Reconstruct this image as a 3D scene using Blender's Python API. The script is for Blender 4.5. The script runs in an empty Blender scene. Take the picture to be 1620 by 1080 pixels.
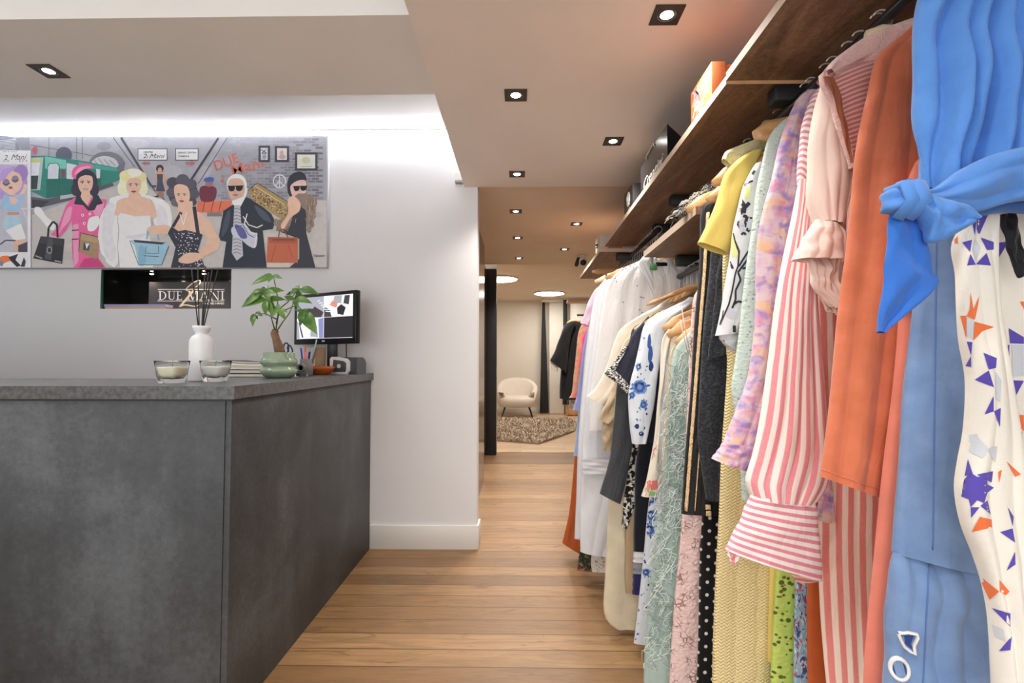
import bpy, bmesh, math, random
from math import sin, cos, pi, radians, sqrt
from mathutils import Vector, Matrix
from mathutils.bvhtree import BVHTree
random.seed(7)
scene = bpy.context.scene
COL = scene.collection
# ------------------------------------------------------------------ camera
F = 790.0
CAM = Vector((0.0, 0.0, 1.2))
PITCH = math.atan(28/F); YAW = math.atan(13/F)
ROT = Matrix.Rotation(YAW, 3, 'Z') @ Matrix.Rotation(pi/2 + PITCH, 3, 'X')
cd = bpy.data.cameras.new('camera'); cam = bpy.data.objects.new('camera', cd); COL.objects.link(cam)
cam.location = CAM; cam.rotation_euler = (pi/2 + PITCH, 0, YAW)
cd.sensor_width = 36; cd.lens = F/1620*36; cd.clip_start = 0.05; cd.clip_end = 60
scene.camera = cam

def ray(u, v):
    return ROT @ Vector(((u-810)/F, -(v-540)/F, -1))
def at(u, v, Y):
    d = ray(u, v); return CAM + d*(Y/d.y)
def onz(u, v, z):
    d = ray(u, v); return CAM + d*((z-CAM.z)/d.z)
def onx(u, v, x):
    d = ray(u, v); return CAM + d*(x/d.x)
def px(p):
    c = ROT.transposed() @ (Vector(p)-CAM)
    return (810 + F*c.x/-c.z, 540 - F*c.y/-c.z)

# ------------------------------------------------------------------ mesh builder
class MB:
    def __init__(s): s.v = []; s.f = []; s.m = []; s.uv = []; s.sm = []
    def face(s, idx, mat=0, uv=None, smooth=False):
        s.f.append(tuple(idx)); s.m.append(mat); s.uv.append(uv); s.sm.append(smooth)
    def add(s, vs): n = len(s.v); s.v.extend([Vector(p) for p in vs]); return n
    def box(s, x0, x1, y0, y1, z0, z1, mat=0, fm=None):
        n = s.add([(x, y, z) for z in (z0, z1) for y in (y0, y1) for x in (x0, x1)])
        fs = [(0,2,3,1), (4,5,7,6), (0,1,5,4), (2,6,7,3), (0,4,6,2), (1,3,7,5)]   # -z +z -y +y -x +x
        for k, q in enumerate(fs): s.face([n+i for i in q], (fm or {}).get(k, mat))
        return s
    def rbox(s, x0, x1, y0, y1, z0, z1, r=0.004, mat=0, seg=2, M=None):
        b = bmesh.new(); bmesh.ops.create_cube(b, size=1)
        for v in b.verts: v.co = Vector(((x0+x1)/2 + v.co.x*(x1-x0), (y0+y1)/2 + v.co.y*(y1-y0), (z0+z1)/2 + v.co.z*(z1-z0)))
        bmesh.ops.bevel(b, geom=b.edges[:], offset=r, segments=seg, affect='EDGES', profile=.5)
        s.bm(b, mat, M, True); return s
    def bm(s, b, mat=0, M=None, smooth=False):
        b.verts.index_update(); n = s.add([(M @ v.co) if M else v.co for v in b.verts])
        for f in b.faces: s.face([n+v.index for v in f.verts], mat, None, smooth)
        b.free()
    def tube(s, pts, r, mat=0, seg=8, cap=True, flat=1.0):
        pts = [Vector(p) for p in pts]; N = len(pts); base = len(s.v); up = Vector((0, 0, 1)); prev = None
        for i, p in enumerate(pts):
            t = (pts[min(i+1, N-1)] - pts[max(i-1, 0)]).normalized()
            if prev is None:
                a = t.cross(up)
                if a.length < 1e-3: a = t.cross(Vector((1, 0, 0)))
            else: a = prev - t*prev.dot(t)
            if a.length < 1e-6: a = t.orthogonal()
            a.normalize(); prev = a; b = t.cross(a)
            rr = r(i/(N-1)) if callable(r) else r
            s.add([p + a*rr*cos(2*pi*k/seg) + b*rr*flat*sin(2*pi*k/seg) for k in range(seg)])
        for i in range(N-1):
            for k in range(seg):
                k2 = (k+1) % seg
                s.face((base+i*seg+k, base+i*seg+k2, base+(i+1)*seg+k2, base+(i+1)*seg+k), mat, None, True)
        if cap:
            s.face([base+k for k in range(seg)][::-1], mat); s.face([base+(N-1)*seg+k for k in range(seg)], mat)
        return s
    def lathe(s, prof, c=(0, 0, 0), mat=0, seg=32, sx=1, sy=1, square=0):
        base = len(s.v)
        for (r, z) in prof:
            for k in range(seg):
                a = 2*pi*k/seg; q = 1
                if square:
                    q = (abs(cos(a))**square + abs(sin(a))**square)**(-1/square)
                s.v.append(Vector((c[0]+r*q*cos(a)*sx, c[1]+r*q*sin(a)*sy, c[2]+z)))
        for i in range(len(prof)-1):
            for k in range(seg):
                k2 = (k+1) % seg
                s.face((base+i*seg+k, base+i*seg+k2, base+(i+1)*seg+k2, base+(i+1)*seg+k), mat, None, True)
        if prof[0][0] > 1e-5: s.face([base+k for k in range(seg)][::-1], mat)
        if prof[-1][0] > 1e-5: s.face([base+(len(prof)-1)*seg+k for k in range(seg)], mat)
        return s
    def poly(s, pts, mat=0):
        n = s.add(pts); s.face(range(n, n+len(pts)), mat); return s
    def prism(s, pts, d, mat=0):
        """extrude a planar outline by vector d"""
        d = Vector(d); n = s.add(pts); k = len(pts); s.add([Vector(p)+d for p in pts])
        s.face(list(range(n, n+k)), mat); s.face(list(range(n+k, n+2*k))[::-1], mat)
        for i in range(k):
            j = (i+1) % k; s.face((n+j, n+i, n+k+i, n+k+j), mat)
        return s
    def xf(s, M, start=0):
        for i in range(start, len(s.v)): s.v[i] = M @ s.v[i]
        return s
    def obj(s, name, mats, parent=None, loc=None, recalc=True):
        if not isinstance(mats, (list, tuple)): mats = [mats]
        off = Vector(loc) if loc is not None else Vector((0, 0, 0))
        if parent is not None: off = worldloc(parent)
        me = bpy.data.meshes.new(name)
        me.from_pydata([v-off for v in s.v], [], s.f); 
        for m in mats: me.materials.append(m)
        me.polygons.foreach_set('material_index', s.m)
        me.polygons.foreach_set('use_smooth', s.sm)
        if any(u is not None for u in s.uv):
            l = me.uv_layers.new(name='UVMap'); k = 0
            for fi, f in enumerate(s.f):
                for j in range(len(f)):
                    if s.uv[fi] is not None: l.data[k].uv = s.uv[fi][j]
                    k += 1
        if recalc:
            b = bmesh.new(); b.from_mesh(me); bmesh.ops.recalc_face_normals(b, faces=b.faces[:]); b.to_mesh(me); b.free()
        me.update()
        o = bpy.data.objects.new(name, me); COL.objects.link(o)
        if parent is not None: o.parent = parent
        elif loc is not None: o.location = off
        return o
def worldloc(o):
    p = Vector(o.location)
    while o.parent: o = o.parent; p = p + Vector(o.location)
    return p
def tag(o, label=None, cat=None, group=None, kind=None):
    if label: o['label'] = label
    if cat: o['category'] = cat
    if group: o['group'] = group
    if kind: o['kind'] = kind
    return o
def thing(name, loc, label, cat, group=None):
    o = bpy.data.objects.new(name, None); COL.objects.link(o); o.location = loc; o.empty_display_size = .05
    return tag(o, label, cat, group)
def struct(o): o['kind'] = 'structure'; return o
def copy_tree(o, parent=None):
    c = o.copy(); COL.objects.link(c)
    if parent is not None: c.parent = parent
    for ch in list(o.children): copy_tree(ch, c)
    return c

# ------------------------------------------------------------------ materials
class NT:
    def __init__(s, name):
        s.mat = bpy.data.materials.new(name); s.mat.use_nodes = True; s.t = s.mat.node_tree; s.n = s.t.nodes
        s.b = s.n['Principled BSDF']
    def new(s, typ, **kw):
        x = s.n.new(typ)
        for k, v in kw.items(): setattr(x, k, v)
        return x
    def link(s, a, b): s.t.links.new(a, b)
    def set(s, k, v): s.b.inputs[k].default_value = v
    def coords(s, kind='Object', scale=(1, 1, 1), rot=(0, 0, 0), loc=(0, 0, 0)):
        tc = s.new('ShaderNodeTexCoord'); mp = s.new('ShaderNodeMapping')
        mp.inputs['Scale'].default_value = scale; mp.inputs['Rotation'].default_value = rot; mp.inputs['Location'].default_value = loc
        s.link(tc.outputs[kind], mp.inputs['Vector']); return mp.outputs['Vector']
    def noise(s, vec, scale, detail=3, rough=.5, dist=0):
        x = s.new('ShaderNodeTexNoise'); x.inputs['Scale'].default_value = scale; x.inputs['Detail'].default_value = detail
        x.inputs['Roughness'].default_value = rough; x.inputs['Distortion'].default_value = dist; s.link(vec, x.inputs['Vector']); return x
    def ramp(s, fac, stops, interp='LINEAR'):
        x = s.new('ShaderNodeValToRGB'); x.color_ramp.interpolation = interp; e = x.color_ramp.elements
        while len(e) < len(stops): e.new(.5)
        for k, (p, c) in enumerate(stops): e[k].position = p; e[k].color = c if len(c) == 4 else (*c, 1)
        s.link(fac, x.inputs['Fac']); return x.outputs['Color']
    def mix(s, fac, a, b, blend='MIX'):
        x = s.new('ShaderNodeMix', data_type='RGBA', blend_type=blend)
        for sock, val in ((x.inputs['Factor'], fac), (x.inputs['A'], a), (x.inputs['B'], b)):
            pass
        def put(sock, val):
            if hasattr(val, 'is_output'): s.link(val, sock)
            elif isinstance(val, (int, float)): sock.default_value = val
            else: sock.default_value = val if len(val) == 4 else (*val, 1)
        put(x.inputs[0], fac); put(x.inputs[6], a); put(x.inputs[7], b); return x.outputs[2]
    def math(s, op, a, b=None, c=None):
        x = s.new('ShaderNodeMath', operation=op)
        for i, val in enumerate((a, b, c)):
            if val is None: continue
            if hasattr(val, 'is_output'): s.link(val, x.inputs[i])
            else: x.inputs[i].default_value = val
        return x.outputs[0]
    def bump(s, h, strength=.3, dist=.01):
        x = s.new('ShaderNodeBump'); x.inputs['Strength'].default_value = strength; x.inputs['Distance'].default_value = dist
        s.link(h, x.inputs['Height']); s.link(x.outputs['Normal'], s.b.inputs['Normal'])
    def col(s, c):
        if hasattr(c, 'is_output'): s.link(c, s.b.inputs['Base Color'])
        else: s.b.inputs['Base Color'].default_value = c if len(c) == 4 else (*c, 1)
def S(r, g, b):
    """sRGB 0-255 to linear"""
    f = lambda c: (c/255/12.92) if c/255 <= .04045 else ((c/255+.055)/1.055)**2.4
    return (f(r), f(g), f(b))
def plain(name, c, rough=.5, metal=0, spec=.5, var=.06, vs=6, bump=0):
    n = NT(name); n.set('Roughness', rough); n.set('Metallic', metal); n.set('Specular IOR Level', spec)
    v = n.coords('Object'); t = n.noise(v, vs, 3)
    n.col(n.ramp(t.outputs['Fac'], [(.3, tuple(max(0, x*(1-var)) for x in c)), (.7, tuple(min(1, x*(1+var)) for x in c))]))
    if bump: n.bump(n.noise(v, vs*14, 2).outputs['Fac'], bump, .004)
    return n.mat
def emis(name, c, st):
    n = NT(name); n.col(c); n.b.inputs['Emission Color'].default_value = (*c, 1); n.set('Emission Strength', st); return n.mat
def glass(name, c=(1, 1, 1), rough=0.02, ior=1.45):
    n = NT(name); n.col(c); n.set('Transmission Weight', 1); n.set('Roughness', rough); n.set('IOR', ior); return n.mat
FAB = {}
def fab(name, c, rough=.85, weave=900, bump=.12, var=.08, wr=True, sheen=.2, c2=None, alpha=None):
    """plain woven cloth: weave and soft wrinkles in the cloth's own UV metres"""
    n = NT(name); n.set('Roughness', rough); n.set('Specular IOR Level', .25); n.set('Sheen Weight', sheen); n.set('Sheen Roughness', .5)
    v = n.coords('UV'); t = n.noise(v, 14, 4)
    n.col(n.ramp(t.outputs['Fac'], [(.3, tuple(x*(1-var) for x in c)), (.7, c2 or tuple(min(1, x*(1+var)) for x in c))]))
    w = n.noise(n.coords('UV', (1, .25, 1)), 22, 3, .6, .6)
    h = n.math('ADD', n.math('MULTIPLY', w.outputs['Fac'], 1.0), n.math('MULTIPLY', n.noise(v, weave, 1).outputs['Fac'], .10))
    n.bump(h, min(1, bump*2.6), .03)
    if alpha: n.set('Alpha', alpha)
    return n.mat
def patt(name, rough=.8, sheen=.15):
    n = NT(name); n.set('Roughness', rough); n.set('Specular IOR Level', .25); n.set('Sheen Weight', sheen); n.set('Sheen Roughness', .5); return n
def crease(n, bump=.3):
    w = n.noise(n.coords('UV', (1, .25, 1)), 22, 3, .6, .6); n.bump(w.outputs['Fac'], bump, .03)
def stripes(name, a, b, period, axis=0, duty=.5, wob=.0):
    n = patt(name); v = n.coords('UV'); sp = n.new('ShaderNodeSeparateXYZ'); n.link(v, sp.inputs[0])
    x = sp.outputs[axis]
    if wob: x = n.math('ADD', x, n.math('MULTIPLY', n.noise(v, 12, 2).outputs['Fac'], wob))
    fr = n.math('FRACT', n.math('DIVIDE', x, period))
    tri = n.math('ABSOLUTE', n.math('SUBTRACT', fr, .5))
    k = n.ramp(tri, [(duty/2-.03, (0, 0, 0)), (duty/2+.03, (1, 1, 1))])
    c = n.mix(k, a, b); t = n.noise(v, 200, 2).outputs['Fac']
    n.col(n.mix(n.math('MULTIPLY', t, .25), c, b)); crease(n, .25); return n.mat
def dots(name, bg, fg, px_, py_, r):
    n = patt(name); v = n.coords('UV'); sp = n.new('ShaderNodeSeparateXYZ'); n.link(v, sp.inputs[0])
    yy = n.math('DIVIDE', sp.outputs[1], py_); row = n.math('FLOOR', yy)
    xx = n.math('ADD', n.math('DIVIDE', sp.outputs[0], px_), n.math('MULTIPLY', row, .5))
    fx = n.math('MULTIPLY', n.math('SUBTRACT', n.math('FRACT', xx), .5), px_); fy = n.math('MULTIPLY', n.math('SUBTRACT', n.math('FRACT', yy), .5), py_)
    d = n.math('MULTIPLY', n.math('SQRT', n.math('ADD', n.math('MULTIPLY', fx, fx), n.math('MULTIPLY', fy, fy))), 50)
    n.col(n.ramp(d, [(r*50-.03, fg), (r*50+.03, bg)])); crease(n); return n.mat
def splash(name, bg, cols, scale=30, thr=.45, dist=.8, rough=.8, stretch=(1, 1, 1), seed=0, soft=.03, kind='UV'):
    """printed blotches: several colours cut from drifting noise"""
    n = patt(name, rough); c = bg
    if not hasattr(bg, 'is_output'): c = (*bg, 1)
    for k, fg in enumerate(cols):
        v = n.coords(kind, stretch, loc=(k*3.7+seed, k*1.9+seed, k*2.3))
        t = n.noise(v, scale*(1+.15*k), 2.5, .55, dist)
        m = n.ramp(t.outputs['Fac'], [(1-thr-soft, (0, 0, 0)), (1-thr+soft, (1, 1, 1))])
        c = n.mix(m, c, fg)
    n.col(c); crease(n); return n.mat
def lace(name, c, hole, scale=60, r=.25, bump=.4, kind='eyelet', var=.5):
    """worked lace: 'eyelet' has small openings of uneven size, 'net' has broken dark outlines between petals"""
    n = patt(name); v = n.coords('UV'); t = n.noise(v, scale*.3, 3)
    if kind == 'eyelet':
        vo = n.new('ShaderNodeTexVoronoi', feature='F1'); vo.inputs['Scale'].default_value = scale; n.link(v, vo.inputs['Vector'])
        d = n.math('SUBTRACT', vo.outputs['Distance'], n.math('MULTIPLY', n.math('SUBTRACT', t.outputs['Fac'], .5), var*2))
        m = n.ramp(d, [(r-.03, (1, 1, 1)), (r+.03, (0, 0, 0))])
    else:
        vo = n.new('ShaderNodeTexVoronoi', feature='DISTANCE_TO_EDGE'); vo.inputs['Scale'].default_value = scale; n.link(v, vo.inputs['Vector'])
        d = n.math('ADD', vo.outputs['Distance'], n.math('MULTIPLY', n.math('SUBTRACT', .58, t.outputs['Fac']), var*2))
        m = n.ramp(d, [(max(0, r-.03), (1, 1, 1)), (r+.03, (0, 0, 0))])
    v2 = n.new('ShaderNodeTexVoronoi', feature='SMOOTH_F1'); v2.inputs['Scale'].default_value = scale*1.7; n.link(v, v2.inputs['Vector'])
    cc = n.mix(n.math('MULTIPLY', v2.outputs['Distance'], .35), c, tuple(x*.72 for x in c))
    n.col(n.mix(m, cc, hole)); n.bump(n.math('ADD', n.math('SUBTRACT', 1.0, m), v2.outputs['Distance']), bump, .004); return n.mat
# ------------------------------------------------------------------ text
def text_faces(body, size=1.0, shear=0.0, bold=0.0, spacing=1.0):
    cu = bpy.data.curves.new('txt', 'FONT'); cu.body = body; cu.size = size; cu.shear = shear; cu.offset = bold; cu.space_character = spacing
    cu.resolution_u = 3
    o = bpy.data.objects.new('txt', cu); COL.objects.link(o)
    dg = bpy.context.evaluated_depsgraph_get(); me = o.evaluated_get(dg).to_mesh()
    vs = [Vector(v.co) for v in me.vertices]; fs = [tuple(p.vertices) for p in me.polygons]
    o.evaluated_get(dg).to_mesh_clear(); bpy.data.objects.remove(o); bpy.data.curves.remove(cu)
    return vs, fs
def put_text(mb, body, origin, ex, ey, width=None, height=None, mat=0, shear=0, bold=0):
    """lay flat lettering with its lower left at origin, along ex / ey; width or height fixes the size"""
    vs, fs = text_faces(body, 1, shear, bold)
    if not vs: return
    x0 = min(v.x for v in vs); x1 = max(v.x for v in vs); y0 = min(v.y for v in vs); y1 = max(v.y for v in vs)
    sx = width/(x1-x0) if width else height/(y1-y0); sy = height/(y1-y0) if height else sx
    ex = Vector(ex); ey = Vector(ey); o = Vector(origin)
    n = mb.add([o + ex*(v.x-x0)*sx + ey*(v.y-y0)*sy for v in vs])
    for f in fs: mb.face([n+i for i in f], mat)

# ------------------------------------------------------------------ the setting
ZC = 2.315      # corridor soffit
ZU = 2.69       # ceiling over the counter
YW = 3.2        # wall with the painting
wallm = plain('white wall paint', S(226, 225, 226), .6, var=.015, vs=2, bump=.03)
ceilm = plain('ceiling paint', S(242, 234, 226), .75, var=.02, vs=3, bump=.06)
ceilm2 = plain('warm ceiling paint', S(236, 218, 198), .75, var=.03, vs=3, bump=.08)
panelm = plain('lowered panel paint', S(236, 234, 230), .75, var=.02, vs=3, bump=.05)
creamm = plain('cream wall paint', S(228, 220, 208), .65, var=.02, vs=2, bump=.03)
def wood_floor(name, cols, rowh, roww, dark, rough=.42):
    n = NT(name); n.set('Roughness', rough); v = n.coords('Object', loc=(9, 4.03, 0))
    b = n.new('ShaderNodeTexBrick'); b.offset = .37; b.inputs['Scale'].default_value = 1; b.inputs['Mortar Size'].default_value = .0026
    b.inputs['Brick Width'].default_value = roww; b.inputs['Row Height'].default_value = rowh; b.inputs['Bias'].default_value = 0
    b.inputs['Color1'].default_value = (0, 0, 0, 1); b.inputs['Color2'].default_value = (1, 1, 1, 1); b.inputs['Mortar'].default_value = (.5, .5, .5, 1)
    n.link(v, b.inputs['Vector'])
    base = n.ramp(b.outputs['Color'], [(0, cols[0]), (.5, cols[1]), (1, cols[2])])
    # each plank shifts the grain so that it never runs on across a joint
    sh = n.new('ShaderNodeVectorMath', operation='ADD'); n.link(v, sh.inputs[0]); n.link(b.outputs['Color'], sh.inputs[1])
    mp = n.new('ShaderNodeMapping'); mp.inputs['Scale'].default_value = (1.3, 13, 1); n.link(sh.outputs[0], mp.inputs['Vector'])
    g = n.noise(mp.outputs[0], 2.2, 6, .65, .9)
    c = n.mix(n.ramp(g.outputs['Fac'], [(.36, (1, 1, 1)), (.62, (0, 0, 0))]), base, n.mix(.55, base, dark))
    mp2 = n.new('ShaderNodeMapping'); mp2.inputs['Scale'].default_value = (2.2, 9, 1); n.link(sh.outputs[0], mp2.inputs['Vector'])
    k = n.noise(mp2.outputs[0], 1.5, 4, .6, 1.5)
    c = n.mix(n.ramp(k.outputs['Fac'], [(.58, (0, 0, 0)), (.68, (.7, .7, .7))]), c, dark)
    fine = n.noise(mp.outputs[0], 14, 3)
    c = n.mix(n.math('MULTIPLY', fine.outputs['Fac'], .35), c, tuple(min(1, x*1.25) for x in cols[2]))
    c = n.mix(n.math('MULTIPLY', b.outputs['Fac'], .85), c, dark)
    n.col(c)
    n.bump(n.math('ADD', n.math('MULTIPLY', g.outputs['Fac'], .3), n.math('MULTIPLY', b.outputs['Fac'], -1.0)), .25, .002)
    return n.mat
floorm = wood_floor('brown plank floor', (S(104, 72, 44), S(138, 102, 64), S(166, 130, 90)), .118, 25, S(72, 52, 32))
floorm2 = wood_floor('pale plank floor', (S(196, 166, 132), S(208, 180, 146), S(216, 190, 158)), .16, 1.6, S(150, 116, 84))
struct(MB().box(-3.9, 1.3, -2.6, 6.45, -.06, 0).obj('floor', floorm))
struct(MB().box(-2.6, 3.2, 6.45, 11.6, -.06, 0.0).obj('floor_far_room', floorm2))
struct(MB().box(-2.6, 3.2, 6.445, 6.465, 0.0, 0.004).obj('trim_1', plain('threshold strip', S(120, 92, 66), .5)))
struct(MB().box(-.36, 1.3, -2.6, YW, ZC, 2.75).obj('ceiling_soffit', ceilm))
struct(MB().box(-.274, 1.3, YW+.0005, 6.0, 2.345, 2.75).box(-.6, -.2745, YW+.121, 6.0, 2.345, 2.75).obj('ceiling_corridor', ceilm2))
struct(MB().box(-2.6, 3.2, 6.0, 11.6, 2.52, 2.75).obj('ceiling_far_room', ceilm2))
struct(MB().box(-3.9, -.36, -2.6, YW+.12, ZU, 2.75).obj('ceiling', plain('upper ceiling paint', S(232, 231, 230), .7, var=.01)))
struct(MB().box(-3.9, -.362, 1.645, 2.155, 2.365, 2.44).obj('ceiling_panel', panelm))
# wall with niche opening
a0 = at(160, 426, YW); a1 = at(365, 488, YW)
NX0, NX1, NZ1, NZ0 = a0.x, a1.x, a0.z, a1.z
w = MB()
w.box(-3.9, NX0, YW, YW+.12, 0, ZU); w.box(NX1, -.36, YW, YW+.12, 0, ZU); w.box(-.36, -.275, YW, YW+.12, 0, ZC)
w.box(NX0, NX1, YW, YW+.12, 0, NZ0); w.box(NX0, NX1, YW, YW+.12, NZ1, ZU)
struct(w.obj('wall_back', wallm))
struct(MB().box(-3.96, -3.9, -2.6, YW+.12, 0, 2.75).obj('wall_left_bounce', wallm))  # unseen wall outside the frame, put in to bounce light
struct(MB().box(1.3, 1.36, -2.6, 6.45, 0, 2.75).obj('wall_right', plain('right wall paint', S(205, 192, 176), .7, var=.03)))
struct(MB().box(-2.6, 3.2, 11.25, 11.35, 0, 2.75).obj('wall_far', creamm))
struct(MB().box(3.2, 3.26, 6.45, 11.35, 0, 2.75).obj('wall_far_right', creamm))
struct(MB().box(-2.66, -2.6, 6.45, 11.35, 0, 2.75).obj('wall_far_left', creamm))
struct(MB().box(1.3, 3.2, 6.39, 6.45, 0, 2.75).obj('wall_far_front', creamm))
bbm = plain('skirting paint', S(222, 219, 214), .4, var=.01)
def skirt(x0, x1, y0, y1, h=.15):
    return MB().rbox(x0, x1, y0, y1, 0, h, .002)
b = skirt(-.955, -.262, YW-.013, YW-.0005); b.rbox(-.2745, -.262, YW-.012, YW+.13, 0, .15, .002)
struct(b.obj('baseboard_back', bbm))
struct(skirt(-2.59, 3.19, 11.235, 11.249, .1).obj('baseboard_far', bbm))
# dark glossy sliding panels along the corridor, black jamb
dn = NT('dark lacquered panel'); dn.set('Roughness', .16); dv = dn.coords('Object', (3, 3, .6))
dn.col(dn.ramp(dn.noise(dv, 3, 4).outputs['Fac'], [(.3, S(52, 40, 32)), (.7, S(84, 66, 52))])); darkp = dn.mat
black = plain('matt black', S(24, 24, 26), .5, var=.1)
blackg = plain('black plastic', S(18, 18, 20), .3, var=.05)
struct(MB().box(-.42, -.36, YW+.121, 5.0, 0.005, 2.34).obj('door_1', darkp))
struct(MB().box(-.50, -.425, 5.0, 6.22, 0.005, 2.34).obj('door_2', darkp))
j = at(768, 718, 6.3)
jb = MB().rbox(-.445, at(785, 600, 6.28).x, 6.28, 6.42, 0, 2.344, .004)
struct(jb.obj('trim_2', black))
struct(MB().box(-2.6, -.30, 6.42, 6.447, 0, 2.75).obj('wall_partition', creamm))
struct(MB().box(-.45, -.425, 6.22, 6.28, 0, 2.34).obj('trim_3', black))
mt = MB(); mt.rbox(-.3, -.292, 6.27, 6.285, .98, 1.1, .002); struct(mt.obj('door_handle', plain('steel', S(190, 190, 190), .3, 1)))

# ------------------------------------------------------------------ downlights
frame_m = plain('dark bronze frame', S(52, 44, 40), .45, var=.08)
lampm = emis('lamp lens', (1.0, .96, .90), 14)
lampm2 = None
reflm = plain('lamp reflector', S(150, 145, 138), .25, .6)
def lamp_spot(x, y, z, power, ang=125, col=(1, .93, .85)):
    ld = bpy.data.lights.new('lamp_beam', 'SPOT'); ld.energy = power; ld.spot_size = radians(ang); ld.spot_blend = .9
    ld.shadow_soft_size = .04; ld.color = col
    o = bpy.data.objects.new('lamp_beam', ld); COL.objects.link(o); o.location = (x, y, z); return o
def downlight(x, y, z, label, power, group='square recessed downlights'):
    t = thing('recessed_downlight', (x, y, z), label, 'downlight', group)
    h = .047; r = .030
    m = MB(); s = 24
    inner = [(r*cos(2*pi*k/s), r*sin(2*pi*k/s)) for k in range(s)]
    def sq(k):
        a = 2*pi*k/s; q = max(abs(cos(a)), abs(sin(a))); return (h*cos(a)/q, h*sin(a)/q)
    for zz in (-.004,):
        n = m.add([(x+p[0], y+p[1], z+zz) for p in inner]); n2 = m.add([(x+sq(k)[0], y+sq(k)[1], z+zz) for k in range(s)])
        n3 = m.add([(x+sq(k)[0], y+sq(k)[1], z-.0003) for k in range(s)])
        n4 = m.add([(x+p[0]*.9, y+p[1]*.9, z-.0008) for p in inner])
        for k in range(s):
            k2 = (k+1) % s
            m.face((n+k, n+k2, n2+k2, n2+k)); m.face((n2+k, n2+k2, n3+k2, n3+k)); m.face((n+k, n+k2, n4+k2, n4+k))
    m.obj('lamp_frame', frame_m, t)
    l = MB(); l.lathe([(.021, -.0022), (.017, -.0042), (.008, -.0056), (0, -.006)], (x, y, z), seg=20); l.obj('lamp_lens', lampm, t)
    g = MB(); g.lathe([(.0272, -.0012), (.021, -.0022)], (x, y, z), seg=24); g.obj('reflector_ring', reflm, t)
    sp = lamp_spot(x, y, z-.03, power); return t
DL = 16
ordn = ['nearest', 'second', 'third', 'fourth', 'farthest']
for k, (u, v) in enumerate([(816, 150), (818, 275)]):
    p = onz(u, v, ZC); downlight(p.x, p.y, ZC, ['square recessed downlight alone mid soffit, high above the passage', 'square recessed downlight just in front of the soffit step at the wall end'][k], DL)
for k, (u, v) in enumerate([(816, 334), (819, 376), (821, 408)]):
    p = onz(u, v, 2.345); downlight(p.x, p.y, 2.345, ['square downlight just past the soffit step, first of the three down the corridor ceiling',
        'square downlight in the middle of the three down the corridor ceiling', 'smallest square downlight, deepest of the three down the corridor ceiling'][k], DL*2.0)
for k, (u, v) in enumerate([(1055, 23), (970, 223)]):
    p = onz(u, v, ZC); downlight(p.x, p.y, ZC, ['large glaring square downlight in the soffit nearest the top edge, by the shelf', 'square downlight beside the black box on the upper shelf'][k], DL)
for k, (u, v) in enumerate([(912, 354), (893, 394)]):
    p = onz(u, v, 2.345); downlight(p.x, p.y, 2.345, ['square downlight with a warm pool of light, level with the flower-decorated box', 'small square downlight just above the dome camera'][k], DL*2.0)
p = onz(77, 112, 2.365); downlight(p.x, p.y, 2.365, 'single square downlight in the lowered grey ceiling panel over the counter', DL*.7)
# unseen extra lamps, added out of frame to brighten floor and ceilings
for x_, y_ in ((-.01, 1.2), (-.01, .3), (-.01, -.6), (-.01, -1.5), (-1.9, .9), (-2.6, -.6), (-1.4, -.6)):
    lamp_spot(x_, y_, ZC-.03, DL)
# round led panels in the far room
ledm = emis('led panel diffuser', (1, .96, .9), 9)
for k, (u, v) in enumerate([(790, 440), (869, 463)]):
    p = onz(u, v, 2.52)
    t = thing('round_ceiling_light', (p.x, p.y, 2.52), ['round flat ceiling light partly behind the black door jamb', 'round flat ceiling light in full view above the fitting area'][k], 'ceiling light', 'round lights of the far room')
    m = MB(); m.lathe([(.29, -.0005), (.31, -.004), (.31, -.018), (.296, -.022)], (p.x, p.y, 2.52), seg=40); m.obj('light_rim', bbm, t)
    m = MB(); m.lathe([(.292, -.0225), (.27, -.03), (0, -.034)], (p.x, p.y, 2.52), seg=40); m.obj('light_diffuser', ledm, t)
    ld = bpy.data.lights.new('round_lamp', 'AREA'); ld.shape = 'DISK'; ld.size = .58; ld.energy = 60; ld.color = (1, .93, .84)
    o = bpy.data.objects.new('round_lamp', ld); COL.objects.link(o); o.location = (p.x, p.y, 2.49)
# led strip in the cove above the painting
t = thing('led_strip_light', (-2.1, YW-.02, ZU), 'long bright white light strip along the top of the wall above the painting', 'light strip')
MB().box(-3.89, -.37, YW-.03, YW-.001, ZU-.012, ZU-.0005).obj('strip_profile', bbm, t)
MB().box(-3.89, -.37, YW-.027, YW-.006, ZU-.022, ZU-.0125).obj('strip_diffuser', emis('strip diffuser', (.88, .93, 1), 42), t)
# daylight of the shop front behind the camera
wd = bpy.data.worlds.new('daylight'); scene.world = wd; wd.use_nodes = True
wd.node_tree.nodes['Background'].inputs[0].default_value = (.95, .98, 1.0, 1); wd.node_tree.nodes['Background'].inputs[1].default_value = 1.35
scene.view_settings.view_transform = 'Standard'; scene.view_settings.look = 'None'; scene.view_settings.gamma = 1; scene.view_settings.use_curve_mapping = False
scene.view_settings.exposure = 1.12
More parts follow.
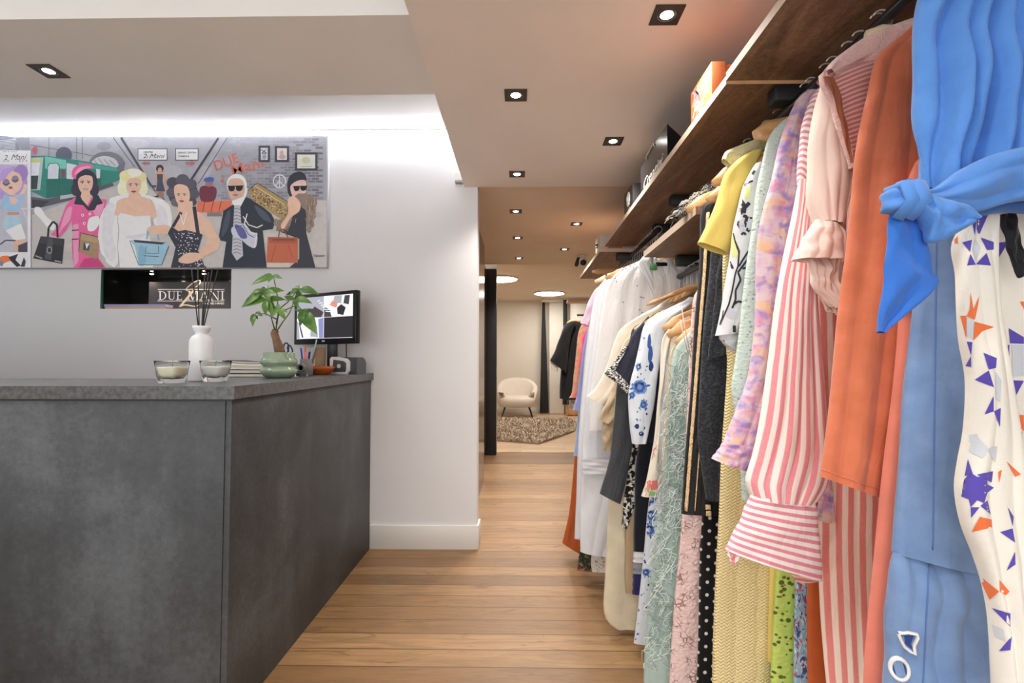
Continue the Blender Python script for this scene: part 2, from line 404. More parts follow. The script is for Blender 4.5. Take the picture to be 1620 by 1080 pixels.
# small white sensor on the wall end under the soffit, dome camera
t = thing('wall_sensor', tuple(at(727, 283, YW)), 'small white sensor box high on the wall beside the soffit edge', 'sensor')
q = at(721, 291, YW); q2 = at(733, 275, YW)
MB().rbox(q.x, q2.x, YW-.035, YW-.001, q.z+.012, q2.z, .004).obj('sensor_body', bbm, t)
MB().rbox(q.x, q2.x, YW-.05, YW-.004, q.z-.004, q.z+.011, .003).obj('sensor_base', plain('grey plastic', S(165, 165, 165), .4), t)
c = onz(921, 404, 2.345)
t = thing('dome_camera', tuple(c), 'small white dome security camera with black lens on the corridor ceiling', 'camera')
MB().lathe([(.055, -.0006), (.055, -.02), (.045, -.03)], tuple(c), seg=24).obj('camera_base', bbm, t)
m = MB(); m.lathe([(0.001, .055), (.028, .047), (.047, .028), (.055, 0), (.047, -.028), (.028, -.047), (0.001, -.055)], seg=24)
m.xf(Matrix.Translation(c+Vector((0, -.005, -.07)))); m.obj('camera_dome', plain('camera shell', S(225, 222, 218), .35), t)
m = MB(); m.lathe([(.03, 0), (.034, .01), (.03, .022), (0, .024)], seg=20); m.xf(Matrix.Translation(c+Vector((.005, -.045, -.085))) @ Matrix.Rotation(radians(115), 4, 'X')); m.obj('camera_lens', blackg, t)
m = MB(); m.rbox(-.02, .02, -.03, .03, -.05, .05, .012); m.xf(Matrix.Translation(c+Vector((-.055, -.01, -.075))) @ Matrix.Rotation(radians(20), 4, 'Y')); m.obj('camera_cover', blackg, t)
# ------------------------------------------------------------------ counter
ZT = 1.1113
cn = NT('dark concrete laminate'); cn.set('Roughness', .5); cv = cn.coords('Object')
a = cn.noise(cv, 2.0, 5, .6, .5); bb = cn.noise(cv, 55, 3, .7); vv = cn.noise(cn.coords('Object', (6, 6, .8)), 1.6, 3)
f = cn.math('ADD', cn.math('MULTIPLY', a.outputs['Fac'], .6), cn.math('ADD', cn.math('MULTIPLY', bb.outputs['Fac'], .22), cn.math('MULTIPLY', vv.outputs['Fac'], .18)))
cn.col(cn.ramp(f, [(.36, S(42, 44, 46)), (.5, S(62, 65, 68)), (.64, S(88, 92, 96))])); cn.bump(bb.outputs['Fac'], .1, .002); conc = cn.mat
tn = NT('grey counter top'); tn.set('Roughness', .3); tv = tn.coords('Object')
tn.col(tn.ramp(tn.noise(tv, 60, 3).outputs['Fac'], [(.35, S(64, 64, 65)), (.65, S(92, 92, 93))])); topm = tn.mat
CX, CY = -.955, 1.645      # outer corner
t = thing('reception_counter', (-1.5, 2.2, 0), 'L-shaped dark concrete-look reception counter filling the lower left', 'counter')
MB().rbox(-3.88, CX-.022, CY, CY+.02, 0, ZT-.045, .001).obj('front_panel', conc, t)
MB().rbox(CX-.02, CX, CY, YW-.014, 0, ZT-.045, .001).obj('side_panel', conc, t)
MB().rbox(-3.88, -1.52, 2.22, 2.24, 0, ZT-.045, .001).obj('inner_front_panel', conc, t)
MB().rbox(-1.52, -1.5, 2.24, YW-.014, 0, ZT-.045, .001).obj('inner_side_panel', conc, t)
t = thing('counter_top', (-1.5, 2.2, ZT), 'grey L-shaped slab top lying on the dark counter', 'counter top')
o = MB(); L = [(-3.88, CY-.012), (CX+.014, CY-.012), (CX+.014, YW-.003), (-1.53, YW-.003), (-1.53, 2.265), (-3.88, 2.265)]
o.prism([(x, y, ZT-.043) for x, y in L], (0, 0, .043)); o.obj('slab', topm, t)
MB().box(-3.88, CX+.006, CY-.006, CY+.02, ZT-.049, ZT-.0435).obj('shadow_gap', black, t)

# candles
glassm = glass('clear glass', (.99, 1, 1), ior=1.16); wax = plain('cream wax', S(238, 234, 206), .55, var=.02)
wax.node_tree.nodes['Principled BSDF'].inputs['Subsurface Weight'].default_value = .2
def candle(u, v, label, waxcol):
    p = onz(u, v, ZT)
    t = thing('glass_candle', (p.x, p.y, ZT), label, 'candle', 'square glass candles on the counter')
    m = MB(); m.lathe([(.034, .0008), (.036, .006), (.040, .03), (.046, .078), (.0475, .083), (.0455, .083), (.0425, .06), (.036, .032), (.026, .018), (0, .0155)], (p.x, p.y, ZT), seg=48, square=5)
    m.obj('candle_glass', glassm, t)
    m = MB(); m.lathe([(0, .0165), (.0255, .0190), (.0350, .033), (.0405, .055), (.0413, .060), (0, .0600)], (p.x, p.y, ZT), seg=48, square=4); m.obj('candle_wax', waxcol, t)
    m = MB(); m.tube([(p.x, p.y, ZT+.058), (p.x+.001, p.y, ZT+.068)], .0009, seg=6); m.obj('wick', black, t)
candle(272, 606, 'square clear glass candle of yellowish wax, left of the white bottle', wax)
candle(341, 603.5, 'square clear glass candle of white wax, in front of the white bottle', plain('white wax', S(240, 238, 230), .55, var=.02))
# diffuser bottle and reeds
bp = onz(317.5, 602.5, ZT); sc = bp.y/790
t = thing('diffuser_bottle', (bp.x, bp.y, ZT), 'tall white cylindrical bottle with flared neck holding black reeds', 'bottle')
cer = plain('white matt ceramic', S(236, 237, 240), .35, var=.01)
R0 = 17.2*sc
prof = [(0, .001), (R0*.97, .001), (R0, .004), (R0, .155), (R0*.97, .166), (R0*.8, .180), (R0*.56, .188), (R0*.52, .194), (R0*.62, .202), (R0*.74, .212), (R0*.78, .224), (R0*.70, .224), (R0*.56, .204), (R0*.42, .19), (R0*.4, .17), (0, .165)]
MB().lathe(prof, tuple(bp.xy)+(ZT,), seg=40).obj('bottle_body', cer, t)
reedm = plain('black reed', S(44, 43, 46), .7, var=.15)
for k, (ub, ut, vt) in enumerate([(314, 303, 426), (315, 313, 424), (319, 325, 421), (320, 336, 424), (321.5, 345, 425), (319, 330, 430)]):
    dy = (-.008, .006, -.002, .009, .001, -.01)[k]
    top = at(ut, vt, bp.y+dy*3); bot = at(ub, 520, bp.y+dy); low = bot + (bot-top).normalized()*.018
    o = MB().tube([low, bot, (bot+top)/2, top], .0022, seg=8).obj('diffuser_reed', reedm, loc=low)
    tag(o, ['leftmost black reed in the white bottle, leaning left', 'nearly upright black reed, second from left in the white bottle', 'tallest black reed in the white bottle, reaching over the picture edge',
            'black reed second from right in the white bottle', 'rightmost black reed in the white bottle, leaning furthest right', 'shorter black reed in the middle of the bunch in the white bottle'][k], 'reed', 'black reeds in the bottle')
# magazines
def slab(name, c, w, d, h, rz, mats, label, cat, group, bend=0):
    m = MB(); n = 10
    for (z0, z1, mi) in ((0, h*.12, 0), (h*.12, h*.88, 1), (h*.88, h, 0)):
        ins = .002 if mi == 1 else 0
        top = []; bot = []
        for i in range(n+1):
            x = -w/2+ins+(w-2*ins)*i/n; zz = bend*((2*i/n-1)**2)
            top.append((x, z1+zz)); bot.append((x, z0+zz))
        o = bot+top[::-1]
        m.prism([(x, -d/2+ins, z) for x, z in o], (0, d-2*ins, 0), mi)
    m.xf(Matrix.Translation(c) @ Matrix.Rotation(rz, 4, 'Z'))
    o = m.obj(name, mats, loc=c); return tag(o, label, cat, group)
paper = plain('paper edge', S(224, 220, 208), .8, var=.06, vs=200); cov1 = plain('cream cover', S(232, 226, 214), .4); cov2 = plain('black cover', S(30, 30, 32), .4); cov3 = plain('grey cover', S(176, 176, 178), .4)
mx, my = -1.325, 2.58; z = ZT+.0006
for k, (h, c, w, d, rz, bend) in enumerate([(.017, cov2, .30, .24, .02, 0), (.018, cov2, .27, .22, -.03, 0), (.016, cov1, .26, .21, .04, .003), (.011, cov1, .25, .20, .0, .006), (.010, cov2, .25, .2, .05, .007)]):
    slab('magazine', Vector((mx-.01*k, my+.006*k, z)), w, d, h, rz, [c, paper],
        ['bottom magazine of the stack, white pages between black covers', 'second magazine from the bottom of the counter stack, black cover', 'middle magazine of the counter stack, thick cream pages', 'fourth magazine up in the counter stack, slightly curling cream cover', 'top magazine of the counter stack, dark curling cover'][k], 'magazine', 'magazines stacked on the counter', bend)
    z += h+.0008+(.0 if k < 2 else .0005)
# green pot with money tree
pp = onz(441, 597.5, ZT); sc = pp.y/790
t = thing('plant_pot', (pp.x, pp.y, ZT), 'sage green glazed ridged pot holding the small tree', 'plant pot')
gl = NT('sage glaze'); gl.set('Roughness', .18); gl.set('Coat Weight', .4); gl.col(gl.ramp(gl.noise(gl.coords('Object'), 20, 3).outputs['Fac'], [(.3, S(138, 160, 134)), (.7, S(160, 180, 154))]))
prof = [(0, .001), (17, .001), (20, 1), (26, 7), (28, 11), (27, 13.5), (22.5, 17), (22.5, 18.5), (27, 22.5), (28, 25), (26, 29), (23, 32.5), (23, 39.5), (22.2, 40.2), (21, 39.5), (20.5, 33), (0, 33)]
MB().lathe([(r*sc, z*sc+.0006) for r, z in prof], (pp.x, pp.y, ZT), seg=40).obj('pot_body', gl.mat, t)
soil = MB(); soil.lathe([(20.3*sc, 33.5*sc), (12*sc, 35*sc), (0, 35.5*sc)], (pp.x, pp.y, ZT+.0008), seg=24); soil.obj('soil', plain('soil', S(70, 52, 40), .9, var=.3, vs=60), t)
tr = thing('money_tree', (pp.x, pp.y, ZT+36*sc), 'small green money tree with thick bare trunk in the sage pot', 'plant')
bark = plain('bark', S(140, 108, 84), .85, var=.25, vs=40, bump=.5)
P = lambda u, v, d=0: at(u, v, pp.y+d)
m = MB(); m.tube([P(444, 561), P(441, 549), P(437, 537), P(434, 527), P(436, 522)], lambda s: (.024-.009*s)*(1+.1*sin(9*s)), seg=14)
m.tube([P(447, 561), P(447, 553), P(444, 548)], lambda s: .013-.007*s, seg=10); m.obj('trunk', bark, tr)
stemm = plain('green brown stem', S(98, 108, 66), .7)
m = MB()
for pts in ([(436, 523, 0), (440, 500, 0), (439, 470, .01), (433, 438, .0)], [(435, 523, 0), (430, 505, -.01), (424, 470, -.02), (420, 461, -.02)], [(438, 523, 0), (447, 510, -.01), (458, 495, -.02), (466, 474, -.03)],
            [(439, 500, 0), (452, 490, .02), (470, 482, .0), (480, 492, -.03)], [(438, 505, 0), (420, 496, .02), (404, 496, .03)], [(440, 490, 0), (455, 478, .03), (468, 462, .03)], [(466, 474, -.03), (470, 462, -.03), (474, 458, -.03)], [(437, 512, 0), (440, 498, -.04), (442, 490, -.05)]):
    m.tube([P(*q) for q in pts], lambda s: .0035-.0018*s, seg=6)
m.obj('branch', stemm, tr)
lf = NT('money tree leaf'); lf.set('Roughness', .35); lv = lf.coords('Object')
lf.col(lf.ramp(lf.noise(lv, 16, 2).outputs['Fac'], [(.3, S(64, 100, 50)), (.6, S(104, 148, 66)), (.8, S(132, 172, 84))])); lf.set('Subsurface Weight', .05)
m = MB()
def leaf(a, b_, wd, droop=0.15):
    a = Vector(a); b_ = Vector(b_); d = b_-a; L = d.length; side = d.cross(Vector((0, -1, .6))).normalized(); nrm = side.cross(d).normalized()
    n = 8; rows = []
    for i in range(n+1):
        s = i/n; wv = wd*L*(sin(pi*min(1, s*1.02)**.75)**.9)*.5+.0006; c = a+d*s - nrm*droop*L*(4*s*(1-s))*-.5
        rows.append(m.add([c-side*wv+nrm*wv*.35, c, c+side*wv+nrm*wv*.35]))
    for i in range(n):
        for k in range(2): m.face((rows[i]+k, rows[i]+k+1, rows[i+1]+k+1, rows[i+1]+k), 0, None, True)
# palmate groups: centre px, then leaflet tips px with depth steps
for cen, tips in [((433, 438, 0), [(398, 450, -.02), (411, 440, .03), (424, 447, -.03), (447, 441, -.03), (441, 434, .04), (430, 434, .03)]),
                  ((420, 461, -.02), [(396, 466, -.02), (402, 472, -.05), (414, 454, .0), (436, 464, -.04), (450, 460, 0), (424, 452, .03), (382, 487, -.04), (428, 478, -.05)]),
                  ((422, 474, -.03), [(421, 500, -.06), (383, 486, -.02), (452, 474, -.02), (432, 499, -.06), (436, 490, -.02)]),
                  ((474, 458, -.03), [(505, 466, -.05), (496, 460, -.02), (465, 455, 0), (470, 453, .03), (458, 468, -.02), (488, 457, .03)]),
                  ((466, 474, -.03), [(449, 469, -.03), (494, 480, -.05), (473, 488, -.07), (451, 476, 0), (480, 468, 0), (485, 474, .03)]),
                  ((480, 494, -.03), [(502, 529, -.07), (476, 515, -.07), (493, 496, -.02), (487, 488, .0), (466, 490, -.02), (495, 505, .0), (470, 505, .02)]),
                  ((404, 496, .03), [(396, 508, .02), (400, 517, .0), (416, 500, .0), (412, 493, .04), (408, 505, .05)]),
                  ((442, 490, -.05), [(428, 504, -.07), (452, 506, -.07), (446, 484, -.03), (438, 482, -.02), (455, 494, -.06), (430, 494, -.03)]),
                  ((468, 462, .03), [(452, 467, .02), (480, 470, .02), (486, 462, .05), (462, 456, .05)])]:
    for tp in tips: leaf(P(*cen), P(*tp), random.uniform(.34, .46), random.uniform(.05, .3))
m.obj('foliage', lf.mat, tr)
# security monitor
R_t = at(563.5, 457, 2.88); R_b = at(562, 541, 2.88); L_t = at(466, 468, 3.13); L_b = at(465.5, 547, 3.13)
ax = (R_t-L_t); ax.z = 0; wM = ax.length; ax.normalize(); nM = Vector((ax.y, -ax.x, 0))       # towards the room
zb = (R_b.z+L_b.z)/2; zt = (R_t.z+L_t.z)/2; base = Vector((L_t.x, L_t.y, 0))
def MP(s, z, d=0): return base + ax*(s*wM) + nM*d + Vector((0, 0, zb+(zt-zb)*z))
t = thing('security_monitor', tuple(MP(.5, 0)), 'flat black monitor showing four camera views, behind the small tree', 'monitor')
MM = Matrix(((ax.x, -nM.x, 0, base.x), (ax.y, -nM.y, 0, base.y), (0, 0, 1, 0), (0, 0, 0, 1)))
m = MB(); m.rbox(0, wM, 0, .035, zb, zt, .004); m.xf(MM); m.obj('monitor_case', blackg, t)
scr = [emis('screen white', S(205, 208, 212), .55), emis('screen dark', S(58, 52, 58), .5), emis('screen grey', S(140, 142, 150), .55), emis('screen black', S(34, 32, 36), .5), emis('screen blue', S(120, 122, 168), .5), emis('screen red', S(190, 120, 104), .5), emis('screen line', S(190, 190, 200), .6)]
m = MB(); x0, x1, y0, y1 = .05, .955, .115, .93
def spoly(pts, mat, d): m.poly([MP(x0+(x1-x0)*a_, y0+(y1-y0)*b_, d) for a_, b_ in pts], mat)
d = .0006
spoly([(0, .5), (.495, .5), (.495, 1), (0, 1)], 2, d); spoly([(.505, .5), (1, .5), (1, 1), (.505, 1)], 0, d)
spoly([(0, 0), (.495, 0), (.495, .49), (0, .49)], 0, d); spoly([(.505, 0), (1, 0), (1, .49), (.505, .49)], 3, d)
d = .0009
spoly([(.05, .55), (.45, .5), (.495, .62), (.3, .8), (.1, .72)], 1, d); spoly([(.1, .75), (.3, .72), (.4, .9), (.15, .95)], 2, d+.0002)
spoly([(.505, .5), (.64, .5), (.6, .68), (.505, .75)], 1, d); spoly([(.6, .78), (.72, .7), (.74, .82), (.64, .88)], 5, d); spoly([(.74, .56), (.84, .52), (.88, .7), (.8, .78), (.73, .7)], 3, d)
spoly([(.66, .85), (.80, .8), (.82, .99), (.68, .99)], 2, d); spoly([(.84, .8), (.93, .76), (.95, .98), (.86, .98)], 1, d)
for k in range(6): spoly([(.38+.03*k, .9-.05*k), (.43+.05*k, .92-.06*k), (.43+.05*k, .90-.06*k), (.38+.03*k, .88-.05*k)], 0, d+.0003)
for k in range(5): spoly([(.52+.02*k, .98-.07*k), (.70-.02*k, 1-.04*k), (.70-.02*k, .98-.04*k), (.52+.02*k, .955-.07*k)], 6, d+.0003)
spoly([(.42, 0), (.495, 0), (.495, .49), (.40, .46)], 4, d); spoly([(0, .0), (.06, .0), (.03, .4), (0, .45)], 2, d); spoly([(.1, .03), (.13, .03), (.05, .42), (.035, .38)], 1, d)
spoly([(.26, .05), (.40, .02), (.38, .3), (.27, .44)], 2, d)
for (q0, q1) in (((.495, 0), (.505, 1)),): spoly([q0, (q1[0], 0), q1, (q0[0], 1)], 6, d+.0002)
spoly([(0, .49), (1, .49), (1, .5), (0, .5)], 6, d+.0002); spoly([(0, -.006), (1, -.006), (1, .004), (0, .004)], 6, d+.0002)
m.obj('screen', scr, t)
m = MB(); m.poly([MP(.475, .045, .0008), MP(.495, .045, .0008), MP(.495, .075, .0008), MP(.475, .075, .0008)]); m.poly([MP(.5, .045, .0008), MP(.52, .045, .0008), MP(.52, .075, .0008), MP(.5, .075, .0008)]); m.obj('logo', bbm, t)
m = MB(); c = MP(.5, -.02, -.07); m.rbox(c.x-.03, c.x+.03, c.y-.012, c.y+.012, ZT+.015, c.z+.2, .004); m.obj('stand_neck', blackg, t)
m = MB(); m.rbox(c.x-.09, c.x+.09, c.y-.04, c.y+.05, ZT+.0008, ZT+.014, .004); m.obj('stand_foot', blackg, t)
c = MP(.82, .0, -.02); c2 = onz(545, 582, ZT+.02); m = MB(); m.tube([c, c+Vector((0, 0, -.03)), Vector((c.x, c.y+.01, ZT+.06)), Vector((c.x+.02, c.y+.02, ZT+.004)), Vector((c.x-.1, c.y+.03, ZT+.004))], .0032, seg=8); m.obj('power_cable', black, t)
# cardboard box, bowl, cup, pens, tape, terminal
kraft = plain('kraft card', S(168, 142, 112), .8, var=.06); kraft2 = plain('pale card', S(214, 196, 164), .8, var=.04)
c = Vector((-1.243, 3.065, ZT)); t = thing('card_box', tuple(c), 'small upright tan cardboard box standing behind the orange bowl', 'box')
m = MB(); m.rbox(-.032, .032, -.03, .03, .0006, .162, .002, 0); m.xf(Matrix.Translation(c) @ Matrix.Rotation(radians(38), 4, 'Z')); m.obj('box_body', kraft, t)
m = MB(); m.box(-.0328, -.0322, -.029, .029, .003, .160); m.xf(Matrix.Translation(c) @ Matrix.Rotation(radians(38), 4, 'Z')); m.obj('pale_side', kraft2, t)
m = MB(); m.box(-.0334, -.0329, -.008, .006, .062, .078); m.xf(Matrix.Translation(c) @ Matrix.Rotation(radians(38), 4, 'Z')); m.obj('thumb_hole', black, t)
bw = Vector((-1.150, 2.86, ZT)); t = thing('orange_bowl', (bw.x, bw.y, ZT), 'low translucent orange dish beside the green pot', 'bowl')
og = NT('orange resin'); og.set('Roughness', .12); og.col(og.ramp(og.noise(og.coords('Object'), 14, 2).outputs['Fac'], [(.4, S(176, 84, 40)), (.6, S(226, 112, 40))])); og.set('Transmission Weight', .25)
m = MB(); m.lathe([(0, .001), (.04, .001), (.055, .006), (.074, .03), (.083, .047), (.079, .047), (.068, .03), (.05, .012), (0, .009)], (bw.x, bw.y, ZT), seg=32); m.obj('bowl_body', og.mat, t)
cp = Vector((-1.145, 2.66, ZT)); t = thing('pen_cup', tuple(cp), 'clear cup of pens between the green pot and the card box', 'cup')
m = MB(); m.lathe([(0, .001), (.03, .001), (.032, .004), (.034, .09), (.0325, .09), (.0305, .006), (0, .005)], tuple(cp), seg=24); m.obj('cup_wall', plain('grey mesh', S(120, 118, 118), .5), t)
pens = [(-.018, -.008, -.034, .10, .15, 'blue', S(50, 60, 170)), (-.006, .004, -.012, .06, .165, 'orange', S(226, 110, 60)), (.008, -.006, .02, -.02, .13, 'navy', S(40, 40, 110)), (.016, .01, .055, .05, .195, 'mint', S(150, 200, 186)), (.02, -.004, .06, .02, .15, 'brown', S(120, 80, 60)), (.0, -.016, .004, -.1, .125, 'pink', S(236, 130, 140))]
for k, (x, y, dx, dy, h, nm, c) in enumerate(pens):
    m = MB(); a_ = cp+Vector((x*.6, y*.6, .008)); b_ = cp+Vector((x*.6+dx*.7, y*.6+dy*.12, h))
    r = .0045 if nm not in ('mint', 'navy', 'pink') else .008
    m.tube([a_, a_.lerp(b_, .5), a_.lerp(b_, .97), b_], lambda s: r*(1 if s < .9 else .6), seg=10, flat=1 if r < .006 else .45)
    tag(m.obj('pen' if r < .006 else 'marker', plain('pen '+nm, c, .35), loc=a_), f'{nm} {"pen" if r < .006 else "flat marker"} standing in the cup behind the green pot', 'pen', 'pens in the cup')
tp = Vector((-1.11, 2.52, ZT)); t = thing('tape_dispenser', tuple(tp), 'small clear and grey tape dispenser right of the green pot', 'tape dispenser')
m = MB(); m.rbox(tp.x-.03, tp.x+.03, tp.y-.015, tp.y+.015, ZT+.0006, ZT+.02, .004); m.obj('dispenser_base', glassm, t)
m = MB(); m.lathe([(.022, -.009), (.022, .009), (.012, .009), (.012, -.009), (.022, -.009)], seg=24); m.xf(Matrix.Translation(tp+Vector((-.002, 0, .044))) @ Matrix.Rotation(pi/2, 4, 'X')); m.obj('tape_roll', plain('tape roll', S(120, 122, 126), .4), t)
# scissors behind the pot
sx = Vector((-1.19, 2.58, ZT+.075)); t = thing('scissors_handle', (cp.x, cp.y, ZT+.01), 'dark blue looped scissors handles standing behind the pot', 'scissors', None)
m = MB(); c0 = at(452, 550, 2.62); ring = [c0+Vector((.014*cos(k*pi/8)+.002, 0, .026*sin(k*pi/8))) for k in range(17)]; m.tube(ring, .004, seg=8, cap=False)
c1 = at(458, 553, 2.625); ring = [c1+Vector((.012*cos(k*pi/8)+.006*sin(k*pi/8)*-1, 0.006, .024*sin(k*pi/8))) for k in range(17)]; m.tube(ring, .004, seg=8, cap=False); m.obj('handle_loops', plain('indigo plastic', S(44, 44, 90), .35), t)
m = MB(); m.tube([c0+Vector((.004, 0, -.026)), Vector((cp.x-.024, cp.y-.002, ZT+.012))], .003, seg=6); m.tube([c1+Vector((0, .006, -.024)), Vector((cp.x-.02, cp.y+.004, ZT+.012))], .003, seg=6); m.obj('blades', plain('steel blade', S(170, 172, 175), .3, 1), t)
# label printer
tc = Vector((-1.035, 2.99, ZT)); t = thing('label_printer', tuple(tc), 'white and dark grey label printer at the far end of the counter', 'printer')
dg = plain('dark grey plastic', S(76, 80, 86), .35)
RM = Matrix.Translation(tc) @ Matrix.Rotation(radians(-14), 4, 'Z')
m = MB(); pr = [(-.045, .0006), (.062, .0006), (.062, .07), (.05, .098), (.02, .108), (-.045, .1)]
body = [(x, z) for x, z in pr]
m.prism([(-.03+.0, y, z) for y, z in [(-.04, .0006), (.06, .0006), (.06, .065), (.045, .09), (.02, .1), (-.04, .1)]], (.115, 0, 0)); m.xf(RM); m.obj('rear_body', dg, t)
m = MB(); o_ = [(-.085, .0006), (.03, .0006), (.042, .02), (.042, .075), (.022, .092), (-.04, .103), (-.075, .102), (-.085, .09)]
m.prism([(x, -.06, z) for x, z in o_], (0, .022, 0)); m.xf(RM); m.obj('front_bezel', plain('white plastic', S(232, 232, 234), .3), t)
m = MB(); m.prism([(x, -.0612, z) for x, z in [(-.068, .014), (.022, .014), (.026, .03), (.026, .066), (.008, .078), (-.06, .086)]], (0, .001, 0)); m.xf(RM); m.obj('front_window', dg, t)
m = MB(); m.lathe([(.013, 0), (.013, .0008), (.009, .0009), (.009, .0001)], seg=20); m.xf(RM @ Matrix.Translation((-.022, -.0618, .048)) @ Matrix.Rotation(pi/2, 4, 'X')); m.obj('front_emblem', bbm, t)
cb = MB(); q = RM @ Vector((-.09, .0, .006)); cb.tube([q+Vector((.03, .02, 0)), q+Vector((-.02, .01, .0)), q+Vector((-.035, -.0, .03)), q+Vector((-.028, .0, .055)), q+Vector((-.015, .0, .03)), q+Vector((-.03, -.02, .0)), q+Vector((-.05, -.0, .0))], .003, seg=8)
cb.obj('printer_cable', black, t)

# ------------------------------------------------------------------ niche with the shop sign
nb = NT('black glass lining'); nb.set('Roughness', .12); nb.col(S(20, 20, 20)); nbm = nb.mat
t = thing('display_niche', ((NX0+NX1)/2, YW, NZ0), 'dark glossy recess in the wall under the painting, holding the shop sign', 'niche')
D = .26; e = .0015
m = MB(); y0 = YW+.1205; m2 = MB()
m2.box(NX0-.01, NX1+.01, YW+D, YW+D+.01, NZ0-.01, NZ1+.01); m2.obj('niche_back', nbm, t)
m.box(NX0-.012, NX0-.0005, y0, YW+D, NZ0-.01, NZ1+.01); m.box(NX1+.0005, NX1+.012, y0, YW+D, NZ0-.01, NZ1+.01)
m.box(NX0, NX1, y0, YW+D, NZ0-.012, NZ0-.0005); m.box(NX0, NX1, y0, YW+D, NZ1+.0005, NZ1+.012)
m.box(NX0+.0005, NX0+.006, YW+.002, y0, NZ0+.0005, NZ1-.0005); m.box(NX1-.006, NX1-.0005, YW+.002, y0, NZ0+.0005, NZ1-.0005); m.box(NX0+.006, NX1-.006, YW+.002, y0, NZ1-.006, NZ1-.0005)
m.obj('niche_lining', nbm, t)
MB().box(NX0+.0062, NX0+.0095, YW+.0005, YW+.012, NZ0+.001, NZ1-.007).obj('glass_edge', plain('green glass edge', S(30, 96, 76), .2), t)
niche_l = emis('niche lamp', (1, .86, .7), 18)
for k, u in enumerate((240, 323)):
    p = at(u, 432, YW+.1); tl = thing('niche_spot', (p.x, p.y, NZ1-.007), ['tiny warm spot lamp in the niche ceiling over the magazines', 'tiny warm spot lamp in the niche ceiling over the shop sign'][k], 'spot lamp', 'tiny niche lamps')
    MB().lathe([(.016, -.0006), (.016, -.006), (.012, -.008)], (p.x, p.y, NZ1-.0062), seg=20).obj('spot_rim', frame_m, tl)
    MB().lathe([(.0118, -.0078), (.006, -.0115), (0, -.0125)], (p.x, p.y, NZ1-.0062), seg=20).obj('spot_lens', niche_l, tl)
    lamp_spot(p.x, p.y, NZ1-.03, 5, 130, (1, .8, .6))
# signboard
YS = YW+.09
s0 = at(236, 446, YS); s1 = at(363, 487, YS)
t = thing('shop_sign', ((s0.x+s1.x)/2, YS, NZ0), 'dark grey shop sign lettered DUE 2 MANI second hand in the niche', 'sign')
sg = plain('sign grey', S(66, 64, 66), .45, var=.03)
MB().box(s0.x, NX1-.007, YS, YS+.012, NZ0+.0005, s0.z).obj('sign_board', sg, t)
lm = plain('sign letter white', S(250, 248, 244), .5, var=.01); gold = plain('sign cream', S(232, 216, 188), .5, var=.02)
m = MB(); ys = YS-.0006
def SP(x, y):  # crop px of the sign zoom -> world on the board
    return at(150+x/7.0435, 415+y/7.0435, ys)
def sq_(x0, y0, x1, y1): m.poly([SP(x0, y1), SP(x1, y1), SP(x1, y0), SP(x0, y0)])
sq_(703, 296, 1445, 304); sq_(697, 427, 1440, 433)
yt, yb = 318, 418
def serif(x, y, w_=44): sq_(x-w_/2, y-3, x+w_/2, y+3)
def stem(x, w_=15, a_=yt, b__=yb): sq_(x-w_/2, a_, x+w_/2, b__); serif(x, a_+2); serif(x, b__-2)
def slant(xa, xb, w_): m.poly([SP(xa-w_/2, yt), SP(xa+w_/2, yt), SP(xb+w_/2, yb), SP(xb-w_/2, yb)][::-1])
# D
stem(728); n = 14
arc = [(735+62*sin(pi*k/n), yt+(yb-yt)*(.5-.5*cos(pi*k/n))) for k in range(n+1)]; arc2 = [(735+48*sin(pi*k/n), yt+5+(yb-yt-10)*(.5-.5*cos(pi*k/n))) for k in range(n+1)]
for k in range(n): m.poly([SP(*arc[k]), SP(*arc2[k]), SP(*arc2[k+1]), SP(*arc[k+1])])
# U
sq_(822, yt, 836, 385); serif(829, yt+2); sq_(880, yt, 886, 385); serif(883, yt+2)
ar = [(854-32*cos(pi*k/n), 385+33*sin(pi*k/n)) for k in range(n+1)]; ar2 = [(857-22*cos(pi*k/n), 385+26*sin(pi*k/n)) for k in range(n+1)]
for k in range(n): m.poly([SP(*ar[k]), SP(*ar[k+1]), SP(*ar2[k+1]), SP(*ar2[k])])
# E
stem(925); sq_(925, yt, 968, yt+6); sq_(925, 363, 955, 369); sq_(925, yb-6, 972, yb); sq_(962, yt, 967, yt+18); sq_(966, yb-20, 971, yb)
# M
sq_(1045, yt, 1050, yb); serif(1047, yb-2, 30); slant(1052, 1092, 15); slant(1132, 1092, 6); stem(1140); serif(1050, yt+2, 36)
# A
slant(1215, 1180, 6); slant(1215, 1258, 15); sq_(1192, 383, 1240, 388); serif(1180, yb-2, 30); serif(1258, yb-2, 40)
# N
sq_(1300, yt, 1305, yb); serif(1302, yb-2, 30); slant(1302, 1374, 15); sq_(1372, yt, 1377, yb); serif(1375, yt+2, 30); serif(1300, yt+2, 34)
# I
stem(1422)
put_text(m, 'SECOND HAND', SP(1198, 468), (1, 0, 0), (0, 0, 1), width=SP(1440, 0).x-SP(1198, 0).x, height=SP(0, 444).z-SP(0, 468).z, bold=.02)
m.obj('lettering', lm, t, recalc=False)
m = MB(); ys = YS-.0012
curve = [(1110, 240, 5), (1165, 203, 9), (1180, 215, 9), (1160, 250, 9), (1125, 272, 9)]
def brush(pts):
    L_ = []; R_ = []
    for i, (x, y, w_) in enumerate(pts):
        x2, y2, _ = pts[min(i+1, len(pts)-1)]; x1, y1, _ = pts[max(i-1, 0)]; dx, dy = x2-x1, y2-y1; q = sqrt(dx*dx+dy*dy) or 1
        L_.append((x-dy/q*w_, y+dx/q*w_)); R_.append((x+dy/q*w_, y-dx/q*w_))
    for i in range(len(pts)-1): m.poly([SP(*L_[i]), SP(*L_[i+1]), SP(*R_[i+1]), SP(*R_[i])])
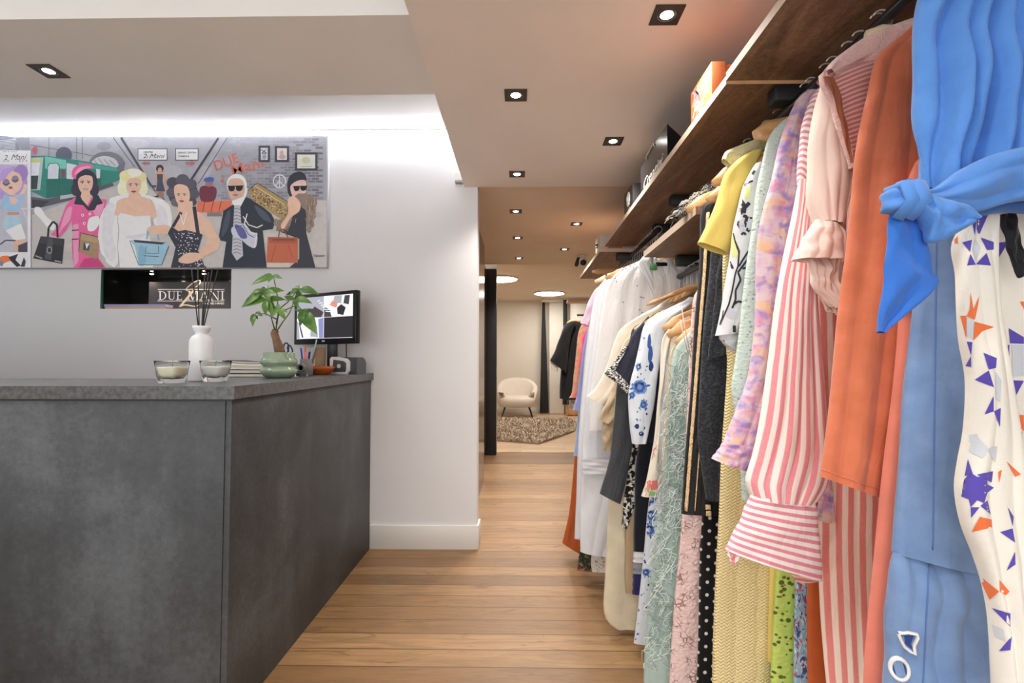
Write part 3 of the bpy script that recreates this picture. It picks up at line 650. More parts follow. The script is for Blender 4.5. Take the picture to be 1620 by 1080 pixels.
brush([(1122, 275, 4), (1150, 255, 6), (1176, 225, 7), (1174, 203, 6), (1150, 200, 5), (1100, 222, 5), (1050, 262, 6), (1008, 306, 6), (1020, 312, 6), (1060, 300, 7), (1104, 298, 8), (1085, 330, 12), (1040, 385, 13), (985, 450, 11), (940, 496, 7), (955, 490, 6), (985, 474, 6), (1030, 474, 6), (1085, 486, 6), (1130, 490, 5), (1165, 468, 4)])
m.obj('script_two', gold, t, recalc=False)
for k, (h, c, w_, lab) in enumerate([(.014, plain('orange cover', S(206, 164, 130), .5), .40, 'lower magazine lying flat in the niche, orange-tan cover'), (.016, plain('lilac cover', S(158, 160, 206), .5), .41, 'upper magazine lying flat in the niche, lilac cover')]):
    slab('niche_magazine', Vector((NX0+.215, YW+.066, NZ0+.0006+k*.0147)), w_, .1, h, 0, [c, c], lab, 'magazine', 'magazines in the niche')
# ------------------------------------------------------------------ painting
YP = YW-.034
PC = {}; PM = []
def pcol(r, g, b):
    k = (r, g, b)
    if k not in PC:
        PC[k] = len(PM); PM.append(plain('paint %d %d %d' % k, S(*[min(255, c*1.06+10) for c in k]), .55, var=.05, vs=25))  # colours lifted: the haze of light over the canvas is painted in
    return PC[k]
pm = MB(); layer = [0]
def A(x, y): return at(x/4.5, 200+y/4.5, YP-.0006-layer[0]*.000006)
def smooth(pts, n=4):
    out = []; N = len(pts)
    for i in range(N):
        p0, p1, p2, p3 = [Vector(pts[(i+k-1) % N]) for k in range(4)]
        for j in range(n):
            t = j/n; out.append(.5*((2*p1)+(-p0+p2)*t+(2*p0-5*p1+4*p2-p3)*t*t+(-p0+3*p1-3*p2+p3)*t**3))
    return [tuple(p) for p in out]
CLIPB = 1004
def pp_(pts, c, sm=False, dx=0):
    layer[0] += 1
    if sm: pts = smooth(pts)
    pm.poly([A(x+dx, min(y, CLIPB)) for x, y in pts], pcol(*c))
def pline(pts, w, c, dx=0, close=False):
    layer[0] += 1; ci = pcol(*c)
    if close: pts = pts+[pts[0]]
    for i in range(len(pts)-1):
        (x1, y1), (x2, y2) = pts[i], pts[i+1]; L_ = sqrt((x2-x1)**2+(y2-y1)**2) or 1; nx, ny = -(y2-y1)/L_*w/2, (x2-x1)/L_*w/2
        pm.poly([A(x1+dx+nx, y1+ny), A(x2+dx+nx, y2+ny), A(x2+dx-nx, y2-ny), A(x1+dx-nx, y1-ny)], ci)
def pell(cx, cy, rx, ry, c, dx=0, rot=0, a0=0, a1=2*pi, n=24):
    pp_([(cx+rx*cos(a0+(a1-a0)*k/n)*cos(rot)-ry*sin(a0+(a1-a0)*k/n)*sin(rot), cy+rx*cos(a0+(a1-a0)*k/n)*sin(rot)+ry*sin(a0+(a1-a0)*k/n)*cos(rot)) for k in range(n)], c, False, dx)
def prect(x0, y0, x1, y1, c, dx=0): pp_([(x0, y0), (x1, y0), (x1, y1), (x0, y1)], c, False, dx)
def ptext(s, x, y, w, h, c, dx=0, shear=0, ang=0, bold=0):
    layer[0] += 1; o = A(x+dx, y); ca, sa = cos(ang), sin(ang)
    put_text(pm, s, o, (ca, 0, sa), (-sa, 0, ca), width=w/4.5*YP/F, height=h/4.5*YP/F, mat=pcol(*c), shear=shear, bold=bold)
INK = (40, 42, 48); SKIN = (222, 184, 160); SKIN2 = (206, 160, 134); LIP = (150, 60, 66)
D2 = 1170
# station back wall, floor, brick wall
prect(-170, 70, 2325, 1004, (166, 167, 176))
for k in range(14): pell(random.uniform(0, 1600), random.uniform(100, 400), random.uniform(60, 140), random.uniform(20, 60), random.choice([(172, 173, 181), (160, 161, 170), (178, 178, 184)]))
pp_([(200, 640), (480, 540), (900, 400), (1060, 440), (1180, 530), (1500, 540), (2325, 525), (2325, 1004), (200, 1004)], (192, 187, 184))
for k in range(12): pell(random.uniform(260, 2200), random.uniform(620, 980), random.uniform(60, 160), random.uniform(12, 40), random.choice([(198, 193, 190), (184, 180, 178), (178, 175, 175)]))
pp_([(1620, 80), (2318, 80), (2318, 520), (1400, 522)], (158, 160, 170))
for r in range(22):
    yy = 84+r*20; off = (r % 2)*28
    for q in range(17):
        x = 1380+q*56+off
        if x > 1640-(yy-80)*.5 and x < 2262 and random.random() < .75:
            s_ = min(1, max(0, (x-1500)/700+(yy-200)/600)); base = 172-60*s_*random.uniform(.5, 1.1)
            prect(x, yy, x+50, yy+15, (int(base), int(base+1), int(base+10)))
# tunnel mouths and pipes
pell(20, 170, 120, 110, (120, 122, 134)); 
for k in range(9): pline([(-80+k*6, 110+k*10), (110, 90+k*11)], 4, (206, 208, 214))
pp_([(110, 80), (210, 80), (215, 180), (150, 170)], (132, 134, 146)); pline([(215, 130), (350, 155), (540, 185), (690, 215)], 3, INK)
for x in (348, 546, 586): pline([(x, 75), (x, 230)], 3, (70, 72, 80))
pell(455, 205, 58, 60, (86, 90, 106)); pell(760, 270, 128, 92, (116, 118, 128)); pell(745, 278, 100, 68, (196, 198, 204)); 
for k in range(4): pline([(660+k*40, 220+k*6), (700+k*40, 280)], 5, (128, 130, 140))
pell(740, 140, 50, 30, (146, 147, 156))
# train
pp_([(218, 210), (320, 208), (560, 240), (830, 292), (862, 330), (856, 380), (720, 432), (540, 480), (330, 512), (218, 460)], (44, 128, 116))
pp_([(320, 212), (470, 240), (470, 300), (320, 300)], (112, 192, 178)); pp_([(560, 250), (830, 296), (840, 320), (560, 290)], (70, 158, 146))
pp_([(330, 380), (720, 350), (720, 430), (540, 478), (330, 510)], (32, 104, 96)); pp_([(218, 222), (310, 218), (286, 452), (218, 455)], (176, 190, 186)); pp_([(222, 258), (284, 256), (276, 344), (222, 348)], (212, 216, 224)); pp_([(222, 230), (282, 230), (282, 256), (222, 256)], (196, 200, 120)); pp_([(222, 350), (272, 350), (264, 446), (222, 448)], (48, 66, 72))
pp_([(342, 290), (356, 268), (404, 264), (418, 284), (414, 372), (340, 372)], (206, 210, 220)); pline([(336, 292), (352, 264), (408, 260), (424, 282), (420, 480)], 4, (20, 80, 76)); pp_([(474, 260), (546, 274), (540, 378), (474, 372)], (210, 212, 220)); pp_([(684, 302), (714, 306), (712, 368), (688, 370)], (206, 208, 216))
pp_([(436, 312), (464, 310), (462, 360), (438, 360)], (130, 60, 84)); pell(247, 172, 18, 30, (176, 90, 110))
pp_([(218, 500), (330, 516), (560, 470), (800, 400), (810, 420), (560, 510), (300, 575), (218, 585)], (84, 84, 92)); pp_([(430, 492), (545, 476), (540, 500), (428, 520)], (180, 180, 186)); pp_([(230, 520), (350, 530), (300, 575), (230, 580)], (54, 54, 62))
pp_([(830, 290), (890, 250), (880, 330), (858, 380)], (108, 110, 120))
# stair rails
pline([(806, 80), (960, 290)], 4, INK); pline([(862, 80), (1078, 425), (1130, 428)], 16, (74, 76, 86)); pline([(1080, 425), (1120, 480), (1170, 520)], 8, (60, 62, 70)); pline([(1555, 82), (1352, 392)], 16, (66, 68, 78)); pline([(1616, 82), (1410, 410)], 4, INK)
# hanging signs
for (x0, x1) in ((980, 1192), (1247, 1412)):
    prect(x0, 156, x1, 242, (60, 62, 72)); prect(x0+5, 161, x1-5, 237, (226, 227, 233))
ptext('CENTRE', 1022, 190, 68, 14, INK, bold=.02); ptext('2', 1018, 226, 28, 32, INK, shear=.2); ptext('Mani', 1062, 226, 118, 32, INK, shear=.45); ptext('(', 1048, 228, 8, 24, INK)
ptext('GRAND CENTRAL', 1266, 192, 140, 13, INK, bold=.02); ptext('TERMINUS', 1268, 218, 82, 12, INK, bold=.02)
pp_([(1006, 262), (1034, 246), (1034, 254), (1066, 254), (1066, 270), (1034, 270), (1034, 278)], (170, 110, 104)); pp_([(1390, 260), (1362, 242), (1362, 252), (1322, 252), (1322, 270), (1362, 270), (1362, 280)], (176, 104, 100))
# small woman standing in the back
pell(1138, 300, 27, 28, (58, 54, 60)); pell(1138, 312, 15, 20, SKIN2); pp_([(1112, 330), (1164, 330), (1186, 370), (1172, 400), (1176, 470), (1110, 470), (1116, 400), (1100, 370)], SKIN2, True); pp_([(1116, 338), (1160, 338), (1158, 390), (1176, 462), (1110, 462), (1120, 390)], (70, 76, 96)); pp_([(1128, 460), (1164, 460), (1166, 512), (1110, 500)], (150, 120, 110)); pp_([(1090, 498), (1130, 490), (1126, 506)], INK)
# graffiti, frames, peace sign
G = (206, 108, 92)
ptext('DUE', 370+D2, 318, 182, 76, G, ang=.36, bold=.012); ptext('2', 396+D2, 392, 28, 48, G, ang=-.2, bold=.012); ptext('Mani', 486+D2, 344, 236, 70, G, ang=.24, bold=.012)
for (x0, y0, x1, y1, cc) in ((670, 136, 752, 254, (196, 198, 206)), (786, 138, 888, 254, (214, 206, 204)), (930, 184, 1090, 314, (214, 216, 206))):
    prect(x0, y0, x1, y1, (62, 64, 74), D2); prect(x0+16, y0+16, x1-16, y1-16, cc, D2)
pline([(690, 165), (728, 190), (694, 190), (724, 165)], 5, INK, D2); pell(712, 215, 14, 18, (150, 152, 164), D2); pell(836, 190, 14, 20, (196, 160, 146), D2); pell(840, 216, 24, 16, (178, 160, 156), D2); pell(1010, 240, 30, 24, (190, 196, 172), D2); pline([(975, 285), (1050, 285)], 4, (140, 146, 130), D2)
n = 20; pline([(820+44*cos(2*pi*k/n)+D2, 390+46*sin(2*pi*k/n)) for k in range(n+1)], 8, (222, 222, 228)); pline([(820, 346), (820, 434)], 7, (222, 222, 228), D2); pline([(820, 390), (790, 422)], 7, (222, 222, 228), D2); pline([(820, 390), (850, 422)], 7, (222, 222, 228), D2)
# bench and seated passer-by
pp_([(236, 530), (478, 528), (478, 560), (440, 612), (230, 612)], (214, 112, 84), False, D2)
for x in (290, 350, 405): pline([(x, 532), (x-18, 608)], 4, INK, D2)
prect(304, 612, 410, 640, (120, 118, 122), D2); pp_([(256, 432), (340, 424), (372, 452), (352, 528), (262, 528)], (112, 50, 66), True, D2); pell(318, 404, 26, 26, (150, 110, 100), D2); pp_([(286, 392), (290, 366), (344, 362), (348, 390)], (70, 92, 176), True, D2)
def face(cx, cy, s, skin, lip, dx=0, smile=False, glasses=False, tilt=0):
    if glasses:
        pp_([(cx-46*s, cy-14*s), (cx-4*s, cy-14*s), (cx-10*s, cy+16*s), (cx-38*s, cy+18*s)], (26, 26, 30), True, dx); pp_([(cx+4*s, cy-14*s), (cx+50*s, cy-16*s), (cx+42*s, cy+14*s), (cx+12*s, cy+16*s)], (26, 26, 30), True, dx); pline([(cx-54*s, cy-14*s), (cx+56*s, cy-17*s)], 6*s, (26, 26, 30), dx)
    else:
        for e in (-1, 1):
            pell(cx+e*22*s, cy, 11*s, 5*s, (240, 238, 236), dx); pell(cx+e*22*s, cy, 5*s, 5*s, INK, dx); pline([(cx+e*36*s, cy-14*s+4), (cx+e*10*s, cy-16*s)], 5*s, INK, dx); pline([(cx+e*35*s, cy-3*s), (cx+e*10*s, cy-5*s)], 3*s, INK, dx)
    pline([(cx+2*s, cy+6*s), (cx-5*s, cy+26*s), (cx+6*s, cy+28*s)], 3*s, SKIN2 if skin != SKIN2 else (176, 130, 110), dx)
    pp_([(cx-20*s, cy+44*s), (cx-6*s, cy+39*s), (cx+6*s, cy+39*s), (cx+22*s, cy+43*s), (cx+4*s, cy+54*s)], lip, True, dx)
    if smile: pp_([(cx-15*s, cy+44*s), (cx+16*s, cy+43*s), (cx+2*s, cy+49*s)], (240, 236, 234), True, dx)
# woman in the pink suit, dark hair and pink hat
PK = (222, 96, 150); PK2 = (238, 150, 186); PKD = (196, 62, 122)
pell(607, 400, 88, 96, (50, 48, 66)); pell(540, 450, 34, 46, (50, 48, 66)); pell(672, 450, 32, 48, (50, 48, 66))
pp_([(516, 360), (512, 320), (540, 282), (600, 262), (650, 272), (662, 300), (610, 300), (560, 330), (540, 372)], PK, True); pp_([(530, 340), (560, 296), (620, 280), (650, 292), (600, 304), (556, 330)], PK2, True)
pp_([(584, 450), (636, 450), (650, 520), (622, 572), (590, 540), (572, 510)], SKIN); pp_([(552, 380), (570, 356), (610, 346), (650, 352), (662, 390), (654, 440), (624, 478), (596, 480), (566, 450)], SKIN, True); face(608, 402, .98, SKIN, LIP, 0, True)
pp_([(540, 372), (560, 330), (630, 318), (662, 352), (610, 346), (566, 364), (550, 400)], (50, 48, 66), True)
pp_([(524, 508), (470, 560), (440, 640), (410, 720), (360, 770), (420, 792), (470, 740), (510, 670), (520, 760), (510, 860), (524, 1004), (752, 1004), (700, 940), (706, 780), (740, 640), (760, 520), (650, 505), (620, 560), (570, 510)], PK)
pp_([(470, 600), (510, 570), (500, 660), (450, 720), (420, 760), (440, 690)], PK2, True); pp_([(520, 700), (560, 690), (560, 960), (524, 1000)], PK2); pp_([(600, 940), (690, 930), (740, 1000), (560, 1003)], PKD); pp_([(660, 560), (740, 540), (710, 640), (680, 640)], PK2, True)
pp_([(546, 494), (526, 552), (592, 560), (628, 600), (674, 594), (690, 560), (734, 548), (700, 490), (652, 474), (662, 510), (628, 572), (584, 520), (562, 476)], (44, 48, 60))
for (x, y) in ((588, 631), (640, 622), (600, 690)): pell(x, y, 10, 10, (240, 236, 240)); pell(x, y, 4, 4, INK)
pp_([(250, 575), (290, 580), (330, 640), (392, 690), (386, 735), (350, 730), (290, 660), (245, 610)], (242, 242, 246), True); pp_([(622, 700), (640, 650), (700, 640), (706, 690), (672, 740), (630, 742)], (242, 242, 246), True)
pline([(512, 740), (560, 736)], 7, INK); pline([(512, 804), (560, 800)], 7, INK)
pline([(340, 790), (346, 720), (378, 676), (406, 700), (410, 790)], 14, (38, 38, 44)); pp_([(290, 780), (458, 800), (442, 978), (236, 938)], (40, 41, 46)); pp_([(296, 785), (452, 805), (446, 850), (282, 830)], (56, 58, 64)); pp_([(338, 790), (380, 796), (366, 950), (318, 940)], (72, 74, 80)); pell(352, 880, 20, 26, (150, 150, 154)); pell(352, 880, 13, 18, (40, 41, 46)); pline([(252, 920), (300, 938)], 8, (170, 170, 176)); pline([(390, 955), (436, 965)], 8, (170, 170, 176))
pp_([(572, 756), (704, 786), (690, 946), (560, 890)], (158, 132, 96)); pp_([(580, 766), (700, 794), (696, 830), (576, 806)], (176, 150, 112)); pp_([(596, 826), (640, 830), (634, 884), (592, 878)], (60, 66, 100)); pp_([(606, 830), (638, 832), (616, 872)], (226, 226, 230)); pline([(560, 890), (572, 756), (704, 786)], 4, INK)
# blond woman in white fur
FUR = (234, 233, 236); FUR2 = (218, 217, 222)
fur = []
for (x, y) in [(760, 560), (720, 640), (704, 760), (712, 880), (760, 960), (830, 1000), (862, 860), (850, 740), (838, 640), (850, 540), (930, 505), (1010, 500), (1080, 530), (1110, 610), (1100, 700), (1200, 760), (1228, 680), (1214, 580), (1150, 520), (1060, 488), (900, 480), (800, 500)]: fur.append((x, y))
pp_([(x+random.uniform(-8, 8), y+random.uniform(-8, 8)) for x, y in smooth(fur, 3)], FUR); pp_([(740, 600), (800, 540), (820, 620), (800, 760), (830, 900), (790, 960), (730, 860)], FUR2, True)
pp_([(1120, 560), (1180, 600), (1190, 700), (1120, 690)], FUR2, True)
pp_([(838, 530), (900, 506), (1020, 504), (1090, 540), (1112, 620), (1090, 650), (836, 640), (828, 570)], SKIN, True); pp_([(925, 440), (1000, 440), (1008, 520), (960, 540), (912, 518)], SKIN)
pp_([(836, 640), (860, 615), (960, 640), (1070, 632), (1076, 700), (1050, 760), (1100, 860), (1090, 1004), (850, 1004), (836, 880), (856, 760), (838, 690)], (230, 230, 233)); pp_([(900, 780), (1040, 760), (1000, 790), (920, 800)], (214, 214, 220), True); pline([(836, 645), (846, 740), (838, 860), (850, 1000)], 4, (150, 150, 158))
HB = (238, 234, 196); HB2 = (222, 216, 160)
pell(948, 390, 98, 92, HB); pell(870, 440, 34, 50, HB); pell(1020, 440, 34, 52, HB); pell(890, 350, 40, 36, HB2); pell(1000, 360, 44, 40, HB2); pell(960, 330, 50, 26, (244, 242, 214))
pp_([(900, 400), (920, 372), (960, 365), (1000, 380), (1004, 430), (980, 480), (950, 500), (916, 476), (900, 436)], SKIN, True); face(950, 420, .95, SKIN, LIP)
pline([(1046, 800), (1050, 740), (1080, 730), (1120, 760), (1130, 810)], 12, (130, 170, 190)); pp_([(924, 812), (960, 806), (1190, 830), (1202, 850), (1150, 985), (986, 985), (960, 850)], (150, 192, 212)); pp_([(950, 806), (1180, 826), (1150, 840), (960, 824)], (52, 58, 66)); pp_([(990, 850), (1040, 880), (1030, 980), (992, 980)], (130, 176, 200), True); pline([(1020, 920), (1130, 926)], 4, INK); pline([(1040, 850), (1036, 900), (1130, 905), (1128, 850)], 4, (70, 100, 120)); pline([(924, 812), (986, 985), (1150, 985), (1202, 850)], 4, INK)
# woman with dark curls in the dotted dress
pell(130+D2, 470, 105, 112, (74, 72, 82), D2-D2)
for (x, y, r) in ((60, 400, 44), (130, 380, 46), (190, 410, 40), (210, 480, 38), (50, 470, 36), (80, 540, 34), (200, 540, 30)): pell(x, y, r, r*.9, random.choice([(74, 72, 82), (104, 102, 114), (88, 86, 98)]), D2)
pp_([(100, 540), (200, 530), (205, 600), (250, 610), (330, 680), (400, 830), (380, 880), (280, 930), (180, 975), (110, 975), (96, 945), (200, 915), (290, 850), (300, 800), (270, 760), (60, 740), (50, 720), (90, 620)], SKIN, False, D2)
pp_([(70, 430), (110, 410), (165, 430), (182, 490), (170, 545), (130, 575), (96, 550), (76, 500)], SKIN, True, D2); face(122, 490, .9, SKIN, LIP, D2)
pp_([(-110, 715), (20, 700), (40, 740), (-20, 770), (-110, 750)], SKIN, True, D2)
DR = (46, 48, 62); pp_([(50, 710), (100, 745), (150, 736), (250, 760), (272, 770), (240, 880), (290, 1004), (46, 1004), (80, 860), (24, 760)], DR, False, D2); pline([(60, 715), (120, 610)], 22, DR, D2); pline([(240, 765), (212, 570)], 26, DR, D2)
layer[0] += 1
for k in range(150):
    x = random.uniform(40, 280); y = random.uniform(750, 1000)
    if (x < 85 and y > 790) or (x > 250 and y < 900) or (x < 60): continue
    q = random.uniform(2.5, 5); pm.poly([A(x+D2+q*cos(a*pi/3), y+q*sin(a*pi/3)) for a in range(6)], pcol(222, 222, 228))
pline([(110, 620), (135, 700), (160, 610)], 6, (236, 234, 230), D2); pp_([(100, 960), (150, 905), (240, 900), (280, 930), (180, 975)], SKIN, True, D2)
# man with white hair and dark glasses
pell(515, 415, 72, 78, (230, 230, 228), D2); pp_([(560, 430), (592, 440), (580, 500), (556, 510)], (226, 226, 224), True, D2); pp_([(452, 420), (470, 376), (530, 370), (566, 400), (570, 470), (540, 528), (490, 530), (460, 490)], (208, 172, 152), True, D2); face(505, 440, 1.05, SKIN2, (166, 110, 104), D2, False, True)
pp_([(480, 530), (560, 500), (580, 505), (560, 560), (520, 590), (490, 560)], (238, 238, 240), False, D2)
SU = (40, 46, 60); pp_([(490, 555), (420, 600), (388, 780), (400, 812), (440, 820), (414, 1004), (728, 1004), (700, 740), (770, 730), (792, 680), (760, 620), (660, 540), (580, 500), (548, 560), (520, 600)], SU, False, D2); pp_([(440, 620), (470, 600), (460, 700), (420, 780), (405, 760)], (66, 74, 90), True, D2); pp_([(640, 560), (720, 610), (760, 680), (690, 650)], (70, 80, 98), True, D2); pp_([(498, 560), (540, 560), (560, 920), (515, 955), (480, 900)], (188, 188, 196), False, D2)
for k in range(14): pline([(490, 590+24*k), (515, 582+24*k), (548, 596+24*k)], 4, (86, 88, 100), D2)
pp_([(480, 720), (560, 690), (600, 740), (660, 770), (650, 860), (600, 850), (540, 800), (490, 780)], (196, 198, 214), True, D2); pp_([(500, 700), (560, 720), (590, 790), (540, 790)], (92, 92, 150), True, D2); pline([(560, 640), (600, 700), (660, 720), (700, 700)], 8, (214, 208, 190), D2); pline([(590, 620), (570, 690), (620, 760), (660, 760), (640, 860)], 7, (226, 226, 232), D2); pline([(500, 720), (560, 700), (600, 770), (640, 790)], 5, (60, 62, 90), D2)
# patterned bag between the two
pp_([(596, 456), (660, 402), (884, 540), (892, 620), (850, 672), (800, 640), (620, 520)], (164, 138, 92), False, D2); layer[0] += 1
for k in range(170):
    x = random.uniform(620, 880); y = 420+(x-620)*.5+random.uniform(10, 100)
    q = random.uniform(3, 7); pm.poly([A(x+D2+q*cos(a*pi/2+.4), y+q*sin(a*pi/2+.4)) for a in range(4)], pcol(*random.choice([(72, 62, 50), (90, 78, 60), (210, 190, 150)])))
pline([(640, 420), (860, 560)], 6, (210, 190, 150), D2); pline([(596, 456), (660, 402), (884, 540)], 4, INK, D2)
# woman in dark hood with fur
pp_([(880, 470), (876, 400), (900, 345), (960, 320), (1004, 345), (1012, 400), (1010, 440), (960, 400), (920, 420), (905, 500)], (48, 50, 62), True, D2); pp_([(900, 420), (950, 385), (1004, 385), (1010, 440), (1000, 490), (965, 520), (925, 505), (902, 470)], (226, 190, 180), True, D2); face(965, 440, .95, SKIN2, LIP, D2, False, True)
pp_([(870, 720), (880, 560), (960, 520), (1010, 560), (1010, 760), (1075, 1004), (890, 1004), (960, 940), (960, 800), (800, 740)], (48, 50, 62), False, D2)
FB = (138, 120, 106); pp_([(x+random.uniform(-12, 12), y+random.uniform(-10, 10)) for x, y in smooth([(880, 560), (940, 490), (1030, 480), (1086, 530), (1076, 640), (1040, 750), (1006, 700), (1000, 620), (960, 560), (900, 700), (840, 740), (790, 720), (800, 660), (860, 640)], 4)], FB, False, D2)
for k in range(40):
    x = random.uniform(1010, 1075); y = random.uniform(500, 700); pline([(x, y), (x+random.uniform(-10, 6), y+random.uniform(24, 44))], 3, random.choice([(92, 78, 70), (176, 160, 146), (112, 96, 84)]), D2)
for k in range(16):
    x = random.uniform(800, 940); y = 650+random.uniform(0, 70); pline([(x, y), (x-6, y+30)], 3, random.choice([(92, 78, 70), (176, 160, 146)]), D2)
pp_([(880, 520), (920, 496), (966, 540), (962, 600), (900, 650), (850, 730), (830, 700), (880, 620)], SKIN, True, D2)
pline([(812, 790), (820, 740), (850, 730), (880, 790)], 8, (120, 64, 50), D2); pp_([(736, 786), (950, 790), (950, 970), (726, 968)], (188, 98, 70), False, D2); pp_([(740, 786), (948, 792), (940, 830), (750, 830)], (168, 82, 60), False, D2); prect(770, 800, 930, 812, (120, 64, 50), D2); pline([(796, 840), (760, 960)], 4, (130, 66, 50), D2); pline([(880, 840), (910, 930)], 4, (130, 66, 50), D2); prect(730, 972, 895, 1000, (206, 196, 180), D2)
ptext('Nasasia', 1062+D2, 930, 78, 22, INK, shear=.5, ang=.03)
# left panel: poster of a woman with violet hair
prect(-170, 170, 220, 1004, (226, 226, 232)); pline([(220, 170), (220, 1004)], 4, (150, 150, 160)); ptext('ME & YOU', 20, 184, 104, 10, (90, 90, 100)); ptext('2', 30, 238, 24, 38, INK, shear=.2); ptext('Mani', 78, 238, 118, 42, INK, shear=.45); ptext('DUE', 24, 250, 44, 10, INK); ptext('B. C. E.', 136, 250, 64, 10, INK, bold=.02)
prect(-170, 270, 196, 895, (186, 184, 196)); pell(60, 400, 135, 120, (168, 140, 196)); pell(20, 320, 80, 50, (190, 166, 214)); pell(150, 330, 50, 60, (150, 122, 184)); pell(-10, 480, 50, 40, (168, 140, 196))
pp_([(0, 420), (20, 340), (80, 318), (140, 340), (160, 400), (140, 450), (100, 480), (76, 486), (40, 470), (8, 440)], (226, 190, 172), True)
for (x, q) in ((44, 398), (108, 374)): pell(x, q, 24, 26, (130, 120, 136)); pline([(x-26, q+6), (x, q+18), (x+26, q+4)], 6, INK)
pell(76, 436, 15, 10, (140, 90, 84)); pp_([(0, 360), (30, 300), (100, 300), (60, 340), (20, 390)], (178, 150, 206), True)
pp_([(50, 480), (110, 480), (150, 520), (180, 460), (192, 420), (170, 410), (160, 450), (120, 490)], (226, 190, 172), True); pp_([(30, 480), (80, 500), (130, 490), (170, 480), (150, 560), (130, 620), (60, 620), (40, 560), (10, 600), (0, 580), (20, 520)], (150, 186, 214)); pp_([(70, 500), (110, 510), (130, 530), (100, 556), (76, 540)], (226, 190, 172), True); prect(52, 610, 134, 634, (200, 140, 100)); pp_([(50, 630), (140, 630), (150, 690), (40, 740), (14, 700)], (168, 200, 214)); pp_([(40, 740), (150, 690), (186, 800), (100, 810)], (236, 236, 240)); pp_([(100, 806), (186, 806), (170, 880), (146, 890), (150, 894), (96, 894)], (216, 176, 156)); pp_([(130, 846), (196, 820), (196, 894), (130, 894)], (70, 66, 76)); pline([(0, 840), (40, 810), (110, 812)], 10, (70, 66, 76))
pp_([(0, 930), (60, 920), (90, 950), (40, 968), (0, 990)], (222, 116, 64), True); pp_([(60, 930), (130, 906), (110, 950), (150, 990), (120, 1000), (80, 960)], INK); pp_([(146, 998), (170, 930), (184, 960), (176, 998)], (60, 50, 54)); pell(10, 975, 14, 20, (110, 130, 150))
pline([(150, 584), (242, 584)], 6, (214, 214, 220)); pline([(165, 590), (195, 670)], 4, (214, 214, 220))
q0 = at(-40, 218, YP); q1 = at(517, 423, YP)
t = thing('wall_painting', ((q0.x+q1.x)/2, YW, q1.z), 'wide canvas painting of stylish figures with handbags in a station, on the white wall', 'painting')
MB().rbox(-3.5, q1.x, YP, YW-.0015, q1.z, q0.z, .003).obj('canvas', plain('canvas edge', S(176, 174, 176), .8, var=.03), t)
pm.obj('painted_surface', PM, t, recalc=False)
# ------------------------------------------------------------------ shelves, rods, brackets
bw_ = NT('brown shelf board'); bw_.set('Roughness', .5); bv = bw_.coords('Object', (7, 1.2, 7))
n1 = bw_.noise(bv, 2.2, 6, .7, .8); n2 = bw_.noise(bw_.coords('Object'), 70, 3, .7)
f = bw_.math('ADD', bw_.math('MULTIPLY', n1.outputs['Fac'], .7), bw_.math('MULTIPLY', n2.outputs['Fac'], .3))
bw_.col(bw_.ramp(f, [(.36, S(88, 64, 47)), (.5, S(124, 93, 70)), (.64, S(158, 124, 95))])); brownm = bw_.mat
edgem = plain('pale shelf edge', S(206, 186, 164), .55, var=.06, vs=12); oak = plain('raw board end', S(206, 160, 112), .6, var=.08, vs=30)
HS = .80; ZS = 1.2+HS; XS = .60
t = thing('clothes_shelf', (1.0, 1.5, ZS), 'long brown overhead shelf with pale edge running above the clothes', 'shelf')
MB().box(XS, 1.298, -.6, 1.436, ZS+.010, ZS+.034, 0, {4: 1}).obj('front_board', [brownm, edgem], t)
MB().box(XS, 1.298, 1.437, 3.53, ZS, ZS+.025, 0, {4: 1, 2: 2}).obj('rear_board', [brownm, edgem, oak], t)
t = MB().box(.6, 1.298, 1.70, 2.42, 1.694, 1.722, 0, {4: 1}).obj('clothes_shelf', [brownm, edgem], loc=(1, 2, 1.694)); tag(t, 'short lower brown shelf over the middle clothes, with pale front edge', 'shelf')
t = MB().box(.57, 1.298, 3.56, 4.76, 1.968, 1.993, 0, {4: 1, 2: 1}).obj('clothes_shelf', [brownm, edgem], loc=(1, 4, 1.97)); tag(t, 'farthest slightly lower brown shelf, its pale corner beside the dome camera', 'shelf')
def bracket(x, y, ztop, label, h=.05, w_=.05):
    o = MB().rbox(x, 1.298, y-w_/2, y+w_/2, ztop-h, ztop-.0005, .006).obj('rod_bracket', black, loc=(x, y, ztop)); tag(o, label, 'bracket', 'black shelf brackets')
bracket(.74, 1.46, ZS-.0005, 'black bracket under the upper shelf nearest the pink striped shirt')
bracket(.735, 2.44, ZS, 'black bracket under the upper shelf above the tweed fringe')
bracket(.79, 2.96, ZS, 'black bracket under the upper shelf where the packed hooks begin')
bracket(.745, 2.38, 1.694, 'black bracket under the lower shelf beside the white blouses')
bracket(.70, 3.62, 1.968, 'black bracket under the farthest shelf')
ZR, ZR2, XR = 1.945, 1.615, .80
rodm = plain('black rod', S(30, 30, 32), .35, .3)
for (y0, y1, z, lab) in ((.25, 1.95, ZR, 'black clothes rail under the near part of the upper shelf'), (2.86, 4.0, ZR, 'black clothes rail under the far part of the upper shelf, crowded with hooks'), (1.72, 2.72, ZR2, 'black clothes rail under the short lower shelf')):
    o = MB().tube([(XR, y0, z), (XR, y1, z)], .013, seg=14).obj('clothes_rail', rodm, loc=(XR, y0, z)); tag(o, lab, 'rail', 'black clothes rails')
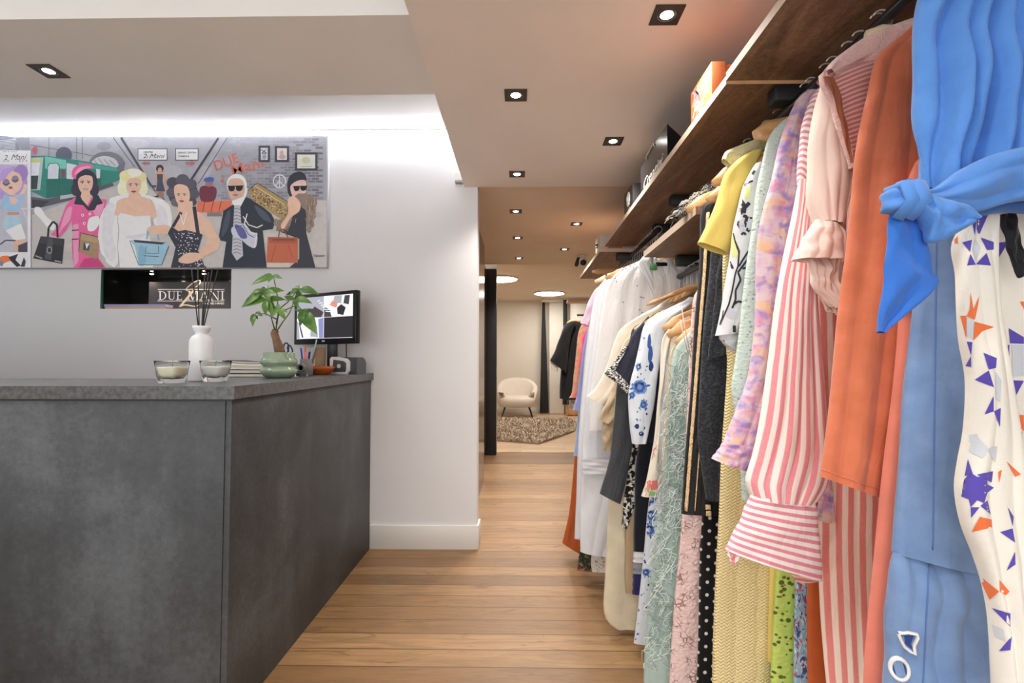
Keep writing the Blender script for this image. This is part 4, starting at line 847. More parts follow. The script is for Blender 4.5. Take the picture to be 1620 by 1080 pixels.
# hangers
woodh = NT('hanger wood'); woodh.set('Roughness', .35); woodh.set('Coat Weight', .2); hv = woodh.coords('Object', (4, 30, 30)); woodh.col(woodh.ramp(woodh.noise(hv, 2, 4).outputs['Fac'], [(.3, S(196, 142, 92)), (.7, S(226, 182, 130))])); woodh = woodh.mat
paleh = plain('pale hanger wood', S(230, 206, 166), .4, var=.06, vs=20); chrome = plain('hook steel', S(214, 214, 214), .3, .45); bandm = plain('grey rubber band', S(58, 60, 58), .7)
def hanger(xl, zl, Y, label, xc=None, zrod=ZR, drop=.05, mat=None, group=None, band=None, ry=.010, flat=1.9, rot=0, loops=True):
    xc = xl+.2 if xc is None else xc; hw = xc-xl
    zc = min(zl+drop, zrod-.045)
    t = thing('coat_hanger', (xc, Y, zc), label, 'hanger', group)
    pts = []
    for i in range(21):
        q = -1+2*i/20; pts.append((xc+q*hw, Y + rot*q, zc-(zc-zl)*abs(q)**1.5))
    MB().tube(pts, lambda s: ry*(1.15 if .06 < s < .94 else (.75 if .01 < s < .99 else .45)), seg=12, flat=flat).obj('hanger_arm', mat or woodh, t)
    hk = [(xc, Y, zc+.005), (xc, Y, max(zc+.012, zrod-.06))]; 
    for k in range(11):
        a = -.5*pi + 1.35*pi*k/10; hk.append((XR+.0215*cos(a), Y, zrod+.0045+.0215*sin(a)))
    MB().tube(hk, .0021, seg=6).obj('hanger_hook', chrome, t)
    if band is not None:
        q = band; c = Vector((xc+q*hw, Y+rot*q, zc-(zc-zl)*abs(q)**1.5)); sl = -(zc-zl)*1.5*abs(q)**.5*(1 if q > 0 else -1)/hw
        d = Vector((1, 0, sl)).normalized()*.006
        MB().tube([c-d, c+d], ry*1.3, seg=12, flat=flat).obj('grip_band', bandm, t)
    return t
def hang_px(u, v, Y, label, **k):
    p = at(u, v, Y); return hanger(p.x, p.z, Y, label, **k)
# ------------------------------------------------------------------ things on the shelf
ora = plain('orange lid', S(244, 138, 86), .5, var=.03); ora2 = plain('orange box side', S(226, 106, 60), .55, var=.04)
ZB = ZS+.0256
y0, y1 = 1.575, 1.77
t = thing('gift_box', (.75, 1.67, ZB), 'bright orange gift box with multicoloured maze patterned face on the shelf', 'box')
MB().rbox(.648, .90, y0+.004, y1-.004, ZB, ZB+.118, .001).obj('box_base', ora2, t)
m = MB(); xl = .612; m.rbox(xl, .657, y0, y1, ZB+.0, ZB+.126, .0015); m.obj('box_lid', ora, t)
pal = [plain('maze white', S(250, 246, 240), .5), plain('maze yellow', S(246, 214, 140), .5), plain('maze lilac', S(168, 140, 170), .5), plain('maze pink', S(232, 150, 140), .5)]
m = MB()
xf = xl-.0005
def mz(yA, zA, yB, zB, w_, c): 
    d = Vector((0, yB-yA, zB-zA)); nn = Vector((0, -d.z, d.y)).normalized()*w_/2; a_ = Vector((xf-.0002*c, y0+yA, ZB+zA)); b_ = a_+d
    m.poly([a_+nn, b_+nn, b_-nn, a_-nn], c)
random.seed(3)
for k in range(46):
    a_ = (random.uniform(.014, .18), random.uniform(.012, .115)); L_ = random.uniform(.02, .05)
    ang = random.choice([0, pi/2, pi/2, pi/4, -pi/4]); b_ = (min(.185, max(.008, a_[0]+L_*cos(ang))), min(.118, max(.008, a_[1]+L_*sin(ang))))
    mz(*a_, *b_, random.choice([.006, .008]), random.choice([0, 0, 0, 1, 2, 3]))
m.obj('maze_print', pal, t, recalc=False)
# black paper bag with gusset
bagm = NT('black coated paper'); bagm.set('Roughness', .24); bagm.col(S(38, 38, 40)); bagm.set('Specular IOR Level', .6); bagm = bagm.mat
ya, yb_ = 2.06, 2.52; xb, xb2 = .613, .80; hb = .155
t = thing('paper_bag', (.7, 2.3, ZB), 'black glossy paper carrier bag with white script lying along the shelf', 'bag')
m = MB(); m.prism([(xb, ya, ZB), (xb, yb_, ZB), (xb, yb_, ZB+hb*.94), (xb, ya+.25, ZB+hb+.002), (xb, ya, ZB+hb)], (.0012, 0, 0)); m.obj('bag_front', bagm, t)
m = MB(); m.prism([(xb2, ya, ZB), (xb2, yb_, ZB), (xb2, yb_, ZB+hb*.94), (xb2, ya, ZB+hb)], (.0012, 0, 0)); m.box(xb+.0013, xb2, ya, yb_, ZB, ZB+.0012); m.obj('bag_back', bagm, t)
m = MB()
for (ye, sgn) in ((ya, 1), (yb_, -1)):
    h1 = hb if sgn > 0 else hb*.94; xm = (xb+xb2)/2
    m.poly([(xb+.0012, ye, ZB), (xm, ye+.004*sgn, ZB), (xm, ye+.06*sgn, ZB+h1*.72), (xb+.0012, ye, ZB+h1)]); m.poly([(xm, ye+.004*sgn, ZB), (xb2, ye, ZB), (xb2, ye, ZB+h1), (xm, ye+.06*sgn, ZB+h1*.72)])
m.obj('bag_gusset', plain('black matt paper', S(22, 22, 22), .7), t)
m = MB(); m.tube([(xb-.003, ya+.19, ZB+hb-.012), (xb-.005, ya+.20, ZB+hb+.004), (xb-.005, ya+.32, ZB+hb-.004), (xb-.003, ya+.33, ZB+hb-.02)], .0028, seg=6); m.obj('bag_handle', plain('cream cord', S(222, 204, 186), .6), t)
m = MB(); put_text(m, 'Creatini', (xb-.0005, ya+.40, ZB+.012), (0, -1, 0), (0, 0, 1), width=.34, height=.05, shear=.5)
m.obj('bag_lettering', pal[0], t, recalc=False)
# dark box with a white flower
t = thing('flower_box', (.68, 2.9, ZB), 'small dark box with a white flower on its face, standing on the shelf', 'box')
yf = 2.70
MB().rbox(.613, .68, yf, yf+.22, ZB, ZB+.135, .002).obj('box_body', plain('charcoal card', S(52, 48, 50), .5), t)
m = MB()
for k in range(9):
    a_ = k*2*pi/9; r = .024
    c = Vector((.6115, yf+.10+r*cos(a_), ZB+.075+r*1.1*sin(a_))); b = bmesh.new(); bmesh.ops.create_uvsphere(b, u_segments=10, v_segments=6, radius=.017)
    for v in b.verts: v.co.x *= .35
    m.bm(b, 0, Matrix.Translation(c), True)
b = bmesh.new(); bmesh.ops.create_uvsphere(b, u_segments=10, v_segments=6, radius=.02); m.bm(b, 0, Matrix.Translation((.608, yf+.10, ZB+.075)) @ Matrix.Diagonal((.4, 1, 1, 1)), True)
m.obj('white_flower', plain('white petals', S(222, 226, 214), .7, var=.08, vs=60), t)
m = MB(); m.box(.6118, .6124, yf+.06, yf+.12, ZB+.018, ZB+.024)
m.obj('gold_line', plain('beige line', S(206, 186, 160), .5), t)
o = MB().rbox(.66, .80, 2.58, 2.68, ZB, ZB+.12, .003).obj('storage_box', plain('pale grey box', S(196, 190, 182), .6), loc=(.73, 2.63, ZB)); tag(o, 'small pale grey box squeezed between the black bag and the flower box', 'box')
# far shelf things
ZD = 1.9935
o = MB().rbox(.60, .86, 3.74, 3.95, ZD, ZD+.155, .003).obj('storage_box', plain('cream box', S(214, 200, 186), .6), loc=(.7, 3.85, ZD)); tag(o, 'pale cream box on the farthest shelf, peeking past the upper shelf end', 'box')
o = MB().rbox(.598, .64, 3.60, 3.70, ZD, ZD+.028, .002).obj('wood_block', plain('pale wood', S(236, 190, 140), .5), loc=(.6, 3.6, ZD)); tag(o, 'small light wood block on the farthest shelf, left of the orange-brown one', 'block', 'wood blocks on the far shelf')  # paler of the two wood tones
o = MB().rbox(.644, .74, 3.60, 3.70, ZD, ZD+.028, .002).obj('wood_block', plain('orange wood', S(206, 142, 100), .5), loc=(.7, 3.6, ZD)); tag(o, 'orange-brown wood block on the farthest shelf', 'block', 'wood blocks on the far shelf')
t = thing('trailing_plant', (.578, 3.85, ZD), 'dark green leafy sprig hanging over the farthest shelf edge', 'plant')
m = MB(); cc = at(951, 388, 3.85)
dl = plain('dark leaf', S(34, 66, 40), .5, var=.3, vs=40)
for k in range(14):
    a_ = cc+Vector((random.uniform(-.02, .02), random.uniform(-.03, .03), random.uniform(-.02, .02))); b_ = a_+Vector((random.uniform(-.035, .03), random.uniform(-.03, .03), random.uniform(-.035, .03)))
    leaf_rows = []
    d = b_-a_; side = d.cross(Vector((0, 1, 0))).normalized()*d.length*.3
    m.poly([a_, (a_+b_)/2+side, b_, (a_+b_)/2-side])
m.obj('sprig_leaves', dl, t)
m = MB(); m.tube([cc+Vector((.0, 0, -.03)), cc, cc+Vector((.03, 0, .02))], .003, seg=6); m.obj('sprig_stem', stemm, t)
# ------------------------------------------------------------------ far room
YF = 10.35
ch = at(818, 655, 10.4)
t = thing('tub_armchair', (ch.x, 10.5, 0), 'cream upholstered tub armchair with dark legs in the far room', 'armchair')
cfab = plain('cream boucle', S(226, 216, 204), .9, var=.05, vs=50, bump=.4)
sx_ = 10.5/F; W2 = .40
def shellr(m, zlo, zhi_f, rin, rout, a0, a1, n=26):
    base = []
    for i in range(n+1):
        a = a0+(a1-a0)*i/n; zh = zhi_f(a); rows = []
        for (r, z) in ((rout*.86, zlo), (rout*.97, zlo+.10), (rout, zlo+.3), (rout*.99, zh-.05), ((rin+rout)/2, zh), (rin, zh-.05), (rin, zlo+.1), (rin, zlo)):
            rows.append((ch.x+r*cos(a)*1.06, 10.5+r*sin(a)*.92, z))
        base.append(m.add(rows))
    for i in range(n):
        for k in range(7): m.face((base[i]+k, base[i+1]+k, base[i+1]+k+1, base[i]+k+1), 0, None, True)
    for i in (0, n): m.face([base[i]+k for k in range(8)])
m = MB(); shellr(m, .22, lambda a: .46+.35*max(0, (sin(a)+.6)/1.6)**.6, .31, .41, -.28*pi, 1.28*pi); m.obj('backrest', cfab, t)
m = MB(); m.lathe([(.30, .22), (.36, .24), (.37, .36), (.345, .41), (.28, .43), (0, .435)], (ch.x, 10.45, 0), seg=36, square=3); m.obj('seat', cfab, t)
for sx1 in (-1, 1):
    for sy1 in (-1, 1):
        MB().tube([(ch.x+sx1*.24, 10.47+sy1*.22, .235), (ch.x+sx1*.32, 10.47+sy1*.29, .0)], lambda s: .02-.009*s, seg=10).obj('leg', black, t)
# shaggy rug
rp = [onz(778, 697, .0), onz(852, 703, .0), onz(908, 683, .0), onz(912, 672, 0), onz(905, 664.5, .0), onz(775, 664.5, 0)]
t = thing('shaggy_rug', (.2, 8.5, 0), 'shaggy beige-grey rug lying before the cream armchair', 'rug')
m = MB(); m.prism([(p.x, p.y, .0006) for p in rp], (0, 0, .02)); m.obj('rug_backing', plain('rug back', S(150, 130, 112), .9), t)
def inpoly(x, y):
    c = False; n = len(rp)
    for i in range(n):
        a_, b_ = rp[i], rp[(i+1) % n]
        if (a_.y > y) != (b_.y > y) and x < (b_.x-a_.x)*(y-a_.y)/(b_.y-a_.y)+a_.x: c = not c
    return c
m = MB(); random.seed(5); cnt = 0
while cnt < 5200:
    x = random.uniform(min(p.x for p in rp), max(p.x for p in rp)); y = random.uniform(min(p.y for p in rp), max(p.y for p in rp))
    if not inpoly(x, y): continue
    cnt += 1; a = random.uniform(0, 2*pi); r = random.uniform(.02, .06); h = random.uniform(.03, .06); w_ = .012
    tip = (x+r*cos(a), y+r*sin(a), .02+h); s_ = (-sin(a)*w_, cos(a)*w_)
    m.poly([(x-s_[0], y-s_[1], .02), (x+s_[0], y+s_[1], .02), (tip[0]+s_[0]*.5, tip[1]+s_[1]*.5, tip[2]), (tip[0]-s_[0]*.5, tip[1]-s_[1]*.5, tip[2]-.01)], random.choice([0, 0, 1, 2]))
tag(m.obj('pile', [plain('pile beige', S(206, 188, 166), .9), plain('pile grey', S(170, 152, 134), .9), plain('pile light', S(228, 214, 196), .9)], t, recalc=False), kind='stuff')
# fitting room: curtain strips, white panel and header
def drape(name, pts_l, pts_r, Y, mat, label, cat):
    m = MB(); n = 12; rows = []
    for i in range(n+1):
        s = i/n
        def ip(P_):
            k = s*(len(P_)-1); j = min(int(k), len(P_)-2); q = k-j
            return P_[j][0]*(1-q)+P_[j+1][0]*q, P_[j][1]*(1-q)+P_[j+1][1]*q
        l, r = at(*ip(pts_l), Y), at(*ip(pts_r), Y); row = []
        for k in range(17):
            q = k/16; p = l.lerp(r, q); row.append((p.x, Y+.025*sin(q*pi*5), max(p.z, .012)))
        rows.append(m.add(row))
    for i in range(n):
        for k in range(16): m.face((rows[i]+k, rows[i]+k+1, rows[i+1]+k+1, rows[i+1]+k), 0, None, True)
    st = len(m.v)
    vs = list(m.v); fs = list(m.f); n0 = m.add([(v.x, v.y+.012, v.z) for v in vs])
    for f in fs: m.face([n0+i for i in f][::-1], 0, None, True)
    o = m.obj(name, mat, loc=at(*pts_l[0], Y)); return tag(o, label, cat, 'black fitting room curtains')
curt = fab('black curtain', S(34, 34, 35), wr=False)
drape('fitting_curtain', [(858, 476), (856, 560), (854, 653)], [(862, 476), (865, 560), (868, 653)], 10.95, curt, 'black curtain narrow at the top beside the cream armchair', 'curtain')
drape('fitting_curtain', [(891, 474), (891, 560), (890, 640)], [(897, 474), (898, 560), (900, 640)], 10.6, curt, 'black curtain partly hidden behind the black coat', 'curtain')
whitep = plain('fitting room white', S(232, 226, 216), .6, var=.015)
q0 = at(869, 478, 11.0)
o = MB().rbox(q0.x, at(892, 478, 11.0).x, 11.0, 11.03, .012, 2.46, .002).obj('wall_fitting_left', whitep); struct(o)
q1 = at(899, 478, 10.7)
o = MB().rbox(q1.x+.05, 2.6, 10.72, 10.75, .012, 2.44, .002).obj('wall_fitting_right', whitep); struct(o)
h0 = at(857, 473.5, 10.85)
o = MB().rbox(h0.x, 2.6, 10.85, 10.99, 2.45, 2.519, .002).obj('curtain_header', whitep, loc=(h0.x, 10.9, 2.45)); tag(o, 'white header rail over the fitting room curtains', 'rail')
o = MB().rbox(at(899, 474, 6.9).x, 1.9, 6.9, 7.2, 2.0, 2.03, .002).obj('wall_shelf', plain('pale oak shelf', S(206, 180, 150), .5), loc=(.8, 7, 2)); tag(o, 'pale wooden shelf end high behind the black coat', 'shelf')
bxp = onz(906, 657, 0)
t = thing('wooden_stool', (bxp.x, bxp.y, 0), 'small pale wooden stool with dark opening below the black coat', 'stool')
MB().rbox(bxp.x-.14, bxp.x+.16, bxp.y-.12, bxp.y+.18, .34, .375, .004).obj('stool_top', black, t)
MB().rbox(bxp.x-.14, bxp.x-.11, bxp.y-.12, bxp.y+.18, .0, .339, .003).obj('stool_side', oak, t)
MB().rbox(bxp.x+.13, bxp.x+.16, bxp.y-.12, bxp.y+.18, .0, .339, .003).obj('stool_side', oak, t)
MB().rbox(bxp.x-.109, bxp.x+.129, bxp.y-.1, bxp.y-.08, .02, .15, .003).obj('stool_apron', oak, t)
# ------------------------------------------------------------------ garments
def cr(P_, n):
    """n+1 points evenly along a smooth curve through P_ (tuples of x, z)"""
    P_ = [Vector((p[0], p[1])) for p in P_]; N = len(P_); d = []
    for i in range(N-1):
        p0 = P_[max(i-1, 0)]; p1 = P_[i]; p2 = P_[i+1]; p3 = P_[min(i+2, N-1)]
        for j in range(12):
            t = j/12; d.append(.5*((2*p1)+(-p0+p2)*t+(2*p0-5*p1+4*p2-p3)*t*t+(-p0+3*p1-3*p2+p3)*t**3))
    d.append(P_[-1]); L_ = [0]
    for i in range(len(d)-1): L_.append(L_[-1]+(d[i+1]-d[i]).length)
    out = []; k = 0
    for i in range(n+1):
        g = L_[-1]*i/n
        while k < len(L_)-2 and L_[k+1] < g: k += 1
        q = (g-L_[k])/max(1e-9, L_[k+1]-L_[k]); out.append(d[k].lerp(d[k+1], max(0, min(1, q))))
    return out, L_[-1]
def ppx(P_, Y): return [(lambda w: (w.x, w.z))(at(u, v, Y)) for u, v in P_]
class Cloth:
    """one piece of cloth hanging as a soft flattened tube between a left and a right outline"""
    def __init__(s, L, R=None, Y=1.0, Yr=None, th=.04, ny=44, nx=40, amp=.006, k=3, seed=1, xc=None, topth=.35, grow=.65, sharp=.8, uvw=None, edge=.0015, wob=.004, world=False, inner=False, uvflip=False, uvoff=0):
        s.m = MB(); rnd = random.Random(seed); ph = [rnd.uniform(0, 6.28) for _ in range(6)]
        Lw = L if world else ppx(L, Y)
        Yr = Y if Yr is None else Yr
        if R is None: xc_ = .80 if xc is None else xc; Rw = [(max(2*xc_-x, x+.05), z) for x, z in Lw]
        else: Rw = R if world else ppx(R, Yr)
        Lp, LL = cr(Lw, ny); Rp, LR = cr(Rw, ny)
        H = (LL+LR)/2; Wm = sum((Rp[i]-Lp[i]).length for i in range(ny+1))/(ny+1); Wm = uvw or Wm
        s.th = th; rows = []; ring = 2*nx
        for i in range(ny+1):
            t = i/ny; prof = topth+(1-topth)*min(1, (t/.25))**.6
            row = []
            for q in range(ring):
                front = q <= nx; sx = (q/nx) if front else (2*nx-q)/nx
                b = sqrt(max(0, 1-(2*sx-1)**2))**.75
                p = Lp[i].lerp(Rp[i], sx); y = Y+(Yr-Y)*sx
                g = (1-grow)+grow*t
                w_ = sx + .05*sin(3.1*t+ph[0])+.02*sin(9*t+ph[1])
                fold = (abs(sin(pi*k*w_+ph[2]+(0 if front else 1.3)))**sharp-.55)*1.0 + .35*sin(2*pi*k*.43*w_+ph[3]+2.2*t)
                wr = .5*sin(11*t+7*sx+ph[4])*wob + .5*sin(23*t-5*sx+ph[5])*wob*.5
                off = th*.5*b*prof + (amp*g*fold + wr)*min(1, b*1.2)
                e = edge*sin(17*t+ph[1])*(1-b)
                row.append((p.x+e, y-off if front else y+off*.9, p.y))
            rows.append(s.m.add(row))
        s.tris = []
        for i in range(ny):
            for q in range(ring):
                q2 = (q+1) % ring
                def uv(a, r):
                    uu = (a/nx)*Wm; return (uu+uvoff, (1-r/ny)*H) if not uvflip else ((1-r/ny)*H, uu+uvoff)
                s.m.face((rows[i]+q, rows[i+1]+q, rows[i+1]+q2, rows[i]+q2), 0, (uv(q, i), uv(q, i+1), uv(q+1, i+1), uv(q+1, i)), True)
        s.rows = rows; s.nx = nx; s.ny = ny; s.ring = ring; s.Y = Y; s._b = None; s.nbase = len(s.m.f)
    def bvh(s):
        if s._b is None: s._b = BVHTree.FromPolygons([tuple(v) for v in s.m.v], [f for f in s.m.f[:s.nbase]])
        return s._b
    def hit(s, u, v, lift=.0012):
        d = ray(u, v).normalized(); h = s.bvh().ray_cast(CAM, d)
        return None if h[0] is None else h[0]-d*lift
    def decal(s, pts, mat=1, step=9, lift=.0012):
        """a printed shape lying on the cloth"""
        b = bmesh.new(); vs = [b.verts.new((u, v, 0)) for u, v in pts]
        try: f = b.faces.new(vs)
        except ValueError: b.free(); return
        bmesh.ops.triangulate(b, faces=[f])
        for _ in range(3):
            es = [e for e in b.edges if e.calc_length() > step]
            if not es: break
            bmesh.ops.subdivide_edges(b, edges=es, cuts=1)
            bmesh.ops.triangulate(b, faces=b.faces[:])
        b.verts.index_update(); W = {}
        for v in b.verts: W[v.index] = s.hit(v.co.x, v.co.y, lift)
        idx = {k: s.m.add([p])for k, p in W.items() if p is not None}
        for f in b.faces:
            if all(v.index in idx for v in f.verts):
                ps = [W[v.index] for v in f.verts]
                if max(p.y for p in ps)-min(p.y for p in ps) < .06: s.m.face([idx[v.index] for v in f.verts], mat, None, True)
        b.free()
    def stroke(s, pts, w_, mat=1, lift=.0012):
        for i in range(len(pts)-1):
            (x1, y1), (x2, y2) = pts[i], pts[i+1]; L_ = sqrt((x2-x1)**2+(y2-y1)**2) or 1; nx, ny = -(y2-y1)/L_*w_/2, (x2-x1)/L_*w_/2
            s.decal([(x1+nx, y1+ny), (x2+nx, y2+ny), (x2-nx, y2-ny), (x1-nx, y1-ny)], mat, lift=lift)
    def obj(s, name, mats, parent=None, loc=None): return s.m.obj(name, mats, parent, loc, recalc=False)
def garment(name, Y, label, cat, xc=.8, z=.4, group='clothes on the rails'): return thing(name, (xc, Y, z), label, cat, group)
def ellp(cx, cy, rx, ry, rot=0, n=12, jit=0):
    return [(cx+rx*(1+random.uniform(-jit, jit))*cos(2*pi*k/n)*cos(rot)-ry*sin(2*pi*k/n)*sin(rot), cy+rx*cos(2*pi*k/n)*sin(rot)+ry*(1+random.uniform(-jit, jit))*sin(2*pi*k/n)*cos(rot)) for k in range(n)]
random.seed(11)
# ---- 1 blue blouse with knotted waist
blue = fab('sky blue cotton', S(82, 136, 212), .8, bump=.12, var=.05, c2=S(92, 148, 222)); blue2 = blue
t = garment('blouse', .72, 'bright blue cropped blouse tied in a knot at the waist, nearest at the top right', 'blouse', z=1.3)
Y = .72
c = Cloth([(1470, -70), (1452, 20), (1447, 120), (1448, 200), (1452, 250), (1458, 300)], [(1760, -70), (1770, 60), (1780, 150), (1780, 220), (1770, 260), (1740, 300)], Y=.75, th=.05, nx=130, ny=60, amp=.034, k=9.5, seed=6, grow=.35, sharp=.7, wob=.008); c.obj('body', blue, t)
c = Cloth([(1412, 298), (1470, 300), (1520, 268), (1570, 244), (1640, 232), (1740, 240)][::1], [(1440, 345), (1490, 330), (1540, 336), (1590, 322), (1640, 318), (1740, 330)], Y=.685, th=.035, amp=.006, k=2.2, seed=8, grow=0, topth=.8, wob=.006); c.obj('waistband', blue, t)
c = Cloth([(1470, 318), (1540, 305), (1600, 300), (1740, 310)], [(1475, 338), (1545, 342), (1600, 336), (1740, 348)], Y=.74, th=.03, amp=.002, k=1, seed=3, grow=0, topth=1); c.obj('waist_lining', fab('blue lining', S(60, 112, 190)), t)
kn = at(1428, 316, .655); b = bmesh.new(); bmesh.ops.create_uvsphere(b, u_segments=28, v_segments=18, radius=1)
for v in b.verts:
    r = 1+.10*sin(5*v.co.x+6*v.co.z)+.06*sin(9*v.co.z-4*v.co.x); v.co = Vector((v.co.x*.026*r, v.co.y*.020*r, v.co.z*.022*r))
m = MB(); m.bm(b, 0, Matrix.Translation(kn) @ Matrix.Rotation(radians(-25), 4, 'Y'), True)
for dx, dz in ((-.008, .0), (.006, .004)):   # wrapped bands of the knot
    m.tube([kn+Vector((dx-.002, .010, .016)), kn+Vector((dx+.001, -.018, .014)), kn+Vector((dx+.006, -.021, -.006)), kn+Vector((dx-.002, -.004, -.026))], lambda s: .0085+.004*sin(pi*s), seg=10, flat=.55)
m.obj('knot', blue, t)
c = Cloth([(1440, 306), (1470, 310), (1500, 318), (1530, 332), (1536, 345)], [(1442, 330), (1460, 352), (1468, 384), (1500, 376), (1526, 360)], Y=.650, th=.03, amp=.007, k=1.6, seed=9, grow=.1, topth=.5); c.obj('bow_loop', blue, t)
c = Cloth([(1414, 326), (1407, 350), (1401, 410), (1395, 470), (1389, 524)], [(1446, 330), (1466, 390), (1476, 430), (1483, 453), (1395, 527)], Y=.662, Yr=.668, th=.012, amp=.006, k=1.5, seed=10, topth=1); c.obj('tie_end', fab('deep blue tie', S(52, 112, 204), .8, bump=.1, var=.05), t)
c = Cloth([(1422, 288), (1420, 298), (1420, 310)], [(1452, 284), (1452, 300), (1448, 312)], Y=.672, th=.016, amp=.003, k=1, seed=12, topth=1); c.obj('tie_stub', blue, t)
hang_px(1500, -60, .76, 'wooden hanger of the blue knotted blouse, above the picture edge', xc=.82, drop=.03)
# ---- 2 white blouse with star print
whitef = fab('ivory viscose', S(240, 236, 226), .75, bump=.08, var=.03); pur = fab('violet print', S(92, 78, 178), .8, wr=False, bump=.03); org = fab('orange print', S(238, 120, 66), .8, wr=False, bump=.03); palep = fab('pale grey blue print', S(206, 212, 220), .8, wr=False, bump=.03)
M4 = [whitef, pur, org, palep]
t = garment('blouse', .80, 'ivory blouse printed with violet and orange stars at the far right', 'blouse', z=.6)
body = Cloth([(1560, 330), (1572, 480), (1590, 600), (1604, 700), (1612, 860), (1614, 1000), (1618, 1130)], [(1800, 330), (1800, 500), (1800, 700), (1800, 900), (1800, 1130)], Y=.84, th=.05, amp=.012, k=4, seed=21, nx=60)
sl = Cloth([(1540, 330), (1514, 372), (1509, 395), (1516, 430), (1519, 480), (1524, 540), (1534, 600), (1530, 680), (1522, 730), (1518, 775), (1527, 830), (1545, 880), (1560, 930), (1572, 1000), (1580, 1130)],
           [(1576, 330), (1574, 372), (1573, 440), (1575, 500), (1584, 550), (1594, 610), (1604, 680), (1610, 740), (1614, 800), (1616, 860), (1612, 920), (1614, 960), (1616, 1000), (1618, 1060), (1622, 1130)], Y=.765, th=.045, amp=.007, k=2.6, seed=22, nx=56, ny=80, sharp=1.0)
def q7(L): return [(1480+x/2.843, 320+y/2.843) for x, y in L]
def q8(L): return [(1480+x/2.7, 680+y/2.7) for x, y in L]
for P_, c_ in [([(160, 62), (186, 62), (178, 150)], 1), ([(188, 62), (240, 48), (198, 142), (186, 120)], 1), ([(120, 180), (164, 168), (156, 222)], 1), ([(204, 158), (262, 178), (262, 212), (232, 214)], 1), ([(158, 232), (182, 280), (142, 284)], 1), ([(182, 278), (230, 228), (250, 284)], 1), ([(180, 165), (205, 205), (182, 265), (166, 210)], 3),
               ([(158, 404), (168, 462), (176, 528), (140, 512), (154, 480)], 2), ([(178, 526), (172, 480), (198, 420), (190, 470)], 2), ([(110, 510), (138, 510), (138, 616), (124, 560)], 2), ([(176, 536), (264, 560), (210, 580), (170, 622)], 2), ([(140, 516), (172, 530), (168, 616), (140, 600)], 3), ([(82, 150), (98, 152), (98, 184), (86, 186)], 2),
               ([(140, 626), (166, 628), (160, 690)], 1), ([(160, 690), (160, 740), (134, 736)], 1), ([(216, 676), (276, 700), (272, 744), (240, 752)], 1), ([(176, 798), (240, 756), (264, 832)], 1), ([(262, 870), (262, 940), (220, 954)], 1), ([(264, 940), (294, 924), (290, 1010)], 1), ([(270, 760), (296, 800), (292, 900), (272, 880)], 3), ([(150, 1046), (186, 1040), (204, 1079), (150, 1079)], 3)]:
    sl.decal(q7(P_), c_)
for P_, c_ in [([(168, 20), (230, 80), (200, 120), (140, 90)], 3), ([(220, 80), (264, 70), (256, 140)], 3), ([(138, 124), (160, 190), (124, 196)], 1), ([(150, 182), (178, 200), (222, 196), (222, 232), (250, 246), (222, 268), (208, 312), (178, 300), (150, 330), (142, 296), (110, 284), (138, 250), (122, 212), (150, 210)], 1), ([(176, 190), (246, 176), (240, 224)], 1), ([(150, 330), (188, 330), (152, 376)], 1), ([(192, 324), (222, 300), (236, 360)], 1),
               ([(190, 370), (240, 382), (242, 416), (154, 436)], 2), ([(276, 436), (330, 420), (340, 480)], 1), ([(310, 330), (334, 370), (330, 410)], 1), ([(304, 600), (340, 520), (342, 574)], 1), ([(176, 612), (272, 690), (230, 724)], 2), ([(274, 640), (316, 690), (300, 706), (276, 690)], 2), ([(240, 760), (320, 784), (320, 840)], 1), ([(326, 880), (320, 940), (270, 944)], 1), ([(304, 134), (366, 190), (340, 200)], 2), ([(268, 180), (284, 170), (272, 226)], 2), ([(240, 830), (290, 850), (300, 900), (250, 880)], 3)]:
    sl.decal(q8(P_), c_)
for P_, c_ in [([(268, 182), (330, 176), (284, 250)], 1), ([(324, 200), (392, 250), (360, 310)], 1), ([(330, 566), (398, 606), (398, 636), (336, 634)], 1), ([(318, 644), (332, 640), (332, 714)], 1), ([(344, 640), (398, 640), (398, 780), (346, 786)], 3), ([(350, 800), (398, 802), (364, 866)], 1), ([(380, 446), (398, 446), (398, 480)], 2), ([(326, 780), (352, 810), (352, 870)], 2), ([(376, 956), (398, 956), (398, 1030), (380, 1010)], 2), ([(340, 1044), (390, 1030), (392, 1076)], 1)]:
    body.decal(q7(P_), c_)
for P_, c_ in [([(326, 20), (366, 8), (374, 60)], 1), ([(340, 270), (362, 280), (356, 360), (342, 350)], 2), ([(360, 376), (378, 370), (378, 430), (362, 420)], 1), ([(350, 480), (376, 500), (372, 540)], 1)]: body.decal(q8(P_), c_)
body.obj('body', M4, t); sl.obj('sleeve', M4, t)
c = Cloth([(1580, 340), (1590, 380), (1606, 430), (1612, 440)], [(1606, 335), (1612, 370), (1618, 410), (1620, 430)], Y=.79, th=.01, amp=.002, k=1, seed=77); tag(c.obj('black_camisole', fab('black satin', S(18, 18, 24), .5), None, at(1600, 380, .79)), 'sliver of a black top caught beside the ivory star blouse under the blue hem', 'top', 'clothes on the rails')
hang_px(1580, 250, .84, 'wooden hanger of the ivory star print blouse, hidden behind the blue blouse', xc=.84)
